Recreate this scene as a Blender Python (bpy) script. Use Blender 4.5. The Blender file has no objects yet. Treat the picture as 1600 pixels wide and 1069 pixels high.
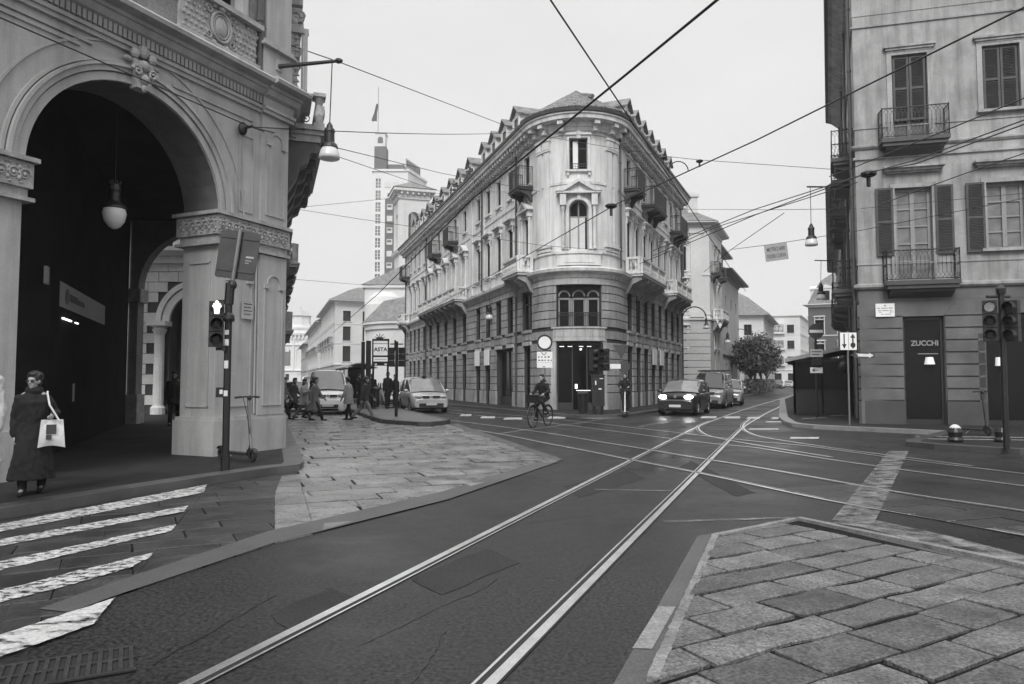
import bpy, bmesh, math, random
from math import sin, cos, pi, radians, sqrt, atan2
from mathutils import Vector as V, Matrix
random.seed(7)
SC = bpy.context.scene
COL = SC.collection

# ------------------------------------------------------------------ camera
CAM_H = 1.58
PITCH = math.atan(59.5 / 1120)
cam = bpy.data.cameras.new('camera')
cam.sensor_width = 36.0
cam.lens = 25.2
cam.clip_start = 0.05
cam.clip_end = 3000
cam_ob = bpy.data.objects.new('camera', cam)
COL.objects.link(cam_ob)
cam_ob.location = (0, 0, CAM_H)
cam_ob.rotation_euler = (pi / 2 + PITCH, 0, 0)
SC.camera = cam_ob

# ------------------------------------------------------------------ sky, sun, exposure
SUN_EL, SUN_AZ = radians(42), radians(190)
world = bpy.data.worlds.new('World')
SC.world = world
world.use_nodes = True
wn, wl = world.node_tree.nodes, world.node_tree.links
wn.clear()
sky = wn.new('ShaderNodeTexSky')
sky.sky_type = 'NISHITA'
sky.sun_disc = False
sky.sun_elevation = SUN_EL
sky.sun_rotation = SUN_AZ
sky.air_density, sky.dust_density, sky.ozone_density = 1.0, 4.0, 1.0
bw = wn.new('ShaderNodeHueSaturation')
bw.inputs['Saturation'].default_value = 0.0
wl.new(sky.outputs[0], bw.inputs['Color'])
tc = wn.new('ShaderNodeTexCoord')
sep = wn.new('ShaderNodeSeparateXYZ')
wl.new(tc.outputs['Generated'], sep.inputs[0])
ramp = wn.new('ShaderNodeValToRGB')          # overcast cloud: brighter towards the zenith
ramp.color_ramp.elements[0].position = 0.0
ramp.color_ramp.elements[0].color = (7.9, 7.9, 7.9, 1)
ramp.color_ramp.elements[1].position = 0.9
ramp.color_ramp.elements[1].color = (20, 20, 20, 1)
e = ramp.color_ramp.elements.new(0.5)
e.color = (7.6, 7.6, 7.6, 1)
wl.new(sep.outputs[2], ramp.inputs[0])
cl = wn.new('ShaderNodeTexNoise')            # soft cloud structure
cl.inputs['Scale'].default_value = 2.2
cl.inputs['Detail'].default_value = 4
mp = wn.new('ShaderNodeMapping')
mp.inputs['Scale'].default_value = (1, 1, 2.5)
wl.new(tc.outputs['Generated'], mp.inputs[0])
wl.new(mp.outputs[0], cl.inputs['Vector'])
cr = wn.new('ShaderNodeMapRange')
cr.inputs[1].default_value, cr.inputs[2].default_value = 0.3, 0.7
cr.inputs[3].default_value, cr.inputs[4].default_value = 0.93, 1.06
wl.new(cl.outputs['Fac'], cr.inputs[0])
mul = wn.new('ShaderNodeMixRGB')
mul.blend_type = 'MULTIPLY'
mul.inputs[0].default_value = 1
wl.new(ramp.outputs[0], mul.inputs[1])
wl.new(cr.outputs[0], mul.inputs[2])
mx = wn.new('ShaderNodeMixRGB')
mx.inputs[0].default_value = 0.88
wl.new(bw.outputs[0], mx.inputs[1])
wl.new(mul.outputs[0], mx.inputs[2])
bg = wn.new('ShaderNodeBackground')
bg.inputs['Strength'].default_value = 0.09
wl.new(mx.outputs[0], bg.inputs['Color'])
wo = wn.new('ShaderNodeOutputWorld')
wl.new(bg.outputs[0], wo.inputs[0])

sun = bpy.data.lights.new('sun', 'SUN')
sun.energy = 1.9
sun.angle = radians(22)
sun.color = (1, 0.995, 0.985)
sun_ob = bpy.data.objects.new('sun', sun)
COL.objects.link(sun_ob)
_sd = V((sin(SUN_AZ) * cos(SUN_EL), cos(SUN_AZ) * cos(SUN_EL), sin(SUN_EL)))
sun_ob.rotation_euler = (-_sd).to_track_quat('-Z', 'Y').to_euler()
sun_ob.location = _sd * 60
SC.view_settings.view_transform = 'Standard'
SC.view_settings.look = 'None'
SC.view_settings.exposure = 0.38
SC.view_settings.gamma = 1.0
SC.render.film_transparent = False
SC.cycles.max_bounces = 6
SC.cycles.diffuse_bounces = 3
SC.cycles.glossy_bounces = 3

# ------------------------------------------------------------------ helpers
_F = 1120.0
def _ray(x, y):
    a, b = (x - 800) / _F, -(y - 534.5) / _F
    c, s = cos(PITCH), sin(PITCH)
    return a, c - b * s, s + b * c
def G(x, y, z=0.0):
    a, b, d = _ray(x, y)
    t = (z - CAM_H) / d
    return V((a * t, b * t, z))
def D(x, y, Y):
    a, b, d = _ray(x, y)
    t = Y / b
    return V((a * t, Y, CAM_H + d * t))

WM = {}                                        # world matrices of everything linked so far
I4 = Matrix.Identity(4)
def put(o, parent=None, world=None):
    COL.objects.link(o)
    if parent is not None:
        o.parent = parent
        if world is None:
            world = WM[parent.name]
        o.matrix_basis = WM[parent.name].inverted() @ world
    else:
        world = I4 if world is None else world
        o.matrix_basis = world
    WM[o.name] = world.copy()
    return o
def tag(o, label=None, cat=None, group=None, kind=None):
    if label: o['label'] = label
    if cat: o['category'] = cat
    if group: o['group'] = group
    if kind: o['kind'] = kind
    return o
def empty(name, loc=(0, 0, 0), rz=0.0, label=None, cat=None, group=None):
    o = bpy.data.objects.new(name, None)
    o.empty_display_size = 0.2
    put(o, None, Matrix.Translation(V(loc)) @ Matrix.Rotation(rz, 4, 'Z'))
    return tag(o, label, cat, group)
def dup(root, world, label=None, parent=None, group=None):
    """a copy of a thing or part with copies of its parts and sub-parts"""
    def rec(src, par, w):
        c = src.copy()
        put(c, par, w)
        for ch in [k for k in KIDS.get(src.name, [])]:
            rec(ch, c, w @ ch.matrix_basis)
        return c
    r = rec(root, parent, world)
    if label: r['label'] = label
    if group: r['group'] = group
    return r
KIDS = {}
_put0 = put
def put(o, parent=None, world=None):
    _put0(o, parent, world)
    if parent is not None:
        KIDS.setdefault(parent.name, []).append(o)
    return o

def TR(x, y, z=0.0, rz=0.0):
    return Matrix.Translation((x, y, z)) @ Matrix.Rotation(rz, 4, 'Z')

class MB:
    """collects shapes and links them as ONE mesh object"""
    def __init__(s, fn=None):
        s.v, s.f, s.m, s.fn = [], [], None, fn
    def add(s, vs, fs):
        b = len(s.v)
        for p in vs:
            p = V(p)
            if s.m is not None: p = s.m @ p
            if s.fn is not None: p = V(s.fn(p))
            s.v.append(p)
        s.f += [[i + b for i in f] for f in fs]
        return s
    def box(s, x0, x1, y0, y1, z0, z1):
        return s.add([(x0, y0, z0), (x1, y0, z0), (x1, y1, z0), (x0, y1, z0), (x0, y0, z1), (x1, y0, z1), (x1, y1, z1), (x0, y1, z1)],
                     [(0, 3, 2, 1), (4, 5, 6, 7), (0, 1, 5, 4), (1, 2, 6, 5), (2, 3, 7, 6), (3, 0, 4, 7)])
    def cb(s, c, sz):
        return s.box(c[0] - sz[0] / 2, c[0] + sz[0] / 2, c[1] - sz[1] / 2, c[1] + sz[1] / 2, c[2] - sz[2] / 2, c[2] + sz[2] / 2)
    def prism(s, pts, z0, z1, axis='z'):
        n = len(pts)
        def mk(p, h):
            return (p[0], p[1], h) if axis == 'z' else ((p[0], h, p[1]) if axis == 'y' else (h, p[0], p[1]))
        vs = [mk(p, z0) for p in pts] + [mk(p, z1) for p in pts]
        fs = [list(range(n))[::-1], list(range(n, 2 * n))] + [(i, (i + 1) % n, n + (i + 1) % n, n + i) for i in range(n)]
        return s.add(vs, fs)
    def sheet(s, pts):
        return s.add(pts, [list(range(len(pts)))])
    def tube(s, pts, r, n=6, caps=True, closed=False):
        pts = [V(p) for p in pts]
        k = len(pts)
        rr = r if isinstance(r, (list, tuple)) else [r] * k
        vs, fs = [], []
        up = V((0, 0, 1))
        prev = None
        for i, p in enumerate(pts):
            a = pts[i - 1] if (i > 0 or closed) else p
            b = pts[(i + 1) % k] if (i < k - 1 or closed) else p
            t = (b - a)
            if t.length < 1e-9: t = V((0, 0, 1))
            t.normalize()
            if prev is None:
                q = t.cross(up)
                if q.length < 1e-3: q = t.cross(V((1, 0, 0)))
            else:
                q = prev - t * prev.dot(t)
                if q.length < 1e-4: q = t.cross(up)
            q.normalize()
            prev = q
            w = t.cross(q)
            for j in range(n):
                an = 2 * pi * j / n + pi / n
                vs.append(p + (q * cos(an) + w * sin(an)) * rr[i])
        last = k if closed else k - 1
        for i in range(last):
            i2 = (i + 1) % k
            for j in range(n):
                j2 = (j + 1) % n
                fs.append((i * n + j, i * n + j2, i2 * n + j2, i2 * n + j))
        if caps and not closed:
            fs.append(list(range(n))[::-1])
            fs.append([(k - 1) * n + j for j in range(n)])
        return s.add(vs, fs)
    def lathe(s, prof, c=(0, 0, 0), n=16, axis='z', a0=0.0, a1=2 * pi):
        full = abs(a1 - a0 - 2 * pi) < 1e-6
        m = n if full else n + 1
        vs, fs = [], []
        for (r, h) in prof:
            for j in range(m):
                an = a0 + (a1 - a0) * j / n
                x, y = r * cos(an), r * sin(an)
                p = (x, y, h) if axis == 'z' else ((x, h, y) if axis == 'y' else (h, x, y))
                vs.append((p[0] + c[0], p[1] + c[1], p[2] + c[2]))
        for i in range(len(prof) - 1):
            for j in range(n):
                j2 = (j + 1) % m
                if j2 == 0 and not full: continue
                fs.append((i * m + j, i * m + j2, (i + 1) * m + j2, (i + 1) * m + j))
        return s.add(vs, fs)
    def ell(s, c, r, n=10, k=7):
        prof = [(sin(pi * i / k), -cos(pi * i / k)) for i in range(k + 1)]
        vs, fs = [], []
        for (q, h) in prof:
            for j in range(n):
                an = 2 * pi * j / n
                vs.append((c[0] + r[0] * q * cos(an), c[1] + r[1] * q * sin(an), c[2] + r[2] * h))
        for i in range(k):
            for j in range(n):
                j2 = (j + 1) % n
                fs.append((i * n + j, i * n + j2, (i + 1) * n + j2, (i + 1) * n + j))
        return s.add(vs, fs)
    def mesh(s, name, mat=None, smooth=False):
        me = bpy.data.meshes.new(name)
        me.from_pydata([tuple(p) for p in s.v], [], s.f)
        if mat is not None: me.materials.append(mat)
        if smooth:
            me.polygons.foreach_set('use_smooth', [True] * len(me.polygons))
        me.update()
        return me
    def build(s, name, mat, parent=None, smooth=False, world=None):
        """world=I4: the vertices are world coordinates; world=None: the parent's own"""
        if not s.f: return None
        return put(bpy.data.objects.new(name, s.mesh(name, mat, smooth)), parent, world)
def inst(me, name, parent=None, world=None):
    return put(bpy.data.objects.new(name, me), parent, world)

def text_mb(mb, txt, size, M, depth=0.004, align='CENTER', bold=0.0, sx=1.0):
    """adds lettering to a mesh: x along the line, y up, z out, placed by M"""
    cu = bpy.data.curves.new('t', 'FONT')
    cu.body = txt
    cu.size = size
    cu.align_x = align
    cu.align_y = 'CENTER'
    cu.extrude = depth
    cu.offset = bold
    cu.resolution_u = 3
    ob = bpy.data.objects.new('t', cu)
    COL.objects.link(ob)
    me = bpy.data.meshes.new_from_object(ob.evaluated_get(bpy.context.evaluated_depsgraph_get()))
    vs = [M @ V((p.co[0] * sx, p.co[1], p.co[2])) for p in me.vertices]
    mb.add(vs, [list(p.vertices) for p in me.polygons])
    bpy.data.objects.remove(ob)
    bpy.data.meshes.remove(me)
    bpy.data.curves.remove(cu)

# ------------------------------------------------------------------ materials (a black-and-white world: greys)
MATS = {}
def mat(name, g, rough=0.75, var=0.25, scale=1.2, fine=0.12, fscale=45.0, bump=0.15, bscale=None, metal=0.0, spec=0.5, streak=0.0, rvar=0.0, emit=0.0, coat=0.0):
    m = bpy.data.materials.new(name)
    m.use_nodes = True
    n, l = m.node_tree.nodes, m.node_tree.links
    b = n['Principled BSDF']
    b.inputs['Metallic'].default_value = metal
    b.inputs['Roughness'].default_value = rough
    b.inputs['Specular IOR Level'].default_value = spec
    if coat: b.inputs['Coat Weight'].default_value = coat
    tc = n.new('ShaderNodeTexCoord')
    def noise(sc, det=5, vec=None):
        t = n.new('ShaderNodeTexNoise')
        t.inputs['Scale'].default_value = sc
        t.inputs['Detail'].default_value = det
        t.inputs['Roughness'].default_value = 0.62
        l.new(vec if vec is not None else tc.outputs['Object'], t.inputs['Vector'])
        return t.outputs['Fac']
    def rng(src, lo, hi, a=0.3, c=0.7):
        r = n.new('ShaderNodeMapRange')
        r.inputs[1].default_value, r.inputs[2].default_value = a, c
        r.inputs[3].default_value, r.inputs[4].default_value = lo, hi
        l.new(src, r.inputs[0])
        return r.outputs[0]
    def mulm(a, c):
        r = n.new('ShaderNodeMath'); r.operation = 'MULTIPLY'
        l.new(a, r.inputs[0]); l.new(c, r.inputs[1])
        return r.outputs[0]
    big = noise(scale)
    f = rng(big, g * (1 - var), g * (1 + var))
    if fine:
        f = mulm(f, rng(noise(fscale, 3), 1 - fine, 1 + fine))
    if streak:
        mpn = n.new('ShaderNodeMapping')
        mpn.inputs['Scale'].default_value = (2.6, 2.6, 0.22)
        l.new(tc.outputs['Object'], mpn.inputs[0])
        f = mulm(f, rng(noise(1.6, 6, mpn.outputs[0]), 1 - streak, 1.06, 0.36, 0.56))
    cc = n.new('ShaderNodeCombineColor')
    for i in range(3): l.new(f, cc.inputs[i])
    l.new(cc.outputs[0], b.inputs['Base Color'])
    if rvar:
        l.new(rng(big, max(0.03, rough - rvar), min(1, rough + rvar)), b.inputs['Roughness'])
    if bump:
        bp = n.new('ShaderNodeBump')
        bp.inputs['Strength'].default_value = bump
        bp.inputs['Distance'].default_value = 0.02
        l.new(noise(bscale or fscale, 4), bp.inputs['Height'])
        l.new(bp.outputs[0], b.inputs['Normal'])
    if emit:
        b.inputs['Emission Color'].default_value = (1, 1, 1, 1)
        b.inputs['Emission Strength'].default_value = emit
    MATS[name] = m
    return m

M_asphalt = mat('wet asphalt', 0.020, 0.46, 0.38, 0.5, 1.1, 34, 0.1, 90, rvar=0.2, spec=0.27)
M_asphalt2 = mat('asphalt strip', 0.075, 0.55, 0.25, 0.8, 0.35, 60, 0.4, 90)
M_joint = mat('paving joint', 0.012, 0.9, 0.3, 2, 0.3, 50, 0.3, spec=0.08)
M_kerb = mat('kerb stone', 0.07, 0.45, 0.3, 1.4, 0.2, 60, 0.25, rvar=0.1)
M_pavem = mat('pavement asphalt', 0.022, 0.7, 0.35, 0.7, 0.5, 60, 0.25, rvar=0.12, spec=0.2)
M_rail = mat('polished rail steel', 0.88, 0.34, 0.15, 3, 0.1, 60, 0.05, metal=1.0)
M_groove = mat('rail groove', 0.012, 0.7, 0.2, 3, 0.2, 40, 0.1)
M_iron = mat('black painted iron', 0.013, 0.42, 0.3, 3, 0.15, 60, 0.1)
M_steel = mat('grey galvanised steel', 0.22, 0.45, 0.2, 4, 0.1, 60, 0.05, metal=0.6)
M_wire = mat('dark cable', 0.02, 0.6, 0.1, 3, 0.1, 30, 0)
M_plaster = mat('left palace plaster', 0.33, 0.85, 0.18, 0.6, 0.10, 50, 0.18, streak=0.16)
M_plasterd = mat('left palace brickwork panels', 0.17, 0.85, 0.25, 1.2, 0.25, 24, 0.3)
M_carve = mat('carved stone', 0.30, 0.75, 0.3, 4, 0.2, 30, 0.3)
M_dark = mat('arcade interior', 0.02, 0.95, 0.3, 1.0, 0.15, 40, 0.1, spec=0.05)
M_shopglass = mat('dim shop glass', 0.012, 0.12, 0.2, 0.8, 0, 10, 0, spec=0.15)
M_main = mat('pale stucco', 0.62, 0.8, 0.13, 0.5, 0.08, 40, 0.15, streak=0.20)
M_rust = mat('rusticated stone', 0.29, 0.85, 0.32, 0.8, 0.28, 30, 0.4, streak=0.25)
M_rustback = mat('stone joint', 0.045, 0.85, 0.25, 1, 0.2, 30, 0.2)
M_orn = mat('stucco ornament', 0.58, 0.8, 0.2, 1.2, 0.12, 40, 0.15, streak=0.22)
M_tile = mat('clay roof tiles', 0.16, 0.8, 0.4, 2.5, 0.35, 20, 0.3)
M_gutter = mat('lead gutter', 0.06, 0.5, 0.2, 2, 0.1, 40, 0.1)
M_glass = mat('dark window glass', 0.006, 0.1, 0.4, 0.8, 0, 10, 0, spec=0.14)
M_glassc = mat('window glass over curtain', 0.16, 0.12, 0.4, 1.5, 0.1, 10, 0, spec=0.6)
M_frame = mat('dark wood casement', 0.03, 0.55, 0.2, 3, 0.1, 40, 0.05)
M_framel = mat('pale wood casement', 0.23, 0.6, 0.15, 3, 0.1, 40, 0.05)
M_shutter = mat('dark louvred shutter', 0.05, 0.6, 0.3, 2, 0.1, 40, 0.1)
M_right = mat('right house plaster', 0.30, 0.85, 0.26, 1.1, 0.18, 50, 0.25, streak=0.28)
M_rightlo = mat('right house rendered base', 0.11, 0.8, 0.35, 0.9, 0.15, 50, 0.2)
M_plinth = mat('dark stone plinth', 0.05, 0.5, 0.25, 1.5, 0.2, 50, 0.2)
M_white = mat('road paint', 0.62, 0.6, 0.2, 3, 0.3, 60, 0.2)
M_sign = mat('white sign sheet', 0.75, 0.4, 0.06, 2, 0, 10, 0)
M_signk = mat('black sign print', 0.02, 0.45, 0.1, 2, 0, 10, 0)
M_signg = mat('dark sign face', 0.05, 0.45, 0.15, 2, 0, 10, 0)
M_signback = mat('grey sign back', 0.055, 0.45, 0.25, 2, 0.1, 30, 0.03, metal=0.2)
M_fardark = mat('brickwork far', 0.10, 0.85, 0.15, 0.3, 0.15, 12, 0)
M_farpale = mat('pale far stucco', 0.60, 0.85, 0.12, 0.2, 0.08, 8, 0)
M_farmid = mat('grey far stucco', 0.38, 0.85, 0.15, 0.2, 0.1, 8, 0)
M_white_e = mat('lit lamp', 0.8, 0.5, 0, 1, 0, 1, 0, emit=1.1)
M_opal = mat('opal glass', 0.6, 0.25, 0.06, 2, 0, 10, 0)
# ------------------------------------------------------------------ slab and wet-stone materials
def slab_mat(name, g, rough, rv, spread, bump=0.35, fscale=55):
    m = mat(name, g, rough, 0.45, 2.2, 0.7, fscale, bump, 45, rvar=rv, spec=0.4)
    n, l = m.node_tree.nodes, m.node_tree.links
    b = n['Principled BSDF']
    src = b.inputs['Base Color'].links[0].from_socket
    at = n.new('ShaderNodeAttribute'); at.attribute_name = 'tone'
    r = n.new('ShaderNodeMapRange')
    r.inputs[3].default_value, r.inputs[4].default_value = 1 - spread, 1 + spread
    l.new(at.outputs['Fac'], r.inputs[0])
    mm = n.new('ShaderNodeMixRGB'); mm.blend_type = 'MULTIPLY'; mm.inputs[0].default_value = 1
    l.new(src, mm.inputs[1]); l.new(r.outputs[0], mm.inputs[2])
    l.new(mm.outputs[0], b.inputs['Base Color'])
    return m
M_slabA = slab_mat('wet luserna slabs', 0.145, 0.32, 0.17, 0.28)
M_slabB = slab_mat('dark wet slabs', 0.032, 0.5, 0.12, 0.35)
M_slabI = slab_mat('granite slabs', 0.095, 0.5, 0.2, 0.38, 0.7, 48)
def worn(name, g, lo, hi, sc=6.0, stretch=(1, 1, 1), rz=0.0):
    m = mat(name, g, 0.5, 0.2, 3, 0.3, 60, 0.2)
    n, l = m.node_tree.nodes, m.node_tree.links
    b, o = n['Principled BSDF'], n['Material Output']
    tc = n.new('ShaderNodeTexCoord'); mpn = n.new('ShaderNodeMapping')
    mpn.inputs['Scale'].default_value = stretch
    mpn.inputs['Rotation'].default_value = (0, 0, rz)
    l.new(tc.outputs['Object'], mpn.inputs[0])
    t = n.new('ShaderNodeTexNoise'); t.inputs['Scale'].default_value = sc; t.inputs['Detail'].default_value = 8
    t.inputs['Roughness'].default_value = 0.72
    l.new(mpn.outputs[0], t.inputs['Vector'])
    r = n.new('ShaderNodeMapRange'); r.inputs[1].default_value, r.inputs[2].default_value = lo, hi
    l.new(t.outputs['Fac'], r.inputs[0])
    tr = n.new('ShaderNodeBsdfTransparent'); mxs = n.new('ShaderNodeMixShader')
    l.new(r.outputs[0], mxs.inputs[0]); l.new(tr.outputs[0], mxs.inputs[1]); l.new(b.outputs[0], mxs.inputs[2])
    l.new(mxs.outputs[0], o.inputs[0])
    return m
M_zebra = worn('worn zebra paint', 0.5, 0.41, 0.53, 13.0, (1, 1.5, 1), radians(-65))
M_faded = worn('faded road paint', 0.22, 0.38, 0.66, 3.5)
M_dash = worn('dash paint', 0.42, 0.36, 0.46, 7.0)

def poly_clip(subj, clip):
    """convex clip (counter-clockwise)"""
    out = subj
    for i in range(len(clip)):
        a, b = clip[i], clip[(i + 1) % len(clip)]
        inp, out = out, []
        def side(p): return (b[0] - a[0]) * (p[1] - a[1]) - (b[1] - a[1]) * (p[0] - a[0])
        for j in range(len(inp)):
            p, q = inp[j - 1], inp[j]
            sp, sq = side(p), side(q)
            if (sp >= 0) != (sq >= 0):
                t = sp / (sp - sq)
                out.append((p[0] + (q[0] - p[0]) * t, p[1] + (q[1] - p[1]) * t))
            if sq >= 0: out.append(q)
        if not out: return []
    return out
def area(p):
    return sum(p[i - 1][0] * p[i][1] - p[i][0] * p[i - 1][1] for i in range(len(p))) / 2
def slab_field(polys, org, ang, roww, lmin, lmax, z, gap, jitter=0.004, chip=0.0):
    """slabs in courses clipped to convex polygons; returns verts, faces, tones"""
    vs, fs, tones = [], [], []
    ca, sa = cos(ang), sin(ang)
    polys = [p if area(p) > 0 else p[::-1] for p in polys]
    allp = [((x - org[0]) * ca + (y - org[1]) * sa, -(x - org[0]) * sa + (y - org[1]) * ca) for p in polys for (x, y) in p]
    u0, u1 = min(p[0] for p in allp), max(p[0] for p in allp)
    v0, v1 = min(p[1] for p in allp), max(p[1] for p in allp)
    v = v0
    while v < v1:
        w = roww * random.uniform(0.85, 1.18)
        u = u0 - random.uniform(0, lmax)
        while u < u1:
            ln = random.uniform(lmin, lmax)
            g = gap * random.uniform(0.3, 1.8); g2 = gap * random.uniform(0.8, 2.0)
            def jit(): return random.uniform(-chip, chip)
            q = [(u + g + jit(), v + g2 + jit()), (u + ln / 2, v + g2 + jit()), (u + ln - g + jit(), v + g2 + jit()), (u + ln - g + jit(), v + w - g2 + jit()), (u + ln / 2, v + w - g2 + jit()), (u + g + jit(), v + w - g2 + jit())]
            q = [(org[0] + a * ca - b * sa, org[1] + a * sa + b * ca) for a, b in q]
            tone = random.random()
            zc = z + random.uniform(-jitter, jitter)
            tx, ty = random.uniform(-0.006, 0.006), random.uniform(-0.006, 0.006)
            for P in polys:
                c = poly_clip(q, P)
                if len(c) < 3 or abs(area(c)) < 0.004: continue
                mx_, my_ = sum(p[0] for p in c) / len(c), sum(p[1] for p in c) / len(c)
                n = len(c); b = len(vs)
                for (x, y) in c: vs.append((x, y, z - 0.035))
                for (x, y) in c: vs.append((x, y, zc - 0.006 + (x - mx_) * tx + (y - my_) * ty))
                for (x, y) in c:
                    dx, dy = mx_ - x, my_ - y
                    d = sqrt(dx * dx + dy * dy) or 1
                    k = min(0.012, d * 0.3) / d
                    vs.append((x + dx * k, y + dy * k, zc + (x - mx_) * tx + (y - my_) * ty))
                for i in range(n):
                    j = (i + 1) % n
                    fs.append((b + i, b + j, b + n + j, b + n + i)); fs.append((b + n + i, b + n + j, b + 2 * n + j, b + 2 * n + i))
                    tones += [tone, tone]
                fs.append([b + 2 * n + i for i in range(n)]); tones.append(tone)
            u += ln
        v += w
    return vs, fs, tones
def slabs(name, data, m):
    vs, fs, tones = data
    me = bpy.data.meshes.new(name)
    me.from_pydata(vs, [], fs)
    at = me.attributes.new('tone', 'FLOAT', 'FACE')
    at.data.foreach_set('value', tones)
    me.materials.append(m)
    return tag(put(bpy.data.objects.new(name, me)), kind='structure')
def flat(name, polys, z, m, kind='structure'):
    mb = MB()
    for p in polys: mb.sheet([(q[0], q[1], z) for q in p])
    return tag(mb.build(name, m), kind=kind)
def gp(*pts): return [tuple(G(*p)[:2]) for p in pts]

mb = MB(); mb.sheet([(-900, -60, 0), (900, -60, 0), (900, 1500, 0), (-900, 1500, 0)])
tag(mb.build('road', M_asphalt), kind='structure')

# wet stone forecourt in front of the arcade
A_near = gp((470, 745), (490, 832), (432, 852), (872, 720))
A1 = gp((465, 740), (492, 834), (870, 722), (700, 664), (447, 656))
flat('stone_bed', [A1, gp((430, 770), (428, 850), (492, 834), (465, 740)), [(-9.3, 29.2), (-2.1, 25.1), (-12, 60), (-22, 60)]], 0.003, M_joint)
slabs('stone_paving', slab_field([A1], (-3, 12), radians(21), 0.5, 0.6, 1.4, 0.014, 0.012, 0.009, 0.018), M_slabA)
slabs('stone_paving', slab_field([gp((466, 742), (492, 835), (429, 850), (429, 772), (440, 745))], (-2.6, 9), radians(104), 1.05, 0.55, 0.95, 0.012, 0.011, 0.004, 0.008), M_slabA)
slabs('stone_paving', slab_field([[(-9.2, 29.2), (-2.15, 25.1), (-12, 55), (-19, 55)]], (-3, 26), radians(21), 0.8, 0.9, 1.8, 0.012, 0.012, 0.003, 0.008), M_slabA)
ZB = [G(325, 760), G(465, 738), G(429, 772), G(428, 851), G(190, 930), G(0, 1000), G(-250, 1080), G(-250, 860)]
ZB = [(p.x, p.y) for p in ZB]
flat('stone_bed', [ZB], 0.002, M_joint)
zb1 = [ZB[0], ZB[2], ZB[3], ZB[4]]
zb2 = [ZB[0], ZB[4], ZB[5], ZB[6], ZB[7]]
slabs('stone_paving', slab_field([zb1, zb2, [ZB[0], ZB[1], ZB[2]]], (-3, 9), radians(28), 0.42, 0.7, 1.5, 0.010, 0.005, 0.003, 0.008), M_slabB)
flat('asphalt_strip', [gp((110, 960), (180, 934), (430, 850), (700, 782), (874, 722), (868, 714), (690, 770), (420, 832), (180, 912), (60, 955))], 0.016, M_asphalt2)
flat('asphalt_strip', [gp((700, 664), (868, 722), (880, 719), (716, 663))], 0.015, M_kerb)

def jag(P, step, amp):
    out = []
    for i in range(len(P)):
        a, b_ = V(P[i]), V(P[(i + 1) % len(P)])
        n = max(1, int((b_ - a).length / step)); d_ = (b_ - a).normalized(); w = 0.0
        for k in range(n):
            w = 0.6 * w + random.uniform(-amp, amp)
            p = a.lerp(b_, k / n); out.append((p.x - d_.y * w, p.y + d_.x * w))
    return out
# zebra crossing, worn away on the stones
for q in ([(-260, 872), (0, 822), (324, 759), (317, 772), (0, 834), (-260, 888)], [(-260, 895), (0, 846), (296, 792), (287, 802), (0, 857), (-260, 910)],
          [(-260, 940), (0, 881), (277, 822), (266, 833), (0, 895), (-260, 957)], [(-260, 985), (0, 926), (242, 866), (210, 889), (105, 919), (0, 946), (-260, 1015)]):
    flat('zebra_stripe', [jag(gp(*q), 0.04, 0.012)], 0.021, M_zebra)
M_zebra5 = worn('zebra paint on asphalt', 0.46, 0.38, 0.50, 4.0, (1, 2.5, 1), radians(-60))
flat('zebra_stripe', [jag(gp((-200, 1064), (0, 997), (180, 938), (147, 980), (0, 1032), (-200, 1100)), 0.03, 0.006)], 0.021, M_zebra5)

# granite island in the right foreground
I_in = gp((1020, 1069), (1118, 841), (1247, 814), (1600, 898))
I_poly = [I_in[0], I_in[1], I_in[2], I_in[3], (5.6, 3.6), (1.5, 1.2), (-0.05, 1.2)]
flat('island_bed', [[tuple(G(950, 1085)[:2]), tuple(G(1090, 838)[:2]), tuple(G(1246, 809)[:2]), tuple(G(1610, 892)[:2]), (6.2, 3.4), (1.5, 0.8), (-0.5, 0.8)]], 0.004, M_asphalt2)
_save = random.getstate(); random.seed(11)
slabs('granite_paving', slab_field([I_poly], (1.6, 5), radians(30), 0.335, 0.5, 0.88, 0.030, 0.014, 0.005, 0.020), M_slabI)
random.setstate(_save)
flat('island_joint', [I_poly], 0.008, M_joint)
# mortar kerb along its near and far edges
def ribbon(mb, pts, w0, w1, z, h=None):
    """a strip between lateral offsets w0, w1 of a polyline (right side positive)"""
    L, R = [], []
    for i, p in enumerate(pts):
        a, b = pts[max(0, i - 1)], pts[min(len(pts) - 1, i + 1)]
        d = V((b[0] - a[0], b[1] - a[1])); d.normalize()
        n = V((d.y, -d.x))
        L.append((p[0] + n.x * w0, p[1] + n.y * w0)); R.append((p[0] + n.x * w1, p[1] + n.y * w1))
    for i in range(len(pts) - 1):
        if h is None:
            mb.add([(*L[i], z), (*R[i], z), (*R[i + 1], z), (*L[i + 1], z)], [(0, 1, 2, 3)])
        else:
            mb.add([(*L[i], z), (*R[i], z), (*R[i + 1], z), (*L[i + 1], z), (*L[i], z + h), (*R[i], z + h), (*R[i + 1], z + h), (*L[i + 1], z + h)],
                   [(4, 5, 6, 7), (0, 1, 5, 4), (1, 2, 6, 5), (2, 3, 7, 6), (3, 0, 4, 7)])
def wob(pts, step=0.25, a=0.01):
    out = []
    for i in range(len(pts) - 1):
        p, q = V(pts[i]), V(pts[i + 1])
        n = max(1, int((q - p).length / step))
        for k in range(n):
            r = p.lerp(q, k / n)
            out.append((r.x + random.uniform(-a, a), r.y + random.uniform(-a, a)))
    out.append(tuple(pts[-1]))
    return out
M_mortar = mat('mortar edge', 0.17, 0.7, 0.35, 3, 0.35, 40, 0.5)
mb = MB(); ribbon(mb, wob([I_in[0], I_in[1]], 0.05, 0.006), -0.035, 0.03, 0.004, 0.030)
ribbon(mb, wob([I_in[1], I_in[2]], 0.12, 0.008), -0.05, 0.02, 0.004, 0.030)
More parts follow.
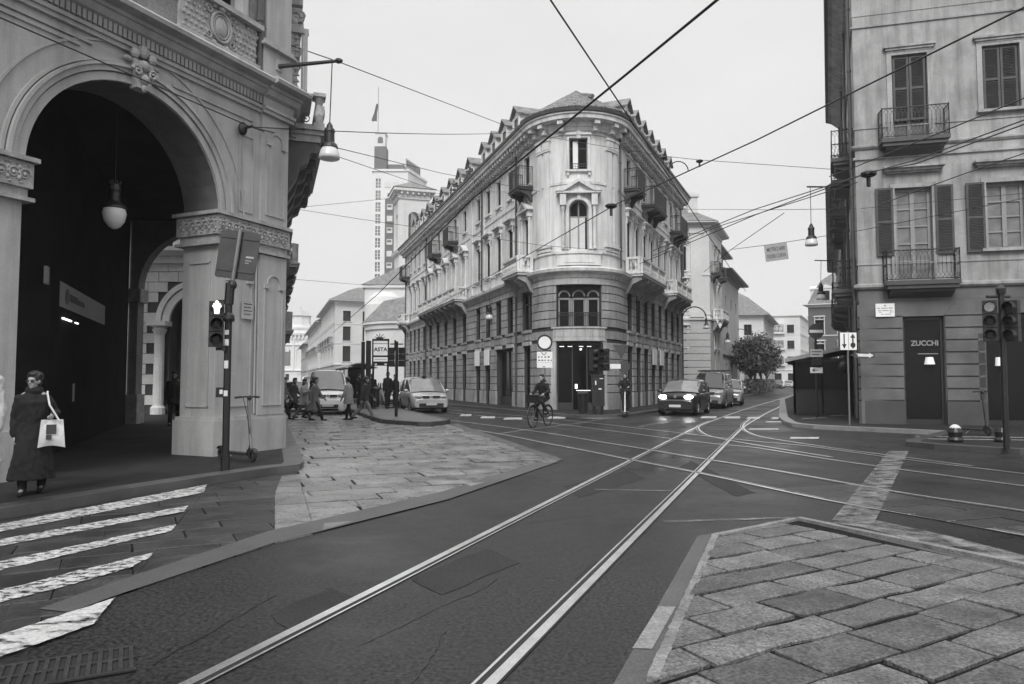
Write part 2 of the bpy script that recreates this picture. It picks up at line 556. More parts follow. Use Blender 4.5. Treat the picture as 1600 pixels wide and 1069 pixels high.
ribbon(mb, wob([I_in[2], (I_in[3][0] + 2.4, I_in[3][1] - 4.0)], 0.12, 0.008), -0.06, 0.03, 0.004, 0.036)
tag(mb.build('island_kerb', M_mortar), kind='structure')
flat('paint_patch', [gp((1029, 949), (1056, 950), (1019, 1016), (988, 1015))], 0.0085, mat('grimy paint', 0.19, 0.7, 0.25, 4, 0.35, 50, 0.2))
flat('paint_patch', [gp((1300, 818), (1350, 826), (1500, 862), (1620, 888), (1620, 874), (1480, 838), (1340, 808))], 0.0085, M_faded)

# stone setts between the rails on the right
P2 = gp((1212, 764), (1330, 757), (1620, 820), (1620, 842), (1300, 783))
flat('stone_bed', [P2], 0.003, M_joint)
slabs('stone_paving', slab_field([P2], (4, 10), radians(18), 0.45, 0.7, 1.2, 0.011, 0.008, 0.003, 0.01), M_slabB)

# faded and fresh road paint
band = gp((1389, 706), (1420, 706), (1365, 822), (1300, 815))
flat('stop_band', [band], 0.018, M_faded)
def line_px(a, b, w, m=M_faded, z=0.0085):
    p, q = G(*a), G(*b)
    mb = MB(); ribbon(mb, [(p.x, p.y), (q.x, q.y)], -w / 2, w / 2, z)
    return tag(mb.build('road_line', m), kind='structure')
for (x0, x1, y0, y1) in ((1094, 1119, 650.8, 654), (1131, 1156, 651, 654.2), (1166, 1187, 651.6, 654.9), (1204, 1225, 652, 655.2), (1195, 1229, 658.6, 660.4), (1169, 1216, 670, 671.8),
                         (1233, 1279, 683.4, 686.2), (1070, 1080, 657.6, 661), (718, 736, 647.4, 650.6), (750, 773, 650.8, 654), (786, 815, 652.8, 656), (855, 883, 651.2, 654.4)):
    flat('road_dash', [gp((x0, y1), (x1, y1), (x1 + 1, y0), (x0 + 3, y0))], 0.0085, M_dash)
line_px((780, 678), (830, 671), 0.16); line_px((836, 670.5), (892, 663.5), 0.16); line_px((896, 663), (940, 655.5), 0.16)
line_px((1000, 667), (1062, 655), 0.18); line_px((930, 765.5), (1050, 768), 0.07); line_px((1038, 816), (1235, 810), 0.10)
line_px((1010, 671), (1160, 671), 0.08); line_px((700, 641), (760, 646), 0.12)

# asphalt repairs, tarred joints and a fallen leaf
M_patch = mat('newer asphalt patch', 0.017, 0.6, 0.3, 0.8, 0.7, 50, 0.6, 70, spec=0.25)
M_patch2 = mat('older asphalt patch', 0.024, 0.6, 0.3, 0.8, 0.7, 50, 0.6, 70, spec=0.25)
for q, m_ in ((((640, 905), (760, 858), (812, 880), (690, 930)), M_patch2), (((880, 760), (980, 735), (1010, 748), (905, 778)), M_patch), (((420, 960), (520, 918), (560, 935), (455, 985)), M_patch2), (((1080, 720), (1180, 770), (1150, 776), (1062, 730)), M_patch), (((960, 640 + 26), (1060, 660), (1075, 668), (968, 676)), M_patch2)):
    flat('asphalt_patch', [jag(gp(*q), 0.15, 0.02)], 0.0035, m_)
M_tar = mat('tar seam', 0.008, 0.35, 0.2, 3, 0.2, 40, 0.2)
random.seed(77)
for a, b_ in (((560, 1010), (780, 905)), ((640, 1069), (700, 985)), ((735, 830), (960, 800)), ((900, 905), (1010, 820)), ((240, 1040), (430, 930)), ((1120, 745), (1330, 800))):
    p, q = G(*a), G(*b_)
    mb = MB(); n = int((q - p).length / 0.05) + 2; w = 0; P = []
    for k in range(n + 1):
        w = 0.93 * w + random.uniform(-0.012, 0.012); c = p.lerp(q, k / n); d_ = (q - p).normalized(); P.append((c.x - d_.y * w, c.y + d_.x * w))
    ribbon(mb, P, -0.004, 0.004, 0.0048); tag(mb.build('crack', M_tar), kind='structure')
lf = empty('fallen_leaf', G(1157, 1003, 0.036), 0.8, 'small pale leaf lying flat on the granite slabs of the near island', 'leaf')
mb = MB(); mb.add([(-0.035, 0, 0.0), (-0.012, 0.016, 0.003), (0.02, 0.012, 0.002), (0.036, 0, 0.006), (0.02, -0.013, 0.001), (-0.012, -0.016, 0.002)], [(0, 1, 2, 3, 4, 5)]); mb.build('blade', M_kerb, lf)
# manhole and grate
mb = MB()
t = empty('drain_grate', G(105, 1046, 0.006), radians(28), 'rusty slotted drain grate set in the wet asphalt at the near corner', 'drain grate')
mb.box(-0.33, 0.33, -0.2, 0.2, 0, 0.003)
for i in range(12):
    x = -0.29 + i * 0.0527
    for y0, y1 in ((-0.17, -0.01), (0.01, 0.17)):
        pass
mb.build('frame', M_groove, t)
mb = MB()
for i in range(13):
    x = -0.31 + i * 0.0515
    mb.box(x - 0.011, x + 0.011, -0.18, 0.18, 0.004, 0.014)
for y in (-0.19, 0.0, 0.19): mb.box(-0.33, 0.33, y - 0.012, y + 0.012, 0.004, 0.013)
mb.build('bars', mat('worn cast iron', 0.03, 0.75, 0.4, 8, 0.3, 60, 0.3, metal=0.3), t)

# ------------------------------------------------------------------ tram tracks
def smooth_line(pts, step=0.6):
    pts = [V((p[0], p[1])) for p in pts]
    out = []
    for i in range(len(pts) - 1):
        p0, p1, p2, p3 = pts[max(0, i - 1)], pts[i], pts[i + 1], pts[min(len(pts) - 1, i + 2)]
        n = max(2, int((p2 - p1).length / step))
        for k in range(n):
            t = k / n
            out.append(tuple(0.5 * ((2 * p1) + (p2 - p0) * t + (2 * p0 - 5 * p1 + 4 * p2 - p3) * t * t + (3 * p1 - p0 - 3 * p2 + p3) * t ** 3)))
    out.append(tuple(pts[-1]))
    return out
def offs(pts, d):
    out = []
    for i, p in enumerate(pts):
        a, b = pts[max(0, i - 1)], pts[min(len(pts) - 1, i + 1)]
        t = V((b[0] - a[0], b[1] - a[1])); t.normalize()
        out.append((p[0] + t.y * d, p[1] - t.x * d))
    return out
def track(pts, label, rails=(0, 1.445), z=0.010, wide=1.0):
    t = empty('tram_track', (pts[0][0], pts[0][1], 0), 0, label, 'tram track', 'tram tracks sunk in the street')
    for k, d in enumerate(rails):
        mb, mg = MB(), MB()
        pl = offs(pts, d)
        s = 1 if k == 0 else -1
        def rb(m, a, b, zz):
            ribbon(m, pl, min(s * a, s * b), max(s * a, s * b), zz)
        rb(mb, -0.045 * wide, 0.022, z); rb(mb, 0.060, 0.078 * wide, z)
        rb(mg, 0.022, 0.060, z - 0.003); rb(mg, -0.058, -0.045 * wide, z - 0.003)
        r = mb.build('rail', M_rail, t, world=I4)
        mg.build('groove', M_groove, r, world=I4)
    return t
d = V((0.386, 1))
T1 = [(-1.67 - 0.386 * 3.9, -0.08)] + [(-1.67 + 0.386 * k, 3.82 + k) for k in (2, 6, 10, 13, 16)] + [(6.55, 25.0), (8.95, 30.6), (12.3, 38.2), (18.2, 51.0), (34.5, 86), (60, 140)]
T1 = smooth_line(T1)
track(T1, 'tram track running from the foreground up the right-hand street')
l1 = [G(1620, 841), G(1300, 783.5), G(1087, 738.5), G(983, 718.6), G(873, 696.8)]
l1 = [(p.x, p.y) for p in l1]
e = V(l1[-1]) - V(l1[0]); e.normalize()
l1 = [(l1[0][0] - e.x * 9, l1[0][1] - e.y * 9)] + l1 + [(l1[-1][0] + e.x * 8 - 0.3, l1[-1][1] + e.y * 8), (l1[-1][0] + e.x * 30 - 3, l1[-1][1] + e.y * 30 - 1)]
track(smooth_line(l1), 'nearer of the two tram tracks crossing the junction towards the forecourt')
l3 = [G(1620, 763), G(1320, 722), G(1180, 700), G(1135, 696), G(1045, 685.4), G(953, 673.5)]
l3 = [(p.x, p.y) for p in l3]
e = V(l3[-1]) - V(l3[0]); e.normalize()
l3 = [(l3[0][0] - e.x * 9, l3[0][1] - e.y * 9)] + l3 + [(l3[-1][0] + e.x * 8 - 0.5, l3[-1][1] + e.y * 8), (l3[-1][0] + e.x * 30 - 4, l3[-1][1] + e.y * 30)]
track(smooth_line(l3), 'farther of the two tram tracks crossing the junction in front of the corner palace')
c1 = [(p.x, p.y) for p in (G(1110, 658), G(1094, 664.5), G(1091, 670), G(1098, 677), G(1112, 682.6), G(1140, 688.6), G(1200, 699), G(1300, 715))]
c2 = [(p.x, p.y) for p in (G(1172, 655), G(1161.5, 663.5), G(1162, 670.5), G(1171.5, 677), G(1197, 684.4), G(1300, 700.4), G(1420, 716), G(1520, 729))]
t = empty('tram_track', (6, 22, 0), 0, 'sharply curved tram track branching to the right off the long straight one', 'tram track', 'tram tracks sunk in the street')
for c in (c1, c2):
    pl = smooth_line(c, 0.3)
    mb, mg = MB(), MB()
    ribbon(mb, pl, -0.045, 0.02, 0.0115); ribbon(mb, pl, 0.06, 0.08, 0.0115); ribbon(mg, pl, 0.02, 0.06, 0.0085)
    r = mb.build('rail', M_rail, t, world=I4); mg.build('groove', M_groove, r, world=I4)

# ------------------------------------------------------------------ pavements with kerbs
def pavement(name, edge, rest, h, m, kw=0.3, kerb=M_kerb):
    """edge: the kerb line (road on its right), rest: the remaining corners"""
    mb = MB(); mb.sheet([(p[0], p[1], h) for p in edge + rest])
    tag(mb.build(name, m), kind='structure')
    mb = MB(); ribbon(mb, edge, -kw, 0.0, -0.02, h + 0.026)
    for i in range(len(edge) - 1):
        pass
    k = tag(mb.build('kerb', kerb), kind='structure')
    return k
def arc(pts, n=6):
    return smooth_line(pts, 0.5)
LK = [(-12.2, -6.5), (-5.81, 8.22), (-4.63, 10.9), (-3.95, 12.15), (-3.68, 12.5), (-3.75, 13.0), (-4.15, 14.2), (-7.85, 25.1), (-14.9, 46), (-26, 79)]
pavement('pavement', LK, [(-60, 79), (-60, -6.5)], 0.12, M_pavem, 0.34)
MK = [G(708, 635.5), G(780, 642.4), G(846, 648.8)]
MK = [(-15.5, 78)] + [(p.x, p.y) for p in MK] + [(2.2, 30.6), (3.2, 30.0), (4.4, 30.3), (5.3, 31.5), (7.2, 35.3), (15.2, 53.4), (28, 82)]
pavement('pavement', MK, [(20, 90), (-10, 90)], 0.12, M_pavem, 0.3)
RK = [(60, 142), (34.3, 86), (20.5, 55.0), (10.6, 28.6), (9.6, 25.3), (9.45, 24.3), (9.75, 23.3), (10.6, 22.4), (12.3, 20.6), (9.6, 17.6), (9.35, 17.1), (9.6, 16.4), (10.7, 15.2), (14.5, 13.6), (24, 10.5)]
mb = MB(); mb.sheet([(p[0], p[1], 0.12) for p in [(60, 142), (34.3, 86), (20.5, 55.0), (10.6, 28.6), (9.6, 25.3), (9.45, 24.3), (9.75, 23.3), (10.6, 22.4), (12.3, 20.6), (24, 16), (60, 16), (80, 142)]])
mb.sheet([(p[0], p[1], 0.12) for p in [(12.3, 20.6), (9.6, 17.6), (9.35, 17.1), (9.6, 16.4), (10.7, 15.2), (14.5, 13.6), (24, 10.5), (24, 16)]])
tag(mb.build('pavement', M_pavem), kind='structure')
mb = MB(); ribbon(mb, RK[8:], -0.34, 0.0, -0.02, 0.146); tag(mb.build('kerb', M_plinth), kind='structure')
mb = MB(); ribbon(mb, RK[:9], -0.34, 0.0, -0.02, 0.146)
tag(mb.build('kerb', mat('pale kerb stone', 0.2, 0.5, 0.3, 1.4, 0.2, 60, 0.2)), kind='structure')
for a, b in (((1254, 654.5), (1291, 652.5)), ((1298, 650), (1346, 647.5)), ((1430, 682), (1600, 684)), ((1440, 686), (1600, 688))):
    p, q = G(*a, 0.12), G(*b, 0.12)
    mb = MB(); ribbon(mb, [(p.x, p.y), (q.x, q.y)], -0.06, 0.06, 0.126)
    tag(mb.build('paint_line', M_dash), kind='structure')
# tram-stop island
d_l = V((-0.321, 0.947))
IS = [(-2.2 - 0.321 * 26, 26.3 + 0.947 * 26), (-2.25, 26.3), (-2.35, 25.2), (-2.75, 24.55), (-3.2, 24.5), (-4.7, 26.1), (-5.5, 28.2), (-5.5 - 0.321 * 24, 28.2 + 0.947 * 24)]
M_isl = mat('island paving', 0.12, 0.5, 0.3, 1.2, 0.25, 50, 0.3)
mb = MB(); mb.sheet([(p[0], p[1], 0.15) for p in IS]); tag(mb.build('tram_island', M_isl), kind='structure')
mb = MB(); ribbon(mb, IS, 0.0, 0.22, -0.02, 0.176); tag(mb.build('kerb', M_plinth), kind='structure')
# ------------------------------------------------------------------ facades: a perimeter walked with the building on the left
class Perim:
    def __init__(s, segs, z0=0.12):
        s.segs, s.z0 = [], z0
        s.L = 0
        for g in segs:
            if g[0] == 'line':
                ln = (V(g[2]) - V(g[1])).length
            else:
                ln = g[2] * abs(g[4] - g[3])
            s.segs.append((s.L, s.L + ln, g)); s.L += ln
        s.s0 = 0.0
    def fr(s, q):
        q = q + s.s0
        for a, b, g in s.segs:
            if q <= b or (a, b, g) == s.segs[-1]:
                break
        if g[0] == 'line':
            d = V(g[2]) - V(g[1]); d.normalize()
            return V(g[1]) + d * (q - a), d, V((d.y, -d.x))
        t = (q - a) / (b - a)
        an = g[3] + (g[4] - g[3]) * t
        n = V((cos(an), sin(an)))
        return V(g[1]) + n * g[2], V((-n.y, n.x)), n
    def fn(s, p):
        o, d, n = s.fr(p[0])
        return (o.x + n.x * p[1], o.y + n.y * p[1], p[2])
    def mat(s, q, z=0.0, w=0.0):
        o, d, n = s.fr(q)
        return Matrix(((d.x, -n.x, 0, o.x + n.x * w), (d.y, -n.y, 0, o.y + n.y * w), (0, 0, 1, z), (0, 0, 0, 1)))
    def brk(s, u0, u1, step=0.28):
        us = [u0, u1]
        for a, b, g in s.segs:
            a, b = a - s.s0, b - s.s0
            for e in (a, b):
                if u0 < e < u1: us.append(e)
            if g[0] == 'arc':
                n = max(2, int((b - a) / step))
                us += [a + (b - a) * k / n for k in range(1, n) if u0 < a + (b - a) * k / n < u1]
        us = sorted(us)
        return [u for i, u in enumerate(us) if i == 0 or u - us[i - 1] > 1e-4]
    def block(s, mb, u0, u1, w0, w1, v0, v1, ch=0.0):
        us = s.brk(u0, u1)
        for i in range(len(us) - 1):
            a, b = us[i], us[i + 1]
            P = [s.fn(p) for p in ((a, w0, v0), (b, w0, v0), (b, w1, v0), (a, w1, v0), (a, w0, v1), (b, w0, v1), (b, w1, v1), (a, w1, v1))]
            f = [(0, 3, 2, 1), (4, 5, 6, 7), (2, 3, 7, 6)]
            if i == 0: f.append((3, 0, 4, 7))
            if i == len(us) - 2: f.append((1, 2, 6, 5))
            mb.add(P, f)
    def wall(s, mb, u0, u1, v0, v1, ops=(), depth=0.32, w=0.0, rev=None):
        rv0 = mb
        us = s.brk(u0, u1); vs = [v0, v1]
        for o in ops:
            us += [o[0], o[1]]; vs += [o[2], o[3]]
        us = sorted(set(round(x, 4) for x in us if u0 - 1e-6 <= x <= u1 + 1e-6)); vs = sorted(set(round(x, 4) for x in vs if v0 - 1e-6 <= x <= v1 + 1e-6))
        for i in range(len(us) - 1):
            for j in range(len(vs) - 1):
                cu, cv = (us[i] + us[i + 1]) / 2, (vs[j] + vs[j + 1]) / 2
                if any(o[0] < cu < o[1] and o[2] < cv < o[3] for o in ops): continue
                mb.add([s.fn((us[i], w, vs[j])), s.fn((us[i + 1], w, vs[j])), s.fn((us[i + 1], w, vs[j + 1])), s.fn((us[i], w, vs[j + 1]))], [(0, 1, 2, 3)])
        for o in ops:
            a, b, c, d = o[:4]
            if isinstance(rev, list): rv0 = MB(); rev.append(rv0)
            dp = o[5] if len(o) > 5 else depth
            def q(p0, p1, rv=mb):
                rv.add([s.fn((p0[0], w, p0[1])), s.fn((p1[0], w, p1[1])), s.fn((p1[0], w - dp, p1[1])), s.fn((p0[0], w - dp, p0[1]))], [(0, 1, 2, 3)])
            arch = len(o) > 4 and o[4]
            sp = d
            if arch:
                r = (b - a) / 2; m = (a + b) / 2; sp = d - r; N = 20
                pts = [(m - r * cos(pi * k / N), sp + r * sin(pi * k / N)) for k in range(N + 1)]
                for k in range(N):
                    p0, p1 = pts[k], pts[k + 1]
                    q(p0, p1, rv0)
                    mb.add([s.fn((p0[0], w, p0[1])), s.fn((p1[0], w, p1[1])), s.fn((p1[0], w, d)), s.fn((p0[0], w, d))], [(0, 1, 2, 3)])
            else:
                for x, y in zip(us, us[1:]):
                    if a - 1e-4 <= x and y <= b + 1e-4: q((x, d), (y, d))
            q((a, c), (a, sp)); q((b, c), (b, sp))
            if c > v0 + 1e-4: q((a, c), (b, c))
    def pts(s, u0, u1, step=0.28):
        return [tuple(s.fr(u)[0]) for u in s.brk(u0, u1, step)]

def sweep(mb, pts, prof, closed=False):
    """profile (w outwards on the right, z) along a plan polyline, mitred at the corners"""
    n = len(pts); k = len(prof)
    vs, fs = [], []
    for i in range(n):
        p = V(pts[i])
        a = V(pts[i]) - V(pts[i - 1]) if i > 0 else V(pts[1]) - V(pts[0])
        b = V(pts[i + 1]) - V(pts[i]) if i < n - 1 else V(pts[-1]) - V(pts[-2])
        a.normalize(); b.normalize()
        na, nb = V((a.y, -a.x)), V((b.y, -b.x))
        m = na + nb; m.normalize()
        c = max(0.35, m.dot(na))
        for (w, z) in prof:
            vs.append((p.x + m.x * w / c, p.y + m.y * w / c, z))
    for i in range(n - 1):
        for j in range(k - 1):
            fs.append((i * k + j, (i + 1) * k + j, (i + 1) * k + j + 1, i * k + j + 1))
    fs.append([j for j in range(k)][::-1]); fs.append([(n - 1) * k + j for j in range(k)])
    mb.add(vs, fs)

# ---- window kinds: meshes shared by every copy. Local: x along the wall, -y outwards, z up from the sill
WCACHE = {}
def win_meshes(kind, w, h, o=0.22):
    key = (kind, round(w, 2), round(h, 2), round(o, 2))
    if key in WCACHE: return WCACHE[key]
    arch = kind in ('arch', 'archped')
    fr, pn, su = MB(), MB(), MB()
    def frame(mb, x0, x1, z0, z1, t, y0, y1):
        mb.box(x0, x1, y0, y1, z0, z0 + t); mb.box(x0, x1, y0, y1, z1 - t, z1)
        mb.box(x0, x0 + t, y0, y1, z0 + t, z1 - t); mb.box(x1 - t, x1, y0, y1, z0 + t, z1 - t)
    t = 0.06
    frame(fr, -w / 2, w / 2, 0, h, t, 0.0, 0.06)
    fr.box(-0.035, 0.035, -0.01, 0.05, t, h - t)
    if h > 1.4: fr.box(-w / 2 + t, w / 2 - t, 0.0, 0.05, h * 0.68, h * 0.68 + 0.05)
    if h > 2.4: fr.box(-w / 2 + t, w / 2 - t, 0.0, 0.05, h * 0.34, h * 0.34 + 0.04)
    pn.sheet([(-w / 2 + t, 0.03, t), (w / 2 - t, 0.03, t), (w / 2 - t, 0.03, h - t), (-w / 2 + t, 0.03, h - t)])
    a = 0.13
    if kind in ('plain', 'hood', 'ped', 'key'):
        y1, y0 = -o - 0.05, -o + 0.02
        su.box(-w / 2 - a, -w / 2 - 0.004, y1, y0, -0.02, h + a); su.box(w / 2 + 0.004, w / 2 + a, y1, y0, -0.02, h + a)
        su.box(-w / 2 - 0.004, w / 2 + 0.004, y1, y0, h + 0.004, h + a)
        su.box(-w / 2 - a - 0.06, w / 2 + a + 0.06, -o - 0.13, y0, -0.12, -0.022)
        su.box(-w / 2 - a, -w / 2 - a + 0.12, -o - 0.08, y0, -0.3, -0.122); su.box(w / 2 + a - 0.12, w / 2 + a, -o - 0.08, y0, -0.3, -0.122)
    if kind == 'hood':
        z = h + a + 0.34
        su.box(-w / 2 - a - 0.14, w / 2 + a + 0.14, -o - 0.32, y0, z, z + 0.07)
        su.box(-w / 2 - a - 0.08, w / 2 + a + 0.08, -o - 0.24, y0, z - 0.07, z - 0.002)
        su.box(-w / 2 - a - 0.02, w / 2 + a + 0.02, -o - 0.16, y0, z + 0.072, z + 0.15)
        for x in (-w / 2 - 0.07, w / 2 + 0.07):
            su.box(x - 0.08, x + 0.08, -o - 0.18, y0, h + a + 0.002, z - 0.072)
            su.box(x - 0.06, x + 0.06, -o - 0.1, y0, h - 0.25, h + a)
        su.ell((0, -o - 0.05, h + a + 0.12), (0.2, 0.06, 0.1), 8, 5)
    if kind == 'key':
        z = h + a
        su.prism([(-w / 2 - a - 0.06, z + 0.003), (w / 2 + a + 0.06, z + 0.003), (w / 2 + a + 0.02, z + 0.09), (0.2, z + 0.12), (0, z + 0.24), (-0.2, z + 0.12), (-w / 2 - a - 0.02, z + 0.09)], -o - 0.14, y0, axis='y')
        su.box(-0.1, 0.1, -o - 0.12, y0, h - 0.05, z)
    if kind == 'ped':
        z = h + a + 0.28
        for x in (-w / 2 - 0.12, w / 2 + 0.12):
            su.lathe([(0.085, 0.0), (0.09, 0.08), (0.075, 0.12), (0.065, h - 0.25), (0.1, h - 0.1), (0.1, h)], (x, -o - 0.12, 0.0), 10)
            su.box(x - 0.13, x + 0.13, -o - 0.26, y0, h + 0.01, h + a + 0.2)
        su.box(-w / 2 - 0.4, w / 2 + 0.4, -o - 0.36, y0, z - 0.07, z)
        for sx in (-1, 1):
            su.prism([(sx * (w / 2 + 0.4), z + 0.003), (0, z + 0.5), (0, z + 0.38), (sx * (w / 2 + 0.1), z + 0.003)], -o - 0.36, y0, axis='y')
        su.prism([(-w / 2 - 0.1, z + 0.003), (w / 2 + 0.1, z + 0.003), (0, z + 0.37)], -o - 0.12, y0, axis='y')
    r = (fr.mesh('window', M_frame), pn.mesh('pane', M_glass), su.mesh('surround', M_orn) if su.f else None)
    WCACHE[key] = r
    return r
def window(root, P, u, z, w, h, kind='plain', inset=0.22, glass=None, fmat=None, smat=None):
    fr, pn, su = win_meshes(kind, w, h, inset)
    def var(me, m):
        if m is None: return me
        k = me.name_full + m.name
        if k not in WCACHE:
            c = me.copy(); c.materials.clear(); c.materials.append(m); WCACHE[k] = c
        return WCACHE[k]
    M = P.mat(u, z, -inset)
    o = inst(var(fr, fmat), 'window', root, M)
    inst(var(pn, glass), 'pane', o, M)
    if su is not None: inst(var(su, smat), 'surround', o, M)
    return o

def railing_mb(mb, pts, h, step=0.085, z=0.0, r=0.012):
    """iron bars along a plan polyline with top and bottom rails"""
    mb.tube([(p[0], p[1], z + h) for p in pts], 0.022, 5)
    mb.tube([(p[0], p[1], z + 0.06) for p in pts], 0.014, 4)
    mb.tube([(p[0], p[1], z + h - 0.14) for p in pts], 0.010, 4)
    for i in range(len(pts) - 1):
        a, b = V(pts[i]), V(pts[i + 1])
        n = max(1, int((b - a).length / step))
        for k in range(n + (1 if i == len(pts) - 2 else 0)):
            p = a.lerp(b, k / n)
            mb.tube([(p.x, p.y, z + 0.02), (p.x, p.y, z + h)], r if k else 0.016, 4)
            if k < n:
                q = a.lerp(b, (k + 0.5) / n)
                mb.tube([(p.x, p.y, z + h - 0.14), (q.x, q.y, z + h - 0.02), *([(a.lerp(b, (k + 1) / n).x, a.lerp(b, (k + 1) / n).y, z + h - 0.14)])], 0.007, 3)
def iron_balcony(root, P, u, z, w, d=0.75, h=1.0, slab=M_plinth, bow=0.0):
    M = P.mat(u, z, 0)
    mb = MB()
    mb.box(-w / 2, w / 2, -d, -0.004, -0.16, 0.0); mb.box(-w / 2 - 0.04, w / 2 + 0.04, -d - 0.05, -0.004, -0.06, -0.02)
    for x in (-w / 2 + 0.18, w / 2 - 0.18) if w < 2.4 else (-w / 2 + 0.18, 0, w / 2 - 0.18):
        mb.prism([(-0.01, -0.16), (-d + 0.08, -0.16), (-d + 0.06, -0.27), (-0.3, -0.42), (-0.12, -0.75), (-0.01, -0.8)], x - 0.09, x + 0.09, axis='x')
    o = mb.build('balcony', slab, root, world=M)
    rb = MB(); railing_mb(rb, [(-w / 2 + 0.03, -0.02), (-w / 2 + 0.03, -d + 0.03), (w / 2 - 0.03, -d + 0.03), (w / 2 - 0.03, -0.02)], h)
    rb.build('railing', M_iron, o, world=M)
    return o
def baluster_prof(h):
    return [(0.07, 0), (0.07, 0.05), (0.035, 0.08), (0.075, h * 0.38), (0.035, h * 0.72), (0.06, h - 0.06), (0.06, h)]
def stone_balcony(root, P, u, z, w, d=0.85, h=0.85, m=M_orn, um=M_rust):
    M = P.mat(u, z, 0)
    mb = MB()
    mb.box(-w / 2, w / 2, -d, -0.004, -0.22, 0.0); mb.box(-w / 2 - 0.06, w / 2 + 0.06, -d - 0.06, -0.004, -0.1, -0.03)
    o = mb.build('balcony', m, root, world=M)
    br = MB()
    n = max(2, int(w / 1.5) + 1)
    for k in range(n):
        x = -w / 2 + 0.25 + (w - 0.5) * k / (n - 1)
        br = MB()
        br.prism([(-0.01, -0.224), (-d + 0.1, -0.224), (-d + 0.08, -0.42), (-0.45, -0.62), (-0.2, -1.05), (-0.01, -1.2)], x - 0.15, x + 0.15, axis='x')
        br.build('bracket', um, o, world=M)
    pb = MB()
    def side(x0, y0, x1, y1):
        L = V((x1 - x0, y1 - y0)); ln = L.length; L.normalize()
        N = V((-L.y, L.x)) * 0.09
        def bar(a, b, z0, z1, t):
            Q = V((-L.y, L.x)) * t
            p, q = V((x0, y0)) + L * a, V((x0, y0)) + L * b
            pb.prism([tuple(p - Q), tuple(q - Q), tuple(q + Q), tuple(p + Q)], z0, z1)
        bar(0, ln, h - 0.12, h, 0.12); bar(0, ln, 0.0, 0.1, 0.1)
        nb = max(1, int(ln / 1.7))
        for k in range(nb + 1):
            c = ln * k / nb
            bar(max(0, c - 0.16), min(ln, c + 0.16), 0.1, h - 0.12, 0.11)
        nn = int(ln / 0.2)
        for k in range(1, nn):
            c = ln * k / nn
            if min(abs(c - ln * j / nb) for j in range(nb + 1)) < 0.2: continue
            p = V((x0, y0)) + L * c
            pb.lathe(baluster_prof(h - 0.22), (p.x, p.y, 0.1), 7)
    side(-w / 2 + 0.1, -0.1, -w / 2 + 0.1, -d + 0.12); side(-w / 2 + 0.1, -d + 0.12, w / 2 - 0.1, -d + 0.12); side(w / 2 - 0.1, -d + 0.12, w / 2 - 0.1, -0.1)
    pb.build('balustrade', m, o, world=M)
    return o
def pipe(root, P, u, z0, z1, w=0.1, r=0.055, m=None):
    mb = MB()
    M = P.mat(u, 0, w)
    mb.tube([(0, 0, z0), (0, 0, z1), (0.0, -0.05, z1 + 0.15), (0, -0.5, z1 + 0.4)], r, 7)
    for k in range(int((z1 - z0) / 2.2)):
        z = z0 + 1 + 2.2 * k
        mb.tube([(0, 0, z), (0, 0, z + 0.08)], r + 0.02, 7)
    return mb.build('drainpipe', m or M_gutter, root, world=M)

# ------------------------------------------------------------------ the corner palace
CEN, RAD = V((3.40, 37.3)), 2.2
aL, aR = radians(198.7), radians(336.2)
nL, nR = V((cos(aL), sin(aL))), V((cos(aR), sin(aR)))
dL = V((nL.y, -nL.x)); dL = dL if dL.y > 0 else -dL      # away from the corner along the left street
dR = V((nR.y, -nR.x)); dR = dR if dR.y > 0 else -dR
TL, TRR = CEN + nL * RAD, CEN + nR * RAD
LLEN, RLEN = 38.0, 17.0
PM = Perim([('line', tuple(TL + dL * LLEN), tuple(TL)), ('arc', tuple(CEN), RAD, aL, aR), ('line', tuple(TRR), tuple(TRR + dR * RLEN))])
PM.s0 = LLEN
ARC = RAD * (aR - aL)
MIDC = ARC / 2
pal = empty('corner_palace', (CEN.x, CEN.y, 0.12), 0, 'pale wedge-shaped palace with rounded corner, rusticated base and tiled cone roof', 'palace')
LB = [1.48, 4.3, 6.5, 8.7, 10.9, 14.4, 17.2, 20.0, 22.7, 25.5, 28.2, 30.6, 32.6, 34.6]
RB = [2.2, 4.1, 5.95, 7.8, 9.8, 11.7, 13.7, 15.6]
BAYS = [-x for x in LB] + [ARC + x for x in RB]
S0, S1 = -LLEN, ARC + RLEN
ZG, ZS, ZT = 0.12, 6.95, 14.3
lo_ops, mz_ops, pn_ops, f2_ops = [], [], [], []
for b in BAYS:
    if b in (-4.3, -6.5): continue
    lo_ops.append((b - 0.55, b + 0.55, ZG, 3.35))
lo_ops.append((-6.95, -3.8, ZG, 3.35)); lo_ops.append((MIDC - 1.15, MIDC + 1.15, ZG, 3.46, False, 0.45))
for b in BAYS:
    ww = 0.8 if b == -1.48 else 0.53
    mz_ops.append((b - ww, b + ww, 4.25, 6.25))
mz_ops.append((MIDC - 1.15, MIDC + 1.15, 4.2, 6.28, False, 0.5))
for b in BAYS:
    pn_ops.append((b - 0.45, b + 0.45, 8.05, 10.2)); f2_ops.append((b - 0.43, b + 0.43, 12.0, 13.55))
pn_ops.append((MIDC - 0.48, MIDC + 0.48, 8.03, 10.5, True)); f2_ops.append((MIDC - 0.46, MIDC + 0.46, 12.03, 13.62))
mb = MB(); PM.wall(mb, S0, S1, ZG, ZS, lo_ops + mz_ops)
mb.build('ground_wall', M_rustback, pal, world=I4)
mb = MB(); PM.wall(mb, S0, S1, ZS, ZT, pn_ops + f2_ops)
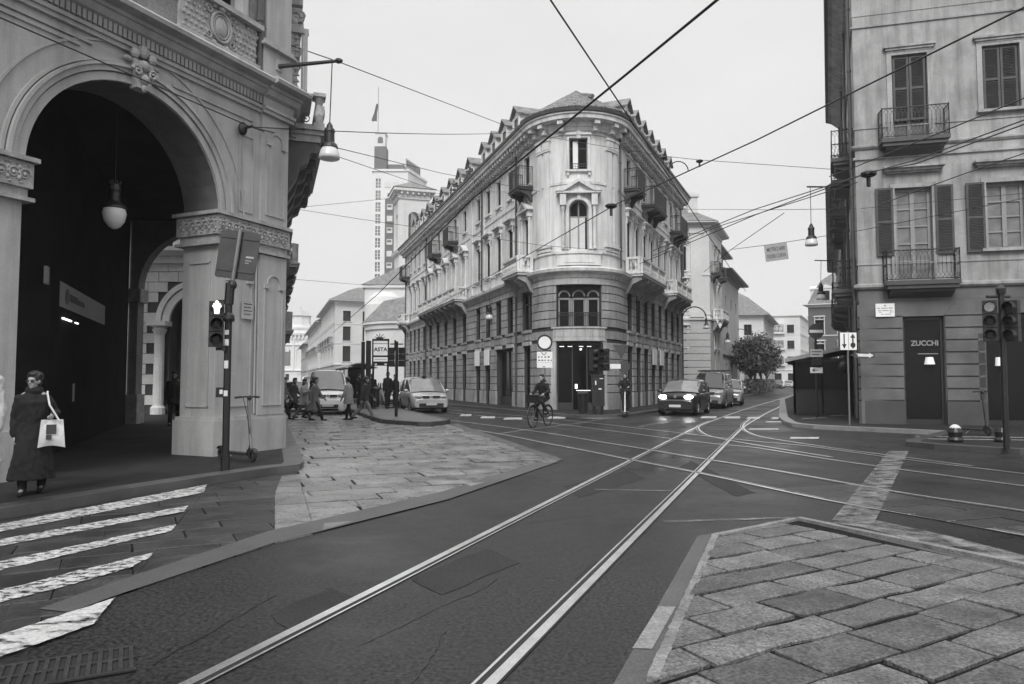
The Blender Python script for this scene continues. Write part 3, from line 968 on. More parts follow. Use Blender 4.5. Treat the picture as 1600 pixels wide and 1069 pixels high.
# end walls and a back so the mass is closed
PEND = [tuple(TL + dL * LLEN), tuple(TL + dL * LLEN - nL * 9), tuple(TRR + dR * RLEN - nR * 4), tuple(TRR + dR * RLEN)]
for i in range(3):
    a, b = PEND[i], PEND[i + 1]
    mb.add([(*a, ZG), (*b, ZG), (*b, 14.7), (*a, 14.7)], [(0, 1, 2, 3)])
mb.build('upper_wall', M_main, pal, world=I4)
mb = MB()
us = PM.brk(S0 + 0.6, S1 - 0.6)
for a, b in zip(us, us[1:]):                                         # dark rooms behind the windows
    mb.add([PM.fn((a, -0.75, ZG)), PM.fn((b, -0.75, ZG)), PM.fn((b, -0.75, ZT)), PM.fn((a, -0.75, ZT))], [(0, 1, 2, 3)])
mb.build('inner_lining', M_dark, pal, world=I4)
# rusticated blocks
mb = MB()
def piers(ops, u0, u1):
    e = sorted((o[0], o[1]) for o in ops)
    out, c = [], u0
    for a, b in e:
        if a - c > 0.12: out.append((c, a))
        c = max(c, b)
    if u1 - c > 0.12: out.append((c, u1))
    return out
def courses(ops, z0, z1, n):
    hgt = (z1 - z0) / n
    for (a, b) in piers(ops, S0, S1):
        for k in range(n):
            PM.block(mb, a + 0.01, b - 0.01, -0.02, 0.06, z0 + k * hgt + 0.025, z0 + (k + 1) * hgt - 0.02)
courses(lo_ops, 0.95, 3.45, 6)
courses(mz_ops, 4.2, 6.3, 5)
for (a, b) in piers(lo_ops, S0, S1): PM.block(mb, a - 0.02, b + 0.02, -0.02, 0.10, ZG - 0.1, 0.93)
PM.block(mb, S0, MIDC - 1.35, -0.02, 0.05, 3.62, 4.02); PM.block(mb, MIDC + 1.35, S1, -0.02, 0.05, 3.62, 4.02)
for b in BAYS:
    PM.block(mb, b - 0.62, b + 0.62, -0.02, 0.15, 4.06, 4.2); PM.block(mb, b - 0.55, b + 0.55, -0.02, 0.09, 3.68, 4.05)
for a, b in piers([(o[0], o[1]) for o in lo_ops], S0, S1):
    pass
mb.build('rustication', M_rust, pal, world=I4)
mb = MB()
for b in BAYS: PM.block(mb, b - 0.62, b + 0.62, -0.02, 0.10, 3.4, 3.6)
PM.block(mb, MIDC - 1.3, MIDC + 1.3, -0.02, 0.12, 3.58, 4.12); PM.block(mb, MIDC - 1.36, MIDC + 1.36, -0.02, 0.18, 4.12, 4.2); PM.block(mb, MIDC - 1.36, MIDC + 1.36, -0.02, 0.16, 3.5, 3.58)
for sgn in (-1, 1): PM.block(mb, MIDC + sgn * 1.27 - 0.12, MIDC + sgn * 1.27 + 0.12, -0.02, 0.13, 0.13, 3.49)
for k in range(14):
    u = MIDC - 1.2 + k * 0.185
    PM.block(mb, u - 0.04, u + 0.04, 0.11, 0.14, 3.72, 4.0)
sweep(mb, PM.pts(S0, S1), [(0, 6.28), (0.1, 6.3), (0.1, 6.55), (0.05, 6.56), (0.05, 6.62)])
mb.build('stone_band', mat('pale stone band', 0.42, 0.8, 0.2, 1, 0.2, 30, 0.3, streak=0.25), pal, world=I4)
# string course, sill band, cornice
mb = MB()
sweep(mb, PM.pts(S0, S1), [(0.0, 6.62), (0.08, 6.64), (0.12, 6.8), (0.34, 6.9), (0.42, 6.92), (0.45, 7.06), (0.40, 7.08), (0.1, 7.2), (0.0, 7.22)])
sweep(mb, PM.pts(S0, S1), [(0.0, 7.84), (0.07, 7.86), (0.07, 7.96), (0.0, 7.98)])
sweep(mb, PM.pts(S0, S1), [(0.0, 11.3), (0.05, 11.32), (0.05, 11.44), (0.0, 11.46)])
sweep(mb, PM.pts(S0, S1), [(0.0, 13.80), (0.05, 13.81), (0.05, 13.86), (0.0, 13.87)])
mb.build('string_course', M_orn, pal, world=I4)
mb = MB()
sweep(mb, PM.pts(S0, S1), [(0.0, 13.96), (0.10, 14.0), (0.14, 14.15), (0.2, 14.17), (0.2, 14.40), (0.68, 14.42), (0.70, 14.60), (0.77, 14.64), (0.77, 14.72), (0.0, 14.74)])
mb.build('cornice', M_orn, pal, world=I4)
mb = MB()
sweep(mb, PM.pts(S0, S1), [(0.64, 14.73), (0.84, 14.74), (0.87, 14.86), (0.74, 14.89), (0.64, 14.84)])
mb.build('gutter', M_gutter, pal, world=I4)
mb = MB()
def bracket(u, w0, wd):
    PM.block(mb, u - wd / 2, u + wd / 2, 0.19, 0.60, 14.20, 14.395); PM.block(mb, u - wd / 2 + 0.02, u + wd / 2 - 0.02, 0.05, 0.36, 13.93, 14.195)
k = S0 + 0.3
while k < -0.4: bracket(k, 0, 0.17); k += 0.46
k = ARC + 0.5
while k < S1: bracket(k, 0, 0.17); k += 0.46
for u in (0.25, 0.95, MIDC - 0.75, MIDC + 0.75, ARC - 0.95, ARC - 0.25): bracket(u, 0, 0.22)
mb.build('cornice_brackets', M_orn, pal, world=I4)
# pilasters on the rounded corner
mb = MB()
for c in (0.65, ARC - 0.65):
    for q in (-0.28, 0.28):
        PM.block(mb, c + q - 0.19, c + q + 0.19, -0.01, 0.09, 8.55, 13.1); PM.block(mb, c + q - 0.24, c + q + 0.24, -0.01, 0.14, 13.1, 13.2)
        PM.block(mb, c + q - 0.22, c + q + 0.22, -0.01, 0.16, 13.2, 13.62); PM.block(mb, c + q - 0.26, c + q + 0.26, -0.01, 0.2, 13.62, 13.74)
    PM.block(mb, c - 0.62, c + 0.62, -0.01, 0.16, 8.2, 8.3); PM.block(mb, c - 0.58, c + 0.58, -0.01, 0.13, 8.3, 8.42); PM.block(mb, c - 0.54, c + 0.54, -0.01, 0.11, 8.42, 8.55)
    PM.block(mb, c - 0.55, c + 0.55, -0.01, 0.10, 8.0, 8.2)
    mb.build('pilaster', M_main, pal, world=I4); mb = MB()
PM.block(mb, MIDC - 1.05, MIDC + 1.05, -0.01, 0.16, 7.24, 7.8); PM.block(mb, MIDC - 1.1, MIDC + 1.1, -0.01, 0.22, 7.8, 7.94); PM.block(mb, MIDC - 0.7, MIDC + 0.7, 0.15, 0.19, 7.36, 7.68)
mb.build('parapet_panel', M_main, pal, world=I4)
for x in (-9.8, -12.6, -3.0, -27.0, -36.4, ARC + 16.5):
    m2 = MB(); PM.block(m2, x - 0.25, x + 0.25, -0.01, 0.07, 7.3, 14.2); m2.build('pilaster', M_main, pal, world=I4)
# corner windows
def corner_arch_window():
    M = PM.mat(MIDC, 8.03, -0.2)
    w, h = 0.96, 2.47
    fr, pn, su, sh = MB(), MB(), MB(), MB()
    r = w / 2; sp = h - r
    def ring(mb, r0, r1, y0, y1, n=16):
        P = [(cos(pi * k / n), sin(pi * k / n)) for k in range(n + 1)]
        for k in range(n):
            (c0, s0), (c1, s1) = P[k], P[k + 1]
            mb.prism([(r0 * c0, sp + r0 * s0), (r1 * c0, sp + r1 * s0), (r1 * c1, sp + r1 * s1), (r0 * c1, sp + r0 * s1)], y0, y1, axis='y')
    ring(fr, r - 0.07, r, 0, 0.06); fr.box(-r, -r + 0.07, 0, 0.06, 0, sp); fr.box(r - 0.07, r, 0, 0.06, 0, sp)
    fr.box(-0.035, 0.035, -0.01, 0.05, 0, h - 0.07)
    fr.box(-r, r, -0.01, 0.05, h * 0.66, h * 0.66 + 0.06)
    pn.prism([(-r + 0.02, 0)] + [(-(r - 0.02) * cos(pi * k / 12), sp + (r - 0.02) * sin(pi * k / 12)) for k in range(13)] + [(r - 0.02, 0)], 0.03, 0.04, axis='y')
    sh.box(-r + 0.08, -0.04, -0.012, 0.02, 0.03, h * 0.655); sh.box(0.04, r - 0.16, -0.012, 0.02, 0.03, h * 0.655)
    y1, y0 = -0.26, -0.19
    ring(su, r + 0.01, r + 0.16, y1 - 0.02, y0)
    for sx in (-1, 1):
        su.box(min(sx * (r + 0.01), sx * (r + 0.16)), max(sx * (r + 0.01), sx * (r + 0.16)), y1 - 0.02, y0, 0, sp)
        su.lathe([(0.11, 0), (0.11, 0.1), (0.085, 0.14), (0.08, 1.9), (0.12, 2.1), (0.12, 2.16)], (sx * (r + 0.3), -0.28, 0.0), 12)
        su.box(sx * (r + 0.3) - 0.15, sx * (r + 0.3) + 0.15, -0.45, y0 + 0.1, 2.17, 2.72)
    z = 2.76
    su.box(-1.1, 1.1, -0.5, y0 + 0.25, z, z + 0.09)
    for sx in (-1, 1):
        su.prism([(sx * 1.14, z + 0.094), (0, z + 0.72), (0, z + 0.56), (sx * 0.75, z + 0.094)], -0.54, y0 + 0.2, axis='y')
    su.prism([(-0.75, z + 0.094), (0.75, z + 0.094), (0, z + 0.55)], -0.32, y0 + 0.2, axis='y')
    su.box(-0.09, 0.09, -0.36, y0, h - 0.02, z)
    o = fr.build('window', M_framel, pal, world=M)
    pn.build('pane', M_glass, o, world=M); su.build('surround', M_orn, o, world=M); sh.build('inner_shutter', M_farpale, o, world=M)
corner_arch_window()
o = window(pal, PM, MIDC, 12.03, 0.92, 1.59, 'key', 0.2)
M = PM.mat(MIDC, 12.03, -0.17)
mb = MB(); mb.box(-0.27, -0.02, -0.004, 0.01, 0.1, 1.5); mb.build('curtain', M_sign, o, world=M)
mb = MB(); railing_mb(mb, [(-0.46, 0.0), (0.46, 0.0)], 0.34, 0.1); mb.build('railing', M_iron, o, world=M)
M = PM.mat(MIDC, 4.2, -0.5)
fr, pn, rl = MB(), MB(), MB()
for c, w in ((-0.72, 0.62), (0.0, 0.66), (0.72, 0.62)):
    for x in (c - w / 2, c + w / 2 - 0.09): fr.box(x, x + 0.09, -0.05, 0.05, 0, 1.45)
    fr.box(c - w / 2, c + w / 2, -0.05, 0.05, 1.38, 1.47)
    for k in range(12):
        a0, a1 = pi * k / 12, pi * (k + 1) / 12
        r0, r1 = w / 2 - 0.08, w / 2
        fr.prism([(c + r0 * cos(a0), 1.55 + r0 * sin(a0)), (c + r1 * cos(a0), 1.55 + r1 * sin(a0)), (c + r1 * cos(a1), 1.55 + r1 * sin(a1)), (c + r0 * cos(a1), 1.55 + r0 * sin(a1))], -0.05, 0.05, axis='y')
pn.sheet([(-1.14, 0.06, 0), (1.14, 0.06, 0), (1.14, 0.06, 2.08), (-1.14, 0.06, 2.08)])
rl.box(-1.14, 1.14, -0.3, -0.26, 0.0, 0.03); railing_mb(rl, [(-1.12, -0.2), (1.12, -0.2)], 0.72, 0.08)
o = fr.build('window', M_framel, pal, world=M); pn.build('pane', M_glass, o, world=M); rl.build('railing', M_iron, o, world=M)
tag(o, 'triple arched window with a low iron railing over the shop')
mb = MB()
for sx in (-0.36, 0.36): mb.lathe([(0.06, 0), (0.05, 0.1), (0.045, 1.3), (0.07, 1.42)], (sx, -0.1, 0.02), 8)
mb.build('colonnette', M_rust, o, world=M)
# all the bays
for b in BAYS:
    left = b < 0
    if b not in (-4.3, -6.5):
        window(pal, PM, b, ZG + 0.02, 1.06, 3.2, 'none', 0.13)
    window(pal, PM, b, 4.26, 1.56 if b == -1.48 else 1.02, 1.98, 'none', 0.13)
    mid = left and -26 < b < -13
    kind = 'ped' if (b == -1.48 or mid) else 'hood'
    window(pal, PM, b, 8.05, 0.88, 2.14, kind, 0.08, smat=M_orn)
    window(pal, PM, b, 12.0, 0.84, 1.54, 'key', 0.08)
M = PM.mat(-5.37, ZG, -0.3)
mb = MB(); mb.box(-1.57, -1.47, -0.06, 0.06, 0, 3.2); mb.box(1.47, 1.57, -0.06, 0.06, 0, 3.2); mb.box(-1.47, 1.47, -0.06, 0.06, 3.1, 3.2); mb.box(-0.05, 0.05, -0.06, 0.06, 0, 3.1); mb.box(-1.47, 1.47, -0.06, 0.06, 0, 0.5)
o = mb.build('shop_window', M_frame, pal, world=M)
mb = MB(); mb.sheet([(-1.47, 0, 0.5), (1.47, 0, 0.5), (1.47, 0, 3.1), (-1.47, 0, 3.1)]); mb.build('pane', M_glass, o, world=M)
for b in (-8.7, -10.9, ARC + 7.8, ARC + 9.8):
    M = PM.mat(b, 2.5, 0.12)
    mb = MB(); mb.box(-0.5, 0.5, -0.03, 0.03, 0, 0.95)
    tag(mb.build('shop_sign', M_sign, pal, world=M), 'white sign panel across the top of a ground floor opening')
# the corner shop: glazed door, counter and ceiling lamps
M = PM.mat(MIDC, ZG, -0.42)
fr = MB()
for x in (-1.15, -0.36, 0.36, 1.09): fr.box(x, x + 0.06, -0.03, 0.03, 0, 3.3)
fr.box(-1.15, 1.15, -0.03, 0.03, 3.24, 3.32); fr.box(-1.15, -0.36, -0.03, 0.03, 0, 0.35); fr.box(0.42, 1.15, -0.03, 0.03, 0, 0.35)
o = fr.build('shop_front', M_frame, pal, world=M)
mb = MB()
for x in (-0.85, -0.45, 0.1, 0.5): mb.cb((x, -0.12, 3.12), (0.22, 0.03, 0.03))
mb.ell((0.08, -0.12, 2.98), (0.06, 0.03, 0.06), 8, 6); mb.cb((0.2, -0.12, 0.95), (0.7, 0.02, 0.03)); mb.cb((-0.15, -0.12, 1.15), (0.12, 0.02, 0.22))
mb.build('shop_light', M_white_e, o, world=M)
mb = MB(); mb.sheet([(-1.1, 0.02, 0), (1.1, 0.02, 0), (1.1, 0.02, 3.3), (-1.1, 0.02, 3.3)]); mb.build('pane', M_glass, o, world=M)
# balconies
stone_balcony(pal, PM, -1.75, 7.24, 2.7, 0.95, 0.8)
stone_balcony(pal, PM, -20.0, 7.24, 13.0, 1.0, 0.8)
stone_balcony(pal, PM, -36.2, 7.24, 2.4, 0.9, 0.8)
stone_balcony(pal, PM, ARC + 4.2, 7.24, 6.0, 1.0, 0.8)
stone_balcony(pal, PM, ARC + 13.3, 7.24, 5.6, 1.0, 0.8)
for b, w in ((-1.48, 1.7), (-17.2, 1.7), (-22.7, 1.7), (-36.2, 1.6), (ARC + 2.1, 1.6), (ARC + 6.9, 3.4), (ARC + 14.6, 2.6)):
    iron_balcony(pal, PM, b, 11.75, w, 0.8, 1.05, M_plinth)
for u in (-9.75, -2.95, -27.0, -36.9, ARC + 0.05, ARC + 16.7): pipe(pal, PM, u, 7.3 if u in (ARC + 0.05, -9.75) else 0.2, 14.0, 0.16)
# roof
mb = MB()
def hw(u): return min(4.2, 2.2 + 0.39 * u)
def roof_side(o, d, n, ln):
    us_ = [0, 1.5, 3, 5.13, ln]
    for u0_, u1_ in zip(us_, us_[1:]):
        P = []
        for u_, w_ in ((u0_, -0.78), (u1_, -0.78), (u1_, hw(u1_)), (u0_, hw(u0_))):
            p = o + d * u_ - n * w_
            P.append((p.x, p.y, 14.87 + (w_ + 0.78) * 0.6))
        mb.add(P, [(0, 1, 2, 3)])
roof_side(TL, dL, nL, LLEN); roof_side(TRR, dR, nR, RLEN)
P = [TL + dL * 5.13 - nL * 4.2, TL + dL * LLEN - nL * 4.2, TL + dL * LLEN - nL * 9, TRR + dR * RLEN - nR * 4.2]
mb.add([(p.x, p.y, 17.86) for p in P], [(0, 1, 2, 3)])
N = 40
vs = [(CEN.x, CEN.y, 16.82)]
for k in range(N + 1):
    an = aL - 0.1 + (aR - aL + 0.2) * k / N
    vs.append((CEN.x + cos(an) * 3.0, CEN.y + sin(an) * 3.0, 14.87))
mb.add(vs, [(0, k, k + 1) for k in range(1, N + 1)])
random.seed(3)
for k in range(2 * N + 1):                      # rows of cover tiles
    an = aL - 0.08 + (aR - aL + 0.16) * k / (2 * N)
    nrow = 9
    for j in range(nrow):
        f0, f1 = 1 - j / nrow, 1 - (j + 0.92) / nrow
        if f0 < 0.35 and k % 2: continue
        if f0 < 0.18 and k % 4: continue
        jit = random.uniform(-0.012, 0.012)
        p0 = (CEN.x + cos(an + jit) * 3.06 * f0, CEN.y + sin(an + jit) * 3.06 * f0, 16.84 - 1.95 * f0 + random.uniform(-0.015, 0.03))
        p1 = (CEN.x + cos(an) * 3.06 * f1, CEN.y + sin(an) * 3.06 * f1, 16.86 - 1.95 * f1)
        mb.tube([p0, p1], [0.062, 0.05], 5)
mb.ell((CEN.x, CEN.y, 16.8), (0.16, 0.16, 0.12), 8, 5)
mb.tube([(CEN.x, CEN.y, 16.7), (CEN.x + 0.5, CEN.y - 0.9, 16.3), (CEN.x + 0.7, CEN.y - 1.5, 16.03)], [0.1, 0.13, 0.12], 6)
mb.build('roof', M_tile, pal, world=I4)
def dormer(u, w=-0.35):
    M = PM.mat(u, 15.3, w) @ Matrix.Diagonal((0.92, 1, 1.0, 1))
    mb = MB()
    mb.prism([(-0.55, 0), (0.55, 0), (0.55, 1.55), (0, 1.95), (-0.55, 1.55)], 0, 1.7, axis='y')
    mb.box(-0.62, -0.42, -0.06, -0.004, 0, 1.5); mb.box(0.42, 0.62, -0.06, -0.004, 0, 1.5)
    o = mb.build('dormer', M_main, pal, world=M)
    mb = MB()
    for sx in (-1, 1):
        mb.prism([(sx * 0.76, 1.46), (0, 2.06), (0, 2.14), (sx * 0.78, 1.53)], -0.22, 1.9, axis='y')
    mb.build('dormer_roof', M_tile, o, world=M)
    mb = MB(); mb.sheet([(-0.4, -0.006, 0.35), (0.4, -0.006, 0.35), (0.4, -0.006, 1.4), (-0.4, -0.006, 1.4)]); mb.build('pane', M_glass, o, world=M)
for b in LB[1:]: dormer(-b)
for b in RB[:-1]: dormer(ARC + b + 1.2)
mb = MB()
for u in (-12.4, -16, -21.5, -25):                                   # plants on the eaves
    M = PM.mat(u, 15.1, 0.2)
    for k in range(60):
        p = M @ V((random.gauss(0, 0.3), random.gauss(0, 0.2), random.uniform(0, 0.9)))
        mb.ell(p, (0.09, 0.09, 0.06), 4, 3)
mb.build('roof_plants', mat('dark leaves', 0.05, 0.6, 0.4, 6, 0.3, 30, 0.1), pal, world=I4)
# ------------------------------------------------------------------ the arcaded palace on the left
K1 = V((-5.74, 13.86)); dA = V((0.414, 0.910)); dA.normalize()
K2 = K1 + dA * 1.86
dB = V((-0.321, 0.947)); dB.normalize()
nA, nB = V((dA.y, -dA.x)), V((dB.y, -dB.x))
AL, BL = 18.0, 10.0
PA = Perim([('line', tuple(K2 - dA * AL), tuple(K2)), ('line', tuple(K2), tuple(K2 + dB * BL))])
PA.s0 = AL
arc_h = empty('arcade_palace', (K2.x, K2.y, 0.12), 0, 'tall stuccoed palace with an open arcade, carved imposts and a bracketed corner balcony', 'palace')
TW = 0.92
a_ops = [(-5.55, -1.86, ZG, 6.645, True, TW), (-10.44, -6.75, ZG, 6.645, True, TW), (-15.33, -11.64, ZG, 6.645, True, TW), (1.3, 4.9, ZG, 6.6, True, TW), (5.9, 9.3, ZG, 6.5, True, TW)]
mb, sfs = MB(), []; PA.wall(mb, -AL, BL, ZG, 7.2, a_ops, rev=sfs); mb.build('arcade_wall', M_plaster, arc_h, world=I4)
M_soffit = mat('shade-toned arch soffit', 0.12, 0.9, 0.35, 0.8, 0.15, 40, 0.2, spec=0.2)  # shade under the arches put into the soffit's darker base colour
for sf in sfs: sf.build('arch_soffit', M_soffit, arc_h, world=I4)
def s_of(x, o=K2, d=dA):
    k = (x - 800) / _F
    return (k * o.y - o.x) / (d.x - k * d.y)
up_ops = []
for c in (s_of(328), s_of(328) - 4.89, s_of(328) - 9.78): up_ops.append((c - 0.62, c + 0.62, 9.0, 11.6))
for c in (3.0, 7.3): up_ops.append((c - 0.6, c + 0.6, 8.0, 11.2))
mb = MB(); PA.wall(mb, -AL, BL, 7.2, 14.5, up_ops)
E2 = K2 + dB * BL
mb.add([(E2.x, E2.y, 7.0), (E2.x - 14, E2.y, 7.0), (E2.x - 14, E2.y, 14.5), (E2.x, E2.y, 14.5)], [(0, 1, 2, 3)])
mb.build('upper_wall', M_plaster, arc_h, world=I4)
mb = MB()
for a, b in ((-AL, up_ops[2][0] - 0.2), (up_ops[2][1] + 0.2, up_ops[1][0] - 0.2), (up_ops[1][1] + 0.2, up_ops[0][0] - 0.2), (up_ops[0][1] + 0.2, -0.92)):
    PA.block(mb, a, b, -0.05, 0.012, 7.75, 13.5)
mb.build('brick_panel', M_plasterd, arc_h, world=I4)
# dark inside: inner faces, back wall, ceiling
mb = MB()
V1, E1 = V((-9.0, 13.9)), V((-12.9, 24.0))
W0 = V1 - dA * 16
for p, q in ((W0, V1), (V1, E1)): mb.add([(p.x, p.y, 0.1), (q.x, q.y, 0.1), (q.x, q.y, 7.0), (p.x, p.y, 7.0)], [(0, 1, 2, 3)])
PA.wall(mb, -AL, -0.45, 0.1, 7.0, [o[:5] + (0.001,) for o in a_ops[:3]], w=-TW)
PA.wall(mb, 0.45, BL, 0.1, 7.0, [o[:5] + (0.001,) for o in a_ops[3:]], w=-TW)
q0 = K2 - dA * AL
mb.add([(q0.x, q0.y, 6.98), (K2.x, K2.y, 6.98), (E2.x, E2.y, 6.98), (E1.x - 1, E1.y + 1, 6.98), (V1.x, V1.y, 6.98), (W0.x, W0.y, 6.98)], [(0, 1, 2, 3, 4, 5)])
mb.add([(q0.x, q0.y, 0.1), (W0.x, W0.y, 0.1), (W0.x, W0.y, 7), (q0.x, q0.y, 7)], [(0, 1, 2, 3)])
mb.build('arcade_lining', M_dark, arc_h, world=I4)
# end arch of the arcade
PE = Perim([('line', (-13.4, 24.0), (-7.9, 24.3))])
mb = MB(); PE.wall(mb, 0, PE.L, ZG, 7.0, [(0.80, 4.8, ZG, 6.65, True, 0.45)]); PE.wall(mb, 0, PE.L, ZG, 7.0, [(0.80, 4.8, ZG, 6.65, True, 0.001)], w=-0.45)
mb.build('end_arch', M_plasterd, arc_h, world=I4)
mb = MB()
PE.block(mb, 0.1, 0.92, -0.5, 0.1, 4.2, 4.65); PE.block(mb, 0.1, 0.88, -0.5, 0.06, 0.1, 1.1); PE.block(mb, 4.7, 5.4, -0.5, 0.1, 4.2, 4.65)
mb.build('end_impost', M_carve, arc_h, world=I4)
# imposts, plinths, pilasters and panels
def pier_ring(mb, u0, u1, w, z0, z1, back=TW):
    """a band round a pier: front and both inner jambs"""
    PA.block(mb, u0 - w, u1 + w, -back - w, w, z0, z1)
imp, pl, pn = MB(), MB(), MB()
for (u0, u1) in ((-6.75, -5.55), (-11.64, -10.44), (4.9, 5.9)):
    pier_ring(imp, u0, u1, 0.10, 4.42, 4.80); pier_ring(imp, u0, u1, 0.16, 4.81, 4.88); pier_ring(imp, u0, u1, 0.05, 4.28, 4.42); pier_ring(imp, u0, u1, 0.12, 4.22, 4.28)
    pier_ring(pl, u0, u1, 0.07, 0.1, 0.84)
    imp.build('impost', M_carve, arc_h, world=I4); pl.build('plinth', M_plaster, arc_h, world=I4); imp, pl = MB(), MB()
# corner pier: front, chamfer end and the side face
def corner_ring(mb, w, z0, z1):
    p = [K2 + nA * w + dA * (w * 0.35), K2 + nB * w, K2 + dB * (1.3 + w) + nB * w, K2 + dB * (1.3 + w) - nB * (TW + w), K2 - dA * 0.1 - nA * (TW + w), K1 - dA * w - nA * (TW + w), K1 - dA * w + nA * w]
    mb.prism([tuple(q) for q in p], z0, z1)
corner_ring(imp, 0.10, 4.42, 4.80); corner_ring(imp, 0.16, 4.81, 4.88); corner_ring(imp, 0.05, 4.28, 4.42); corner_ring(imp, 0.12, 4.22, 4.28)
corner_ring(pl, 0.09, 0.1, 0.80); corner_ring(pl, 0.06, 0.80, 0.86)
imp.build('impost', M_carve, arc_h, world=I4); pl.build('plinth', M_plaster, arc_h, world=I4)
mb = MB()
def scroll(F, c, r, sg, n=14, tr=0.013):
    """a spiral in the face frame F(u, z, out)"""
    mb.tube([F(c[0] + r * (1 - 0.8 * k / n) * cos(sg * k * 0.62), c[1] + r * (1 - 0.8 * k / n) * sin(k * 0.62), 0.012) for k in range(n + 1)], [tr * (1.15 - 0.5 * k / n) for k in range(n + 1)], 5)
    mb.ell(F(c[0], c[1], 0.015), (0.024, 0.024, 0.024), 7, 5)
def carve_band(F, u0, u1):
    n = max(1, round((u1 - u0) / 0.3)); st = (u1 - u0) / n
    for k in range(n):
        m = u0 + st * (k + 0.5)
        scroll(F, (m - st * 0.24, 4.605), 0.095, 1); scroll(F, (m + st * 0.24, 4.605), 0.095, -1)
        for du, dz, r in ((0, 4.70, 0.03), (0, 4.62, 0.022), (0, 4.54, 0.034), (-st * 0.48, 4.68, 0.026), (-st * 0.48, 4.53, 0.026)): mb.ell(F(m + du, dz, 0.006), (r, r, r * 1.2), 6, 5)
        for du, dz in ((-st * 0.42, 4.75), (st * 0.42, 4.75), (-st * 0.1, 4.75), (st * 0.1, 4.48), (-st * 0.4, 4.47)): mb.ell(F(m + du, dz, 0.0), (0.03, 0.03, 0.018), 6, 4)
Ff = lambda u, z, o: PA.fn((u, 0.10 + o, z))
carve_band(Ff, -1.92, -0.02); carve_band(Ff, -6.82, -5.5)
def Fj(u, z, o):
    q = K1 - dA * (0.10 + o) - nA * u
    return (q.x, q.y, z)
carve_band(Fj, -0.05, 0.98)
mb.build('impost_carving', M_carve, arc_h, world=I4)
mb = MB()
PA.block(mb, -0.80, -0.02, -0.01, 0.07, 4.9, 7.2); PA.block(mb, -0.80, -0.02, -0.01, 0.07, 0.86, 4.2)
PA.block(mb, -0.80, -0.02, -0.01, 0.10, 7.2, 7.85); PA.block(mb, -0.76, -0.02, -0.01, 0.10, 8.75, 14.4)
mb.build('pilaster', M_plaster, arc_h, world=I4)
def panel(mb, u0, u1, z0, z1, w=0.0, t=0.03, d=0.022, lobe=True):
    for a, b, c, e in ((u0, u0 + t, z0, z1), (u1 - t, u1, z0, z1), (u0 + t, u1 - t, z0, z0 + t)): PA.block(mb, a, b, w - 0.01, w + d, c, e)
    m, r = (u0 + u1) / 2, (u1 - u0) / 2
    if lobe:
        N = 10
        for k in range(N):
            p = [(m - rr * cos(pi * j / N), z1 + 0.1 + rr * sin(pi * j / N)) for rr in (r * 0.62, r * 0.62 + t) for j in (k, k + 1)]
            q = [PA.fn((x, w + ww, z)) for (x, z) in (p[0], p[1], p[3], p[2]) for ww in (-0.01, d)]
            mb.add(q, [(1, 3, 5, 7), (0, 1, 3, 2), (4, 5, 7, 6)])
        for sx in (-1, 1): PA.block(mb, m + sx * r * 0.8 - r * 0.25, m + sx * r * 0.8 + r * 0.25, w - 0.01, w + d + 0.02, z1, z1 + 0.09)
    else: PA.block(mb, u0 + t, u1 - t, w - 0.01, w + d, z1 - t, z1)
mb = MB()
panel(mb, -1.62, -0.95, 1.05, 3.55); panel(mb, -0.68, -0.12, 1.05, 3.5, 0.07); panel(mb, -0.68, -0.12, 5.05, 6.55, 0.07); panel(mb, -1.36, -0.98, 5.0, 6.6, 0, lobe=False)
# inner jamb panel (faces the opening)
def jamb(p0, p1, z0, z1):
    q = K1 - dA * 0.02
    def F(a, z, o=0.0): r = K1 - nA * a - dA * o; return (r.x, r.y, z)
    for a, b, c, e in ((p0, p0 + 0.03, z0, z1), (p1 - 0.03, p1, z0, z1), (p0, p1, z0, z0 + 0.03), (p0, p1, z1 - 0.03, z1)):
        mb.add([F(a, c), F(b, c), F(b, e), F(a, e), F(a, c, 0.025), F(b, c, 0.025), F(b, e, 0.025), F(a, e, 0.025)], [(4, 5, 6, 7), (0, 1, 5, 4), (1, 2, 6, 5), (2, 3, 7, 6), (3, 0, 4, 7)])
jamb(0.16, 0.76, 1.05, 3.9)
PA.block(mb, -13.5, -4.75, -0.01, 0.03, 6.93, 6.99); PA.block(mb, -13.5, -4.55, -0.01, 0.04, 7.03, 7.07); PA.block(mb, -3.0, -1.02, -0.01, 0.03, 6.93, 6.97)
mb.build('panel_moulding', M_plaster, arc_h, world=I4)
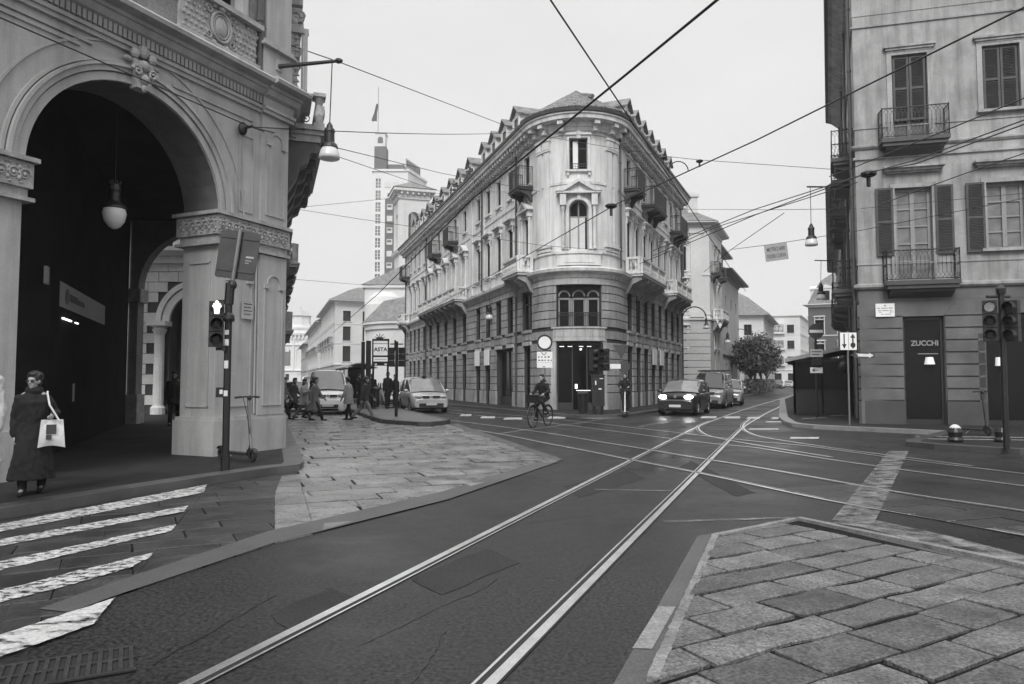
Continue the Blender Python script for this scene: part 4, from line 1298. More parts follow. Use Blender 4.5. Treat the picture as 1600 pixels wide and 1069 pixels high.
# archivolts
mb = MB()
for o in a_ops[:3]:
    c, r, sp = (o[0] + o[1]) / 2, (o[1] - o[0]) / 2, o[3] - (o[1] - o[0]) / 2
    for r0, r1, d in ((0.003, 0.13, 0.05), (0.15, 0.24, 0.085), (0.24, 0.29, 0.12), (0.31, 0.36, 0.06), (0.62, 0.66, 0.025)):
        N = 44
        for k in range(N):
            a0, a1 = pi * k / N, pi * (k + 1) / N
            q = []
            for rr, aa in ((r + r0, a0), (r + r1, a0), (r + r1, a1), (r + r0, a1)):
                for ww in (-0.01, d): q.append(PA.fn((c - rr * cos(aa), ww, sp + rr * sin(aa))))
            mb.add(q, [(1, 3, 5, 7), (2, 3, 5, 4), (0, 1, 7, 6)])
mb.build('archivolt', M_plaster, arc_h, world=I4)
for o in a_ops[:2]:
    c, top = (o[0] + o[1]) / 2, o[3]
    M = PA.mat(c, top, 0)
    mb = MB()
    mb.prism([(-0.13, -0.06), (0.13, -0.06), (0.2, 0.42), (-0.2, 0.42)], -0.17, 0.02, axis='y')
    for sx in (-1, 1):
        pts = [(sx * (0.15 + 0.095 * (1 - k / 14) * cos(k * 0.75)), -0.2, 0.22 + 0.095 * (1 - k / 14) * sin(k * 0.75)) for k in range(13)]
        mb.tube(pts, 0.028, 5)
        mb.ell((sx * 0.26, -0.1, 0.40), (0.1, 0.05, 0.05), 7, 5); mb.ell((sx * 0.17, -0.15, 0.52), (0.09, 0.06, 0.09), 7, 5)
    mb.ell((0, -0.2, 0.1), (0.08, 0.07, 0.09), 8, 6); mb.ell((0, -0.17, 0.34), (0.11, 0.08, 0.1), 8, 6); mb.ell((0, -0.14, 0.6), (0.1, 0.07, 0.12), 8, 6); mb.ell((0, -0.18, -0.05), (0.05, 0.05, 0.07), 6, 5)
    mb.build('keystone', M_carve, arc_h, world=M)
# entablature
mb = MB()
pp = PA.pts(-AL, BL)
prof = [(0, 7.18), (0.06, 7.19), (0.06, 7.26), (0.10, 7.27), (0.10, 7.33), (0.03, 7.34), (0.05, 7.52), (0.14, 7.56), (0.20, 7.66), (0.24, 7.67), (0.24, 7.74), (0.42, 7.77), (0.44, 7.84), (0.38, 7.9), (0.02, 7.96)]
sweep(mb, pp, prof)
sweep(mb, [tuple(K2 - dA * 0.84), tuple(K2), tuple(K2 + dB * 0.9)], [(w + 0.09, z + 0.003) for w, z in prof])
mb.build('entablature', M_plaster, arc_h, world=I4)
mb = MB()
k = -9.0
while k < -0.85: PA.block(mb, k, k + 0.06, 0.0, 0.085, 7.38, 7.54); k += 0.09
mb.build('frieze_fluting', M_plaster, arc_h, world=I4)
mb = MB()
PA.block(mb, -0.86, -0.0, -0.01, 0.13, 7.97, 8.62); PA.block(mb, -0.94, 0.02, -0.01, 0.22, 8.62, 8.68); PA.block(mb, -0.9, 0.0, -0.01, 0.18, 8.68, 8.75); PA.block(mb, -0.52, -0.34, 0.1, 0.16, 8.22, 8.46)
sweep(mb, PA.pts(-AL, -0.9), [(0, 8.66), (0.07, 8.67), (0.09, 8.74), (0, 8.78)])
mb.build('pedestal', M_plaster, arc_h, world=I4)
for c, _, _, _ in up_ops[:3]:
    c += 0.62
    M = PA.mat(c, 8.0, 0)
    mb = MB()
    mb.box(-1.0, 1.0, -0.16, -0.004, 0.02, 0.1); mb.box(-1.05, 1.05, -0.2, -0.004, 0.86, 0.96); mb.box(-0.95, 0.95, -0.08, -0.004, 0.1, 0.86)
    for i in range(16):
        for j in range(6):
            x, z = -0.87 + i * 0.116 + (0.058 if j % 2 else 0), 0.17 + j * 0.12
            if abs(x) < 0.34: continue
            mb.ell((x, -0.09, z), (0.04, 0.025, 0.04), 5, 3)
    for rr, tr in ((1.0, 0.03), (0.78, 0.018)):
        mb.tube([(0.24 * rr * cos(2 * pi * k / 24), -0.11, 0.48 + 0.29 * rr * sin(2 * pi * k / 24)) for k in range(24)], tr, 6, closed=True)
    mb.ell((0, -0.09, 0.48), (0.17, 0.05, 0.21), 12, 8)
    for sx in (-1, 1):
        for sz in (-1, 1):
            mb.tube([(sx * (0.30 + 0.10 * (1 - 0.8 * k / 12) * cos(k * 0.65)), -0.1, 0.48 + sz * (0.24 + 0.10 * (1 - 0.8 * k / 12) * sin(k * 0.65))) for k in range(13)], 0.02, 5)
            mb.ell((sx * 0.16, -0.1, 0.48 + sz * 0.36), (0.07, 0.04, 0.045), 7, 5)
    mb.ell((0, -0.12, 0.83), (0.09, 0.06, 0.06), 8, 5)
    mb.build('balcony_panel', M_carve, arc_h, world=M)
    window(arc_h, PA, c, 9.0, 1.2, 2.55, 'plain', 0.2, fmat=M_framel, smat=M_plaster)
for c in (3.0, 7.3): window(arc_h, PA, c, 8.0, 1.16, 3.15, 'hood', 0.22, smat=M_plaster)
pipe(arc_h, PA, -0.93, 8.1, 14, 0.07, 0.06)
mb = MB(); M = PA.mat(-0.93, 0, 0.07); mb.tube([(0, 0, 8.12), (0, -0.02, 8.02), (-0.08, -0.06, 7.95), (-0.3, -0.1, 7.93)], 0.06, 7); mb.build('pipe_elbow', M_gutter, arc_h, world=M)
mb = MB(); M = PA.mat(-0.86, 0, 0.03); mb.tube([(0, 0, 0.9), (0, 0, 4.2)], 0.022, 6); mb.tube([(0.06, 0, 0.9), (0.06, 0, 4.2)], 0.014, 6); mb.build('conduit', M_plaster, arc_h, world=M)
# corner stone balcony over the side street
def corner_balcony():
    M = PA.mat(3.4, 7.42, 0) @ Matrix.Diagonal((1, 0.72, 1, 1))
    mb = MB(); mb.box(-2.9, 2.9, -1.15, -0.004, -0.2, 0.0); mb.box(-2.97, 2.97, -1.24, -0.004, -0.1, -0.02)
    mb.box(-2.85, 2.85, -1.05, -0.004, -0.36, -0.2)
    o = mb.build('balcony', M_carve, arc_h, world=M)
    b = MB()
    for x in (-2.6, -1.3, 0, 1.3, 2.6):
        b = MB(); b.prism([(-0.01, -0.364), (-1.0, -0.364), (-1.02, -0.55), (-0.75, -0.62), (-0.66, -0.85), (-0.42, -0.95), (-0.34, -1.2), (-0.1, -1.5), (-0.01, -1.52)], x - 0.2, x + 0.2, axis='x')
        b.lathe([(0.0, -0.21), (0.13, -0.21), (0.13, 0.21), (0.0, 0.21)], (x, -0.9, -0.48), 10, axis='x')
        b.build('bracket', M_plinth, o, world=M)
    p = MB()
    def post(x, y): 
        p.box(x - 0.17, x + 0.17, y - 0.17, y + 0.17, 0.0, 0.1); p.box(x - 0.2, x + 0.2, y - 0.2, y + 0.2, 0.72, 0.8); p.lathe([(0.13, 0.1), (0.17, 0.3), (0.1, 0.55), (0.17, 0.72)], (x, y, 0), 8)
        p.ell((x, y - 0.14, 0.4), (0.1, 0.05, 0.18), 8, 5)
    for x in (-2.7, 0, 2.7): post(x, -1.0)
    for x0, x1 in ((-2.5, -0.2), (0.2, 2.5)): p.box(x0, x1, -1.08, -0.92, 0.72, 0.8); p.box(x0, x1, -1.08, -0.92, 0, 0.08)
    for yy in (-0.8, -0.35): p.box(-2.79, -2.62, yy - 0.22, yy + 0.22, 0.72, 0.8)
    p.box(-2.79, -2.62, -0.85, -0.05, 0, 0.08)
    p.build('balustrade', M_carve, o, world=M)
    s = MB()
    for (cx, cy) in [(-2.7, -0.35), (-2.7, -0.62)] + [(-2.3 + 0.42 * k, -1.0) for k in range(5)] + [(0.4 + 0.42 * k, -1.0) for k in range(5)]:
        for dz, sg in ((0.5, 1), (0.25, -1)):
            pts = [((cx + (0 if cx == -2.7 and cy > -0.9 else 0.13 * (1 - k / 12) * cos(k * 0.8))), cy + (0.13 * (1 - k / 12) * cos(k * 0.8) if cx == -2.7 and cy > -0.9 else 0), dz + 0.12 * (1 - k / 12) * sin(sg * k * 0.8)) for k in range(11)]
            s.tube(pts, 0.022, 4)
    s.build('scrollwork', M_framel, o, world=M)
    c = MB()                                    # carved door case behind the balcony
    c.box(-1.35, -0.75, -0.28, -0.004, 0.02, 3.1); c.box(0.75, 1.35, -0.28, -0.004, 0.02, 3.1); c.box(-1.5, 1.5, -0.5, -0.004, 3.1, 3.5)
    for x in (-1.05, 1.05):
        c.ell((x, -0.34, 2.6), (0.16, 0.14, 0.3), 8, 6); c.ell((x, -0.34, 2.1), (0.1, 0.1, 0.2), 8, 5); c.lathe([(0.0, 3.0), (0.2, 3.0), (0.16, 3.3), (0.24, 3.5), (0, 3.52)], (x, -0.4, 0), 8)
    c.build('door_case', M_carve, o, world=M)
corner_balcony()
mb = MB(); M = PA.mat(0.55, 8.25, 0)
mb.box(0.0, 0.14, -0.44, -0.36, 0.0, 1.35); mb.box(0.0, 0.14, -0.46, -0.003, 1.35, 1.46); mb.box(0.03, 0.11, -0.35, -0.30, 0.0, 1.35)
for k in range(9): mb.prism([(-0.27, 0.06 + 0.145 * k), (-0.13, 0.06 + 0.145 * k), (-0.2, 0.15 + 0.145 * k)], 0.04, 0.09, axis='x')
mb.build('window_hood', M_plaster, arc_h, world=M)
for z, r in ((1.75, 0.14), (2.35, 0.12)):
    mb = MB()
    mb.tube([(0.1, -0.15 - r * (1 - 0.8 * k / 12) * cos(k * 0.65), z + r * (1 - 0.8 * k / 12) * sin(k * 0.65)) for k in range(13)], 0.04, 6); mb.box(0.02, 0.18, -0.32, -0.003, z - 0.34, z - 0.2); mb.ell((0.1, -0.1, z - 0.12), (0.09, 0.12, 0.1), 8, 6)
    mb.build('corner_carving', M_carve, arc_h, world=M)
# shop front under the arcade
sh = V1; sd = E1 - V1; sd.normalize()
PSH = Perim([('line', tuple(V1), tuple(E1))])
mb = MB(); M = PSH.mat(3.55, 0, -0.06)
o = MB(); o.box(-2.75, 2.75, -0.06, 0.0, 3.1, 3.62); o = o.build('shop_fascia', mat('grey fascia', 0.4, 0.6, 0.1, 2, 0.05, 20, 0), arc_h, world=M)
k = MB(); k.lathe([(0.0, -0.005), (0.17, -0.005), (0.17, 0.0)], (-2.05, -0.065, 3.36), 14, axis='y')
for i in range(11): k.box(-1.78 + i * 0.15, -1.78 + i * 0.15 + (0.11 if i < 6 else 0.12), -0.068, -0.061, 3.29, 3.29 + (0.16 if i < 6 else 0.12))
k.build('fascia_lettering', M_signg, o, world=M)
mb = MB()
for x in (-2.75, -1.4, 0.0, 1.4, 2.65): mb.box(x, x + 0.1, -0.05, 0.0, 0.12, 3.08)
mb.box(-2.65, 2.65, -0.05, 0, 0.12, 0.5)
o2 = mb.build('shop_front', M_frame, arc_h, world=M)
mb = MB(); mb.sheet([(-2.65, -0.01, 0.5), (2.65, -0.01, 0.5), (2.65, -0.01, 3.08), (-2.65, -0.01, 3.08)]); mb.build('pane', M_shopglass, o2, world=M)
mb = MB(); mb.cb((-2.2, -0.1, 2.86), (0.85, 0.03, 0.035)); mb.cb((-1.2, -0.1, 2.86), (0.28, 0.03, 0.03)); mb.cb((-0.85, -0.03, 2.0), (0.05, 0.02, 0.45)); mb.build('strip_light', mat('strip light', 0.8, 0.5, 0, 1, 0, 1, 0, emit=1.6), o2, world=M)
mb = MB(); mb.box(-1.2, -1.02, -0.07, -0.05, 1.1, 1.5); mb.build('notice', M_farmid, o2, world=M)
M = Matrix.Translation(D(75, 432, 13.9)) @ Matrix.Rotation(radians(-66), 4, 'Z')
mb = MB(); mb.box(-0.26, 0.26, -0.03, 0.03, -0.17, 0.17); o = mb.build('blade_sign', M_farmid, arc_h, world=M)
mb = MB(); mb.box(-0.16, 0.12, -0.036, -0.031, -0.06, 0.07); mb.build('blade_sign_print', M_signg, o, world=M)
# ------------------------------------------------------------------ the house on the right
CC = V((11.76, 24.19)); dC = V((0.966, -0.258)); dC.normalize()
SL = 19.5
PR = Perim([('line', tuple(CC + V((0.4043, 0.9147)) * SL), tuple(CC)), ('line', tuple(CC), tuple(CC + dC * 14))])
PR.s0 = SL
rh = empty('corner_house', (CC.x, CC.y, 0.12), 0, 'plain plastered corner house with dark louvred shutters and iron balconies', 'house')
ZR = 17.0
COLS = [1.74, 4.45, 7.3, 10.2, 12.6]
SIDE = [-2.1, -5.2, -8.3, -11.6, -15.0, -18.0]
g_ops = [(1.32, 2.55, ZG, 3.7), (3.72, 5.5, ZG, 3.75), (6.6, 7.9, ZG, 3.7), (9.4, 10.9, ZG, 3.7)] + [(s - 0.5, s + 0.5, ZG, 3.6) for s in SIDE]
u_ops = [(c - 0.56, c + 0.56, 4.9 if i in (0, 3) else 5.85, 8.03) for i, c in enumerate(COLS)] + [(c - 0.54, c + 0.54, 9.65 if i in (0, 3) else 10.45, 12.6) for i, c in enumerate(COLS)]
u_ops += [(s - 0.5, s + 0.5, 4.9, 7.6) for s in SIDE] + [(s - 0.5, s + 0.5, 9.65, 12.2) for s in SIDE]
mb = MB(); PR.wall(mb, -SL, 14, ZG, 4.7, g_ops); mb.build('ground_wall', M_rightlo, rh, world=I4)
mb = MB(); PR.wall(mb, -SL, 14, 4.7, ZR, u_ops)
e0, e1 = CC + V((0.4043, 0.9147)) * SL, CC + dC * 14
mb.add([(*e0, ZG), (e0.x + 9, e0.y - 3, ZG), (e0.x + 9, e0.y - 3, ZR), (*e0, ZR)], [(0, 1, 2, 3)]); mb.add([(*e1, ZG), (e1.x + 3, e1.y + 10, ZG), (e1.x + 3, e1.y + 10, ZR), (*e1, ZR)], [(0, 1, 2, 3)])
mb.build('upper_wall', M_right, rh, world=I4)
mb = MB()
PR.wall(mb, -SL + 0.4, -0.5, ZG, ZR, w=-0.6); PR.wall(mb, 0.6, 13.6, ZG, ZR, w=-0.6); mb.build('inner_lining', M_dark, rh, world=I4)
# ground-floor courses with splayed heads over the doors
mb = MB()
def rpiers(ops, u0, u1):
    e = sorted((o[0], o[1]) for o in ops); out, c = [], u0
    for a, b in e:
        if b < u0 or a > u1: continue
        if a - c > 0.15: out.append((c, a))
        c = max(c, b)
    if u1 - c > 0.15: out.append((c, u1))
    return out
for (a, b) in rpiers(g_ops, 0.0, 14):
    for k in range(7):
        z0, z1 = 0.90 + k * 0.40, 0.90 + (k + 1) * 0.40
        PR.block(mb, a + (0.0 if a < 0.1 else 0.02), b - 0.02, -0.01, 0.06, z0 + 0.025, z1 - 0.025)
    w = b - a
    zz = 3.72
    q = [(a, zz), (b, zz), (b - min(0.36, w * 0.3), 4.12), (a + (0 if a < 0.1 else min(0.36, w * 0.3)), 4.12)]
    P = [PR.fn((x, ww, z)) for ww in (-0.01, 0.06) for x, z in q]
    mb.add(P, [(4, 5, 6, 7), (0, 1, 5, 4), (1, 2, 6, 5), (2, 3, 7, 6), (3, 0, 4, 7)])
for (a, b) in rpiers([o for o in g_ops if o[0] < 0], -SL, 0.0):
    for k in range(7): PR.block(mb, a + 0.02, b - (0.0 if b > -0.1 else 0.02), -0.01, 0.06, 0.925 + k * 0.40, 0.90 + (k + 1) * 0.40 - 0.025)
PR.block(mb, 0, 14, -0.01, 0.035, 4.24, 4.62); PR.block(mb, -SL, 0, -0.01, 0.035, 4.24, 4.62)
mb.build('ashlar_courses', M_rightlo, rh, world=I4)
mb = MB()
for (a, b) in rpiers(g_ops, -SL, 14):
    mb = MB(); PR.block(mb, a, b, -0.01, 0.08, 0.1, 0.88); mb.build('plinth', M_plinth, rh, world=I4)
mb = MB()
pp = PR.pts(-SL, 14)
sweep(mb, pp, [(0, 4.62), (0.08, 4.64), (0.14, 4.7), (0.14, 4.78), (0, 4.84)]); sweep(mb, pp, [(0, 5.46), (0.03, 5.465), (0.03, 5.5), (0, 5.51)])
sweep(mb, pp, [(0, 9.06), (0.07, 9.08), (0.07, 9.16), (0, 9.18)]); sweep(mb, pp, [(0, 9.42), (0.05, 9.44), (0.10, 9.5), (0.10, 9.56), (0, 9.6)])
sweep(mb, pp, [(0, 10.14), (0.03, 10.145), (0.03, 10.18), (0, 10.19)]); sweep(mb, pp, [(0, 13.68), (0.05, 13.69), (0.05, 13.76), (0, 13.78)]); sweep(mb, pp, [(0, 14.1), (0.02, 14.11), (0.02, 14.14), (0, 14.15)])
mb.build('string_course', M_right, rh, world=I4)
mb = MB(); sweep(mb, pp, [(0, 16.5), (0.15, 16.55), (0.55, 16.9), (0.7, 16.95), (0.74, 17.15), (0, 17.2)]); mb.build('eaves', M_right, rh, world=I4)
mb = MB(); sweep(mb, pp, [(0.7, 16.97), (0.84, 17.0), (0.86, 17.14), (0.72, 17.155)]); mb.build('gutter', M_gutter, rh, world=I4)
mb = MB(); sweep(mb, pp, [(0.7, 17.16), (-5, 19.8)]); mb.build('roof', M_tile, rh, world=I4)
# windows with pale casements, shutters and hoods
def shutter(root, P, u, z, w, h, ang=0.0, off=0.03):
    mb = MB()
    t = 0.07
    mb.box(0, t, -0.02, 0.02, 0, h); mb.box(w - t, w, -0.02, 0.02, 0, h); mb.box(t, w - t, -0.02, 0.02, 0, t); mb.box(t, w - t, -0.02, 0.02, h - t, h); mb.box(t, w - t, -0.02, 0.02, h * 0.5 - 0.04, h * 0.5 + 0.04)
    n = int(h / 0.055)
    for k in range(n):
        zc = t + (h - 2 * t) * (k + 0.5) / n
        if abs(zc - h * 0.5) < 0.05: continue
        mb.add([(t, -0.02, zc - 0.022), (w - t, -0.02, zc - 0.022), (w - t, 0.018, zc + 0.02), (t, 0.018, zc + 0.02)], [(0, 1, 2, 3)])
        mb.add([(t, -0.02, zc - 0.03), (w - t, -0.02, zc - 0.03), (w - t, 0.018, zc + 0.012), (t, 0.018, zc + 0.012)], [(0, 1, 2, 3)])
    return mb.build('shutter', M_shutter, root, world=P.mat(u, z, off) @ Matrix.Rotation(ang, 4, 'Z'))
def casement(root, P, u, z, w, h, ins=0.2):
    M = P.mat(u, z, -ins)
    fr, cu, pn = MB(), MB(), MB()
    fr.box(-w / 2, -w / 2 + 0.09, -0.03, 0.03, 0, h); fr.box(w / 2 - 0.09, w / 2, -0.03, 0.03, 0, h); fr.box(-w / 2 + 0.09, w / 2 - 0.09, -0.03, 0.03, h - 0.1, h); fr.box(-w / 2 + 0.09, w / 2 - 0.09, -0.03, 0.03, 0, 0.08)
    fr.box(-0.065, 0.065, -0.045, 0.03, 0.08, h - 0.1)
    n = 4 if h < 2.4 else 5
    for k in range(1, n):
        zz = 0.08 + (h - 0.18) * k / n
        fr.box(-w / 2 + 0.09, -0.065, -0.025, 0.03, zz - 0.025, zz + 0.025); fr.box(0.065, w / 2 - 0.09, -0.025, 0.03, zz - 0.025, zz + 0.025)
    pn.sheet([(-w / 2 + 0.05, 0.02, 0.04), (w / 2 - 0.05, 0.02, 0.04), (w / 2 - 0.05, 0.02, h - 0.05), (-w / 2 + 0.05, 0.02, h - 0.05)])
    o = fr.build('window', M_framel, root, world=M); pn.build('pane', M_glassc, o, world=M)
    return o
def hood(root, P, u, z, w, d=0.28, m=M_right):
    mb = MB(); M = P.mat(u, z, 0)
    mb.box(-w / 2, w / 2, -d, -0.003, 0.06, 0.13); mb.box(-w / 2 + 0.06, w / 2 - 0.06, -d * 0.7, -0.003, -0.02, 0.06); mb.box(-w / 2 + 0.12, w / 2 - 0.12, -d * 0.4, -0.003, -0.08, -0.02)
    return mb.build('window_hood', m, root, world=M)
def trim(root, P, u, z, w, h, t=0.14, d=0.05):
    mb = MB(); M = P.mat(u, z, 0)
    mb.box(-w / 2 - t, -w / 2 - 0.003, -d, 0.02, 0, h + t); mb.box(w / 2 + 0.003, w / 2 + t, -d, 0.02, 0, h + t); mb.box(-w / 2 - 0.003, w / 2 + 0.003, -d, 0.02, h + 0.003, h + t)
    return mb.build('window_surround', M_right, root, world=M)
def window_sill(root, P, u, z, w):
    mb = MB(); mb.box(-w / 2, w / 2, -0.16, -0.003, -0.09, 0); return mb.build('window_sill', M_right, root, world=P.mat(u, z, 0))
for i, c in enumerate(COLS):
    z1 = 4.9 if i in (0, 3) else 5.85
    casement(rh, PR, c, z1, 1.1, 8.03 - z1); trim(rh, PR, c, z1, 1.12, 8.03 - z1); hood(rh, PR, c, 8.6, 1.85, 0.32)
    z2 = 9.65 if i in (0, 3) else 10.45
    casement(rh, PR, c, z2, 1.06, 12.6 - z2, 0.24); trim(rh, PR, c, z2, 1.08, 12.6 - z2, 0.16); hood(rh, PR, c, 12.78, 1.6, 0.16)
    zs = 5.75
    if i: window_sill(rh, PR, c, z1, 1.5)
    shutter(rh, PR, c - 0.62 - 0.54, zs, 0.54, 2.3, off=0.07); shutter(rh, PR, c + 0.64, zs, 0.54, 2.3, off=0.07)
    zh = 12.58 - (10.4 if i else 10.35)
    zz = 10.42 if i else 10.35
    shutter(rh, PR, c - 0.50, zz, 0.49, 12.56 - zz, off=-0.06); shutter(rh, PR, c + 0.01, zz, 0.49, 12.56 - zz, off=-0.06)
    if i: window_sill(rh, PR, c, z2, 1.5)
def lattice_balcony(root, P, u, z, w, d=0.55, h=1.0, th=0.42):
    M = P.mat(u, z, 0)
    mb = MB(); mb.box(-w / 2, w / 2, -d, -0.003, -0.14, 0.0); mb.box(-w / 2 + 0.05, w / 2 - 0.05, -d + 0.06, -0.003, -0.26, -0.14)
    mb.prism([(-0.003, -0.26), (-d + 0.1, -0.26), (-d + 0.16, -0.36), (-0.1, -th - 0.08), (-0.003, -th - 0.1)], -w / 2 + 0.15, w / 2 - 0.15, axis='x')
    o = mb.build('balcony', M_plinth, root, world=M)
    rb = MB()
    pts = [(-w / 2 + 0.03, -0.02), (-w / 2 + 0.03, -d + 0.03), (w / 2 - 0.03, -d + 0.03), (w / 2 - 0.03, -0.02)]
    rb.tube([(p[0], p[1], h) for p in pts], 0.022, 5); rb.tube([(p[0], p[1], 0.05) for p in pts], 0.016, 5)
    for i in range(3):
        a, b = V(pts[i]), V(pts[i + 1])
        n = max(2, round((b - a).length / 0.125))
        for k in range(n + 1):
            p = a.lerp(b, k / n)
            if k in (0, n): rb.tube([(p.x, p.y, 0), (p.x, p.y, h + 0.03)], 0.018, 5)
            rb.tube([(p.x, p.y, 0.26), (p.x, p.y, h - 0.22)], 0.009, 4); rb.ell((p.x, p.y, h * 0.52), (0.02, 0.02, 0.04), 5, 3)
            if k < n:
                q, m = a.lerp(b, (k + 1) / n), a.lerp(b, (k + 0.5) / n)
                for z0, z1, z2 in ((0.26, 0.16, 0.06), (h - 0.22, h - 0.12, h - 0.02)):
                    rb.tube([(p.x, p.y, z0), (m.x, m.y, z1), (q.x, q.y, z0)], 0.007, 3); rb.tube([(m.x, m.y, z1), (p.x, p.y, z2)], 0.007, 3); rb.tube([(m.x, m.y, z1), (q.x, q.y, z2)], 0.007, 3)
    rb.build('railing', M_iron, o, world=M)
    return o
lattice_balcony(rh, PR, 1.84, 4.84, 2.2); lattice_balcony(rh, PR, 1.74, 9.62, 2.05)
lattice_balcony(rh, PR, 10.2, 4.84, 2.2); lattice_balcony(rh, PR, 10.2, 9.62, 2.05)
for i, s in enumerate(SIDE):
    window(rh, PR, s, 4.9, 0.96, 2.65, 'plain', 0.22, smat=M_right); window(rh, PR, s, 9.65, 0.96, 2.5, 'plain', 0.22, smat=M_right); window(rh, PR, s, ZG, 0.96, 3.4, 'none', 0.2)
    if i != 2: lattice_balcony(rh, PR, s, 9.62, 1.7, 0.75)
    if i not in (1,): lattice_balcony(rh, PR, s, 4.84, 1.7, 0.8)
for u in (-0.25, -6.6, -13.4, -19.2): pipe(rh, PR, u, 0.3, 16.6, 0.12, 0.06)
# shop fronts: dark glazing, lit lamps and lettering inside
for u, w, h in ((1.935, 1.2, 3.56), (4.61, 1.74, 3.6), (7.25, 1.26, 3.56), (10.15, 1.46, 3.56)):
    M = PR.mat(u, ZG, -0.2)
    mb = MB()
    for x in (-w / 2, w / 2 - 0.07): mb.box(x, x + 0.07, -0.03, 0.03, 0, h)
    mb.box(-w / 2 + 0.07, w / 2 - 0.07, -0.03, 0.03, h - 0.1, h); mb.box(-w / 2 + 0.07, w / 2 - 0.07, -0.03, 0.03, 0, 0.16)
    o = mb.build('shop_front', M_signk, rh, world=M)
    mb = MB(); mb.sheet([(-w / 2 + 0.05, 0.01, 0.1), (w / 2 - 0.05, 0.01, 0.1), (w / 2 - 0.05, 0.01, h - 0.06), (-w / 2 + 0.05, 0.01, h - 0.06)]); mb.build('pane', M_shopglass, o, world=M)
    if u < 2:
        mb = MB(); text_mb(mb, 'ZUCCHI', 0.24, Matrix.Translation((0.07, -0.035, 2.68)) @ Matrix.Rotation(pi / 2, 4, 'X'), 0.005, bold=0.006, sx=0.92)
        mb.box(-0.14, 0.46, -0.03, -0.02, 2.32, 2.345); mb.build('lit_lettering', mat('dim lit letters', 0.2, 0.5, 0, 1, 0, 1, 0, emit=0.06), o, world=M)
        mb = MB(); mb.lathe([(0.11, 0.24), (0.165, 0.0), (0.155, 0.0), (0.10, 0.24)], (0.2, -0.02, 1.98), 14, a0=pi, a1=2 * pi); mb.build('lamp_shade', mat('glowing lamp shade', 0.7, 0.6, 0, 1, 0, 1, 0, emit=0.16), o, world=M)
    elif u < 5:
        mb = MB(); mb.lathe([(0.12, 0.28), (0.14, 0.0), (0.13, 0.0), (0.11, 0.28)], (-0.43, -0.02, 1.92), 14, a0=pi, a1=2 * pi); mb.build('lamp_shade', mat('glowing lamp shade b', 0.7, 0.6, 0, 1, 0, 1, 0, emit=0.22), o, world=M)
mb = MB(); PR.block(mb, 3.50, 3.72, -0.2, 0.06, 0.13, 3.1); mb.build('door_jamb', M_rightlo, rh, world=I4)
# street-name plaque
M = PR.mat(0.78, 3.92, 0.08)
mb = MB(); mb.box(-0.29, 0.29, -0.012, 0.012, -0.22, 0.22); o = mb.build('street_plaque', M_sign, rh, world=M)
mb = MB()
for (z, x0, n, s) in ((0.13, -0.03, 2, 0.04), (0.05, -0.24, 15, 0.028), (-0.03, -0.21, 13, 0.026), (-0.08, -0.19, 3, 0.02), (-0.08, 0.13, 4, 0.02), (-0.15, -0.13, 10, 0.02)):
    for k in range(n):
        if k in (3, 10) and n > 8: continue
        mb.box(x0 + k * 0.032, x0 + k * 0.032 + 0.021, -0.0145, -0.0125, z, z + s)
mb.build('plaque_lettering', M_signk, o, world=M)
# ------------------------------------------------------------------ further houses
SOFAR = []
def house(label, segs, base, zt, floors, lo=M_farmid, up=M_farpale, z1=None, spacing=2.4, ww=1.0, roof=M_tile, over=0.5, rise=1.6, kind='plain', skip=(), ground=True, w0=1.3, cornice=None, glass=None, cat='house', nm='town_house', deep=8, group=None, surr=None, end=1.0):
    """segs: plan polyline walked with the house on the left; floors: list of (sill, height)"""
    P = Perim([('line', tuple(a), tuple(b)) for a, b in zip(segs, segs[1:])], base)
    t = empty(nm, (segs[0][0], segs[0][1], base), 0, label, cat, group)
    z1 = z1 if z1 is not None else base + 4
    ops_lo, ops_up, wins = [], [], []
    acc = 0
    for i in range(len(segs) - 1):
        ln = (V(segs[i + 1]) - V(segs[i])).length
        if i not in skip:
            n = max(1, int((ln - 2 * w0 + spacing) / spacing)) if ln > 2 * w0 else (1 if ln > ww + 0.6 else 0)
            for k in range(n):
                c = acc + ln / 2 + (k - (n - 1) / 2) * spacing
                if ground:
                    ops_lo.append((c - ww * 0.55, c + ww * 0.55, base, z1 - 0.9)); wins.append((c, base, ww * 1.1, z1 - 0.9 - base, 'none'))
                for (sl, h) in floors:
                    (ops_up if sl > z1 else ops_lo).append((c - ww / 2, c + ww / 2, sl, sl + h)); wins.append((c, sl, ww, h, kind))
        acc += ln
    mb = MB(); P.wall(mb, 0, P.L, base - 0.1 if not ground else base, z1, ops_lo, 0.25); mb.build('ground_wall', lo, t, world=I4)
    mb = MB(); P.wall(mb, 0, P.L, z1, zt, ops_up, 0.25)
    a, b = V(segs[0]), V(segs[-1])
    mb.build('wall', up, t, world=I4)
    mb = MB(); pp = P.pts(0, P.L)
    sweep(mb, pp, [(0, z1 - 0.2), (0.15, z1 - 0.15), (0.18, z1), (0, z1 + 0.06)])
    for (sl, h) in floors[1:]: sweep(mb, pp, [(0, sl - 0.5), (0.06, sl - 0.48), (0.06, sl - 0.36), (0, sl - 0.34)])
    sweep(mb, pp, [(0, zt - 0.5), (0.1, zt - 0.45), (0.15, zt - 0.2), (over, zt - 0.12), (over, zt), (0, zt + 0.02)])
    mb.build('cornice', cornice or up, t, world=I4)
    if roof is not None:
        mb = MB(); sweep(mb, pp, [(over + 0.05, zt + 0.01), (-2.5, zt + rise), (-deep * 0.5, zt + rise * 1.3), (-deep, zt)]); mb.build('roof', roof, t, world=I4)
    for (c, z, w, h, k) in wins:
        window(t, P, c, z, w - 0.02, h - 0.01, k, 0.2 if k != 'none' else 0.22, glass=glass, smat=surr or up)
    return t, P
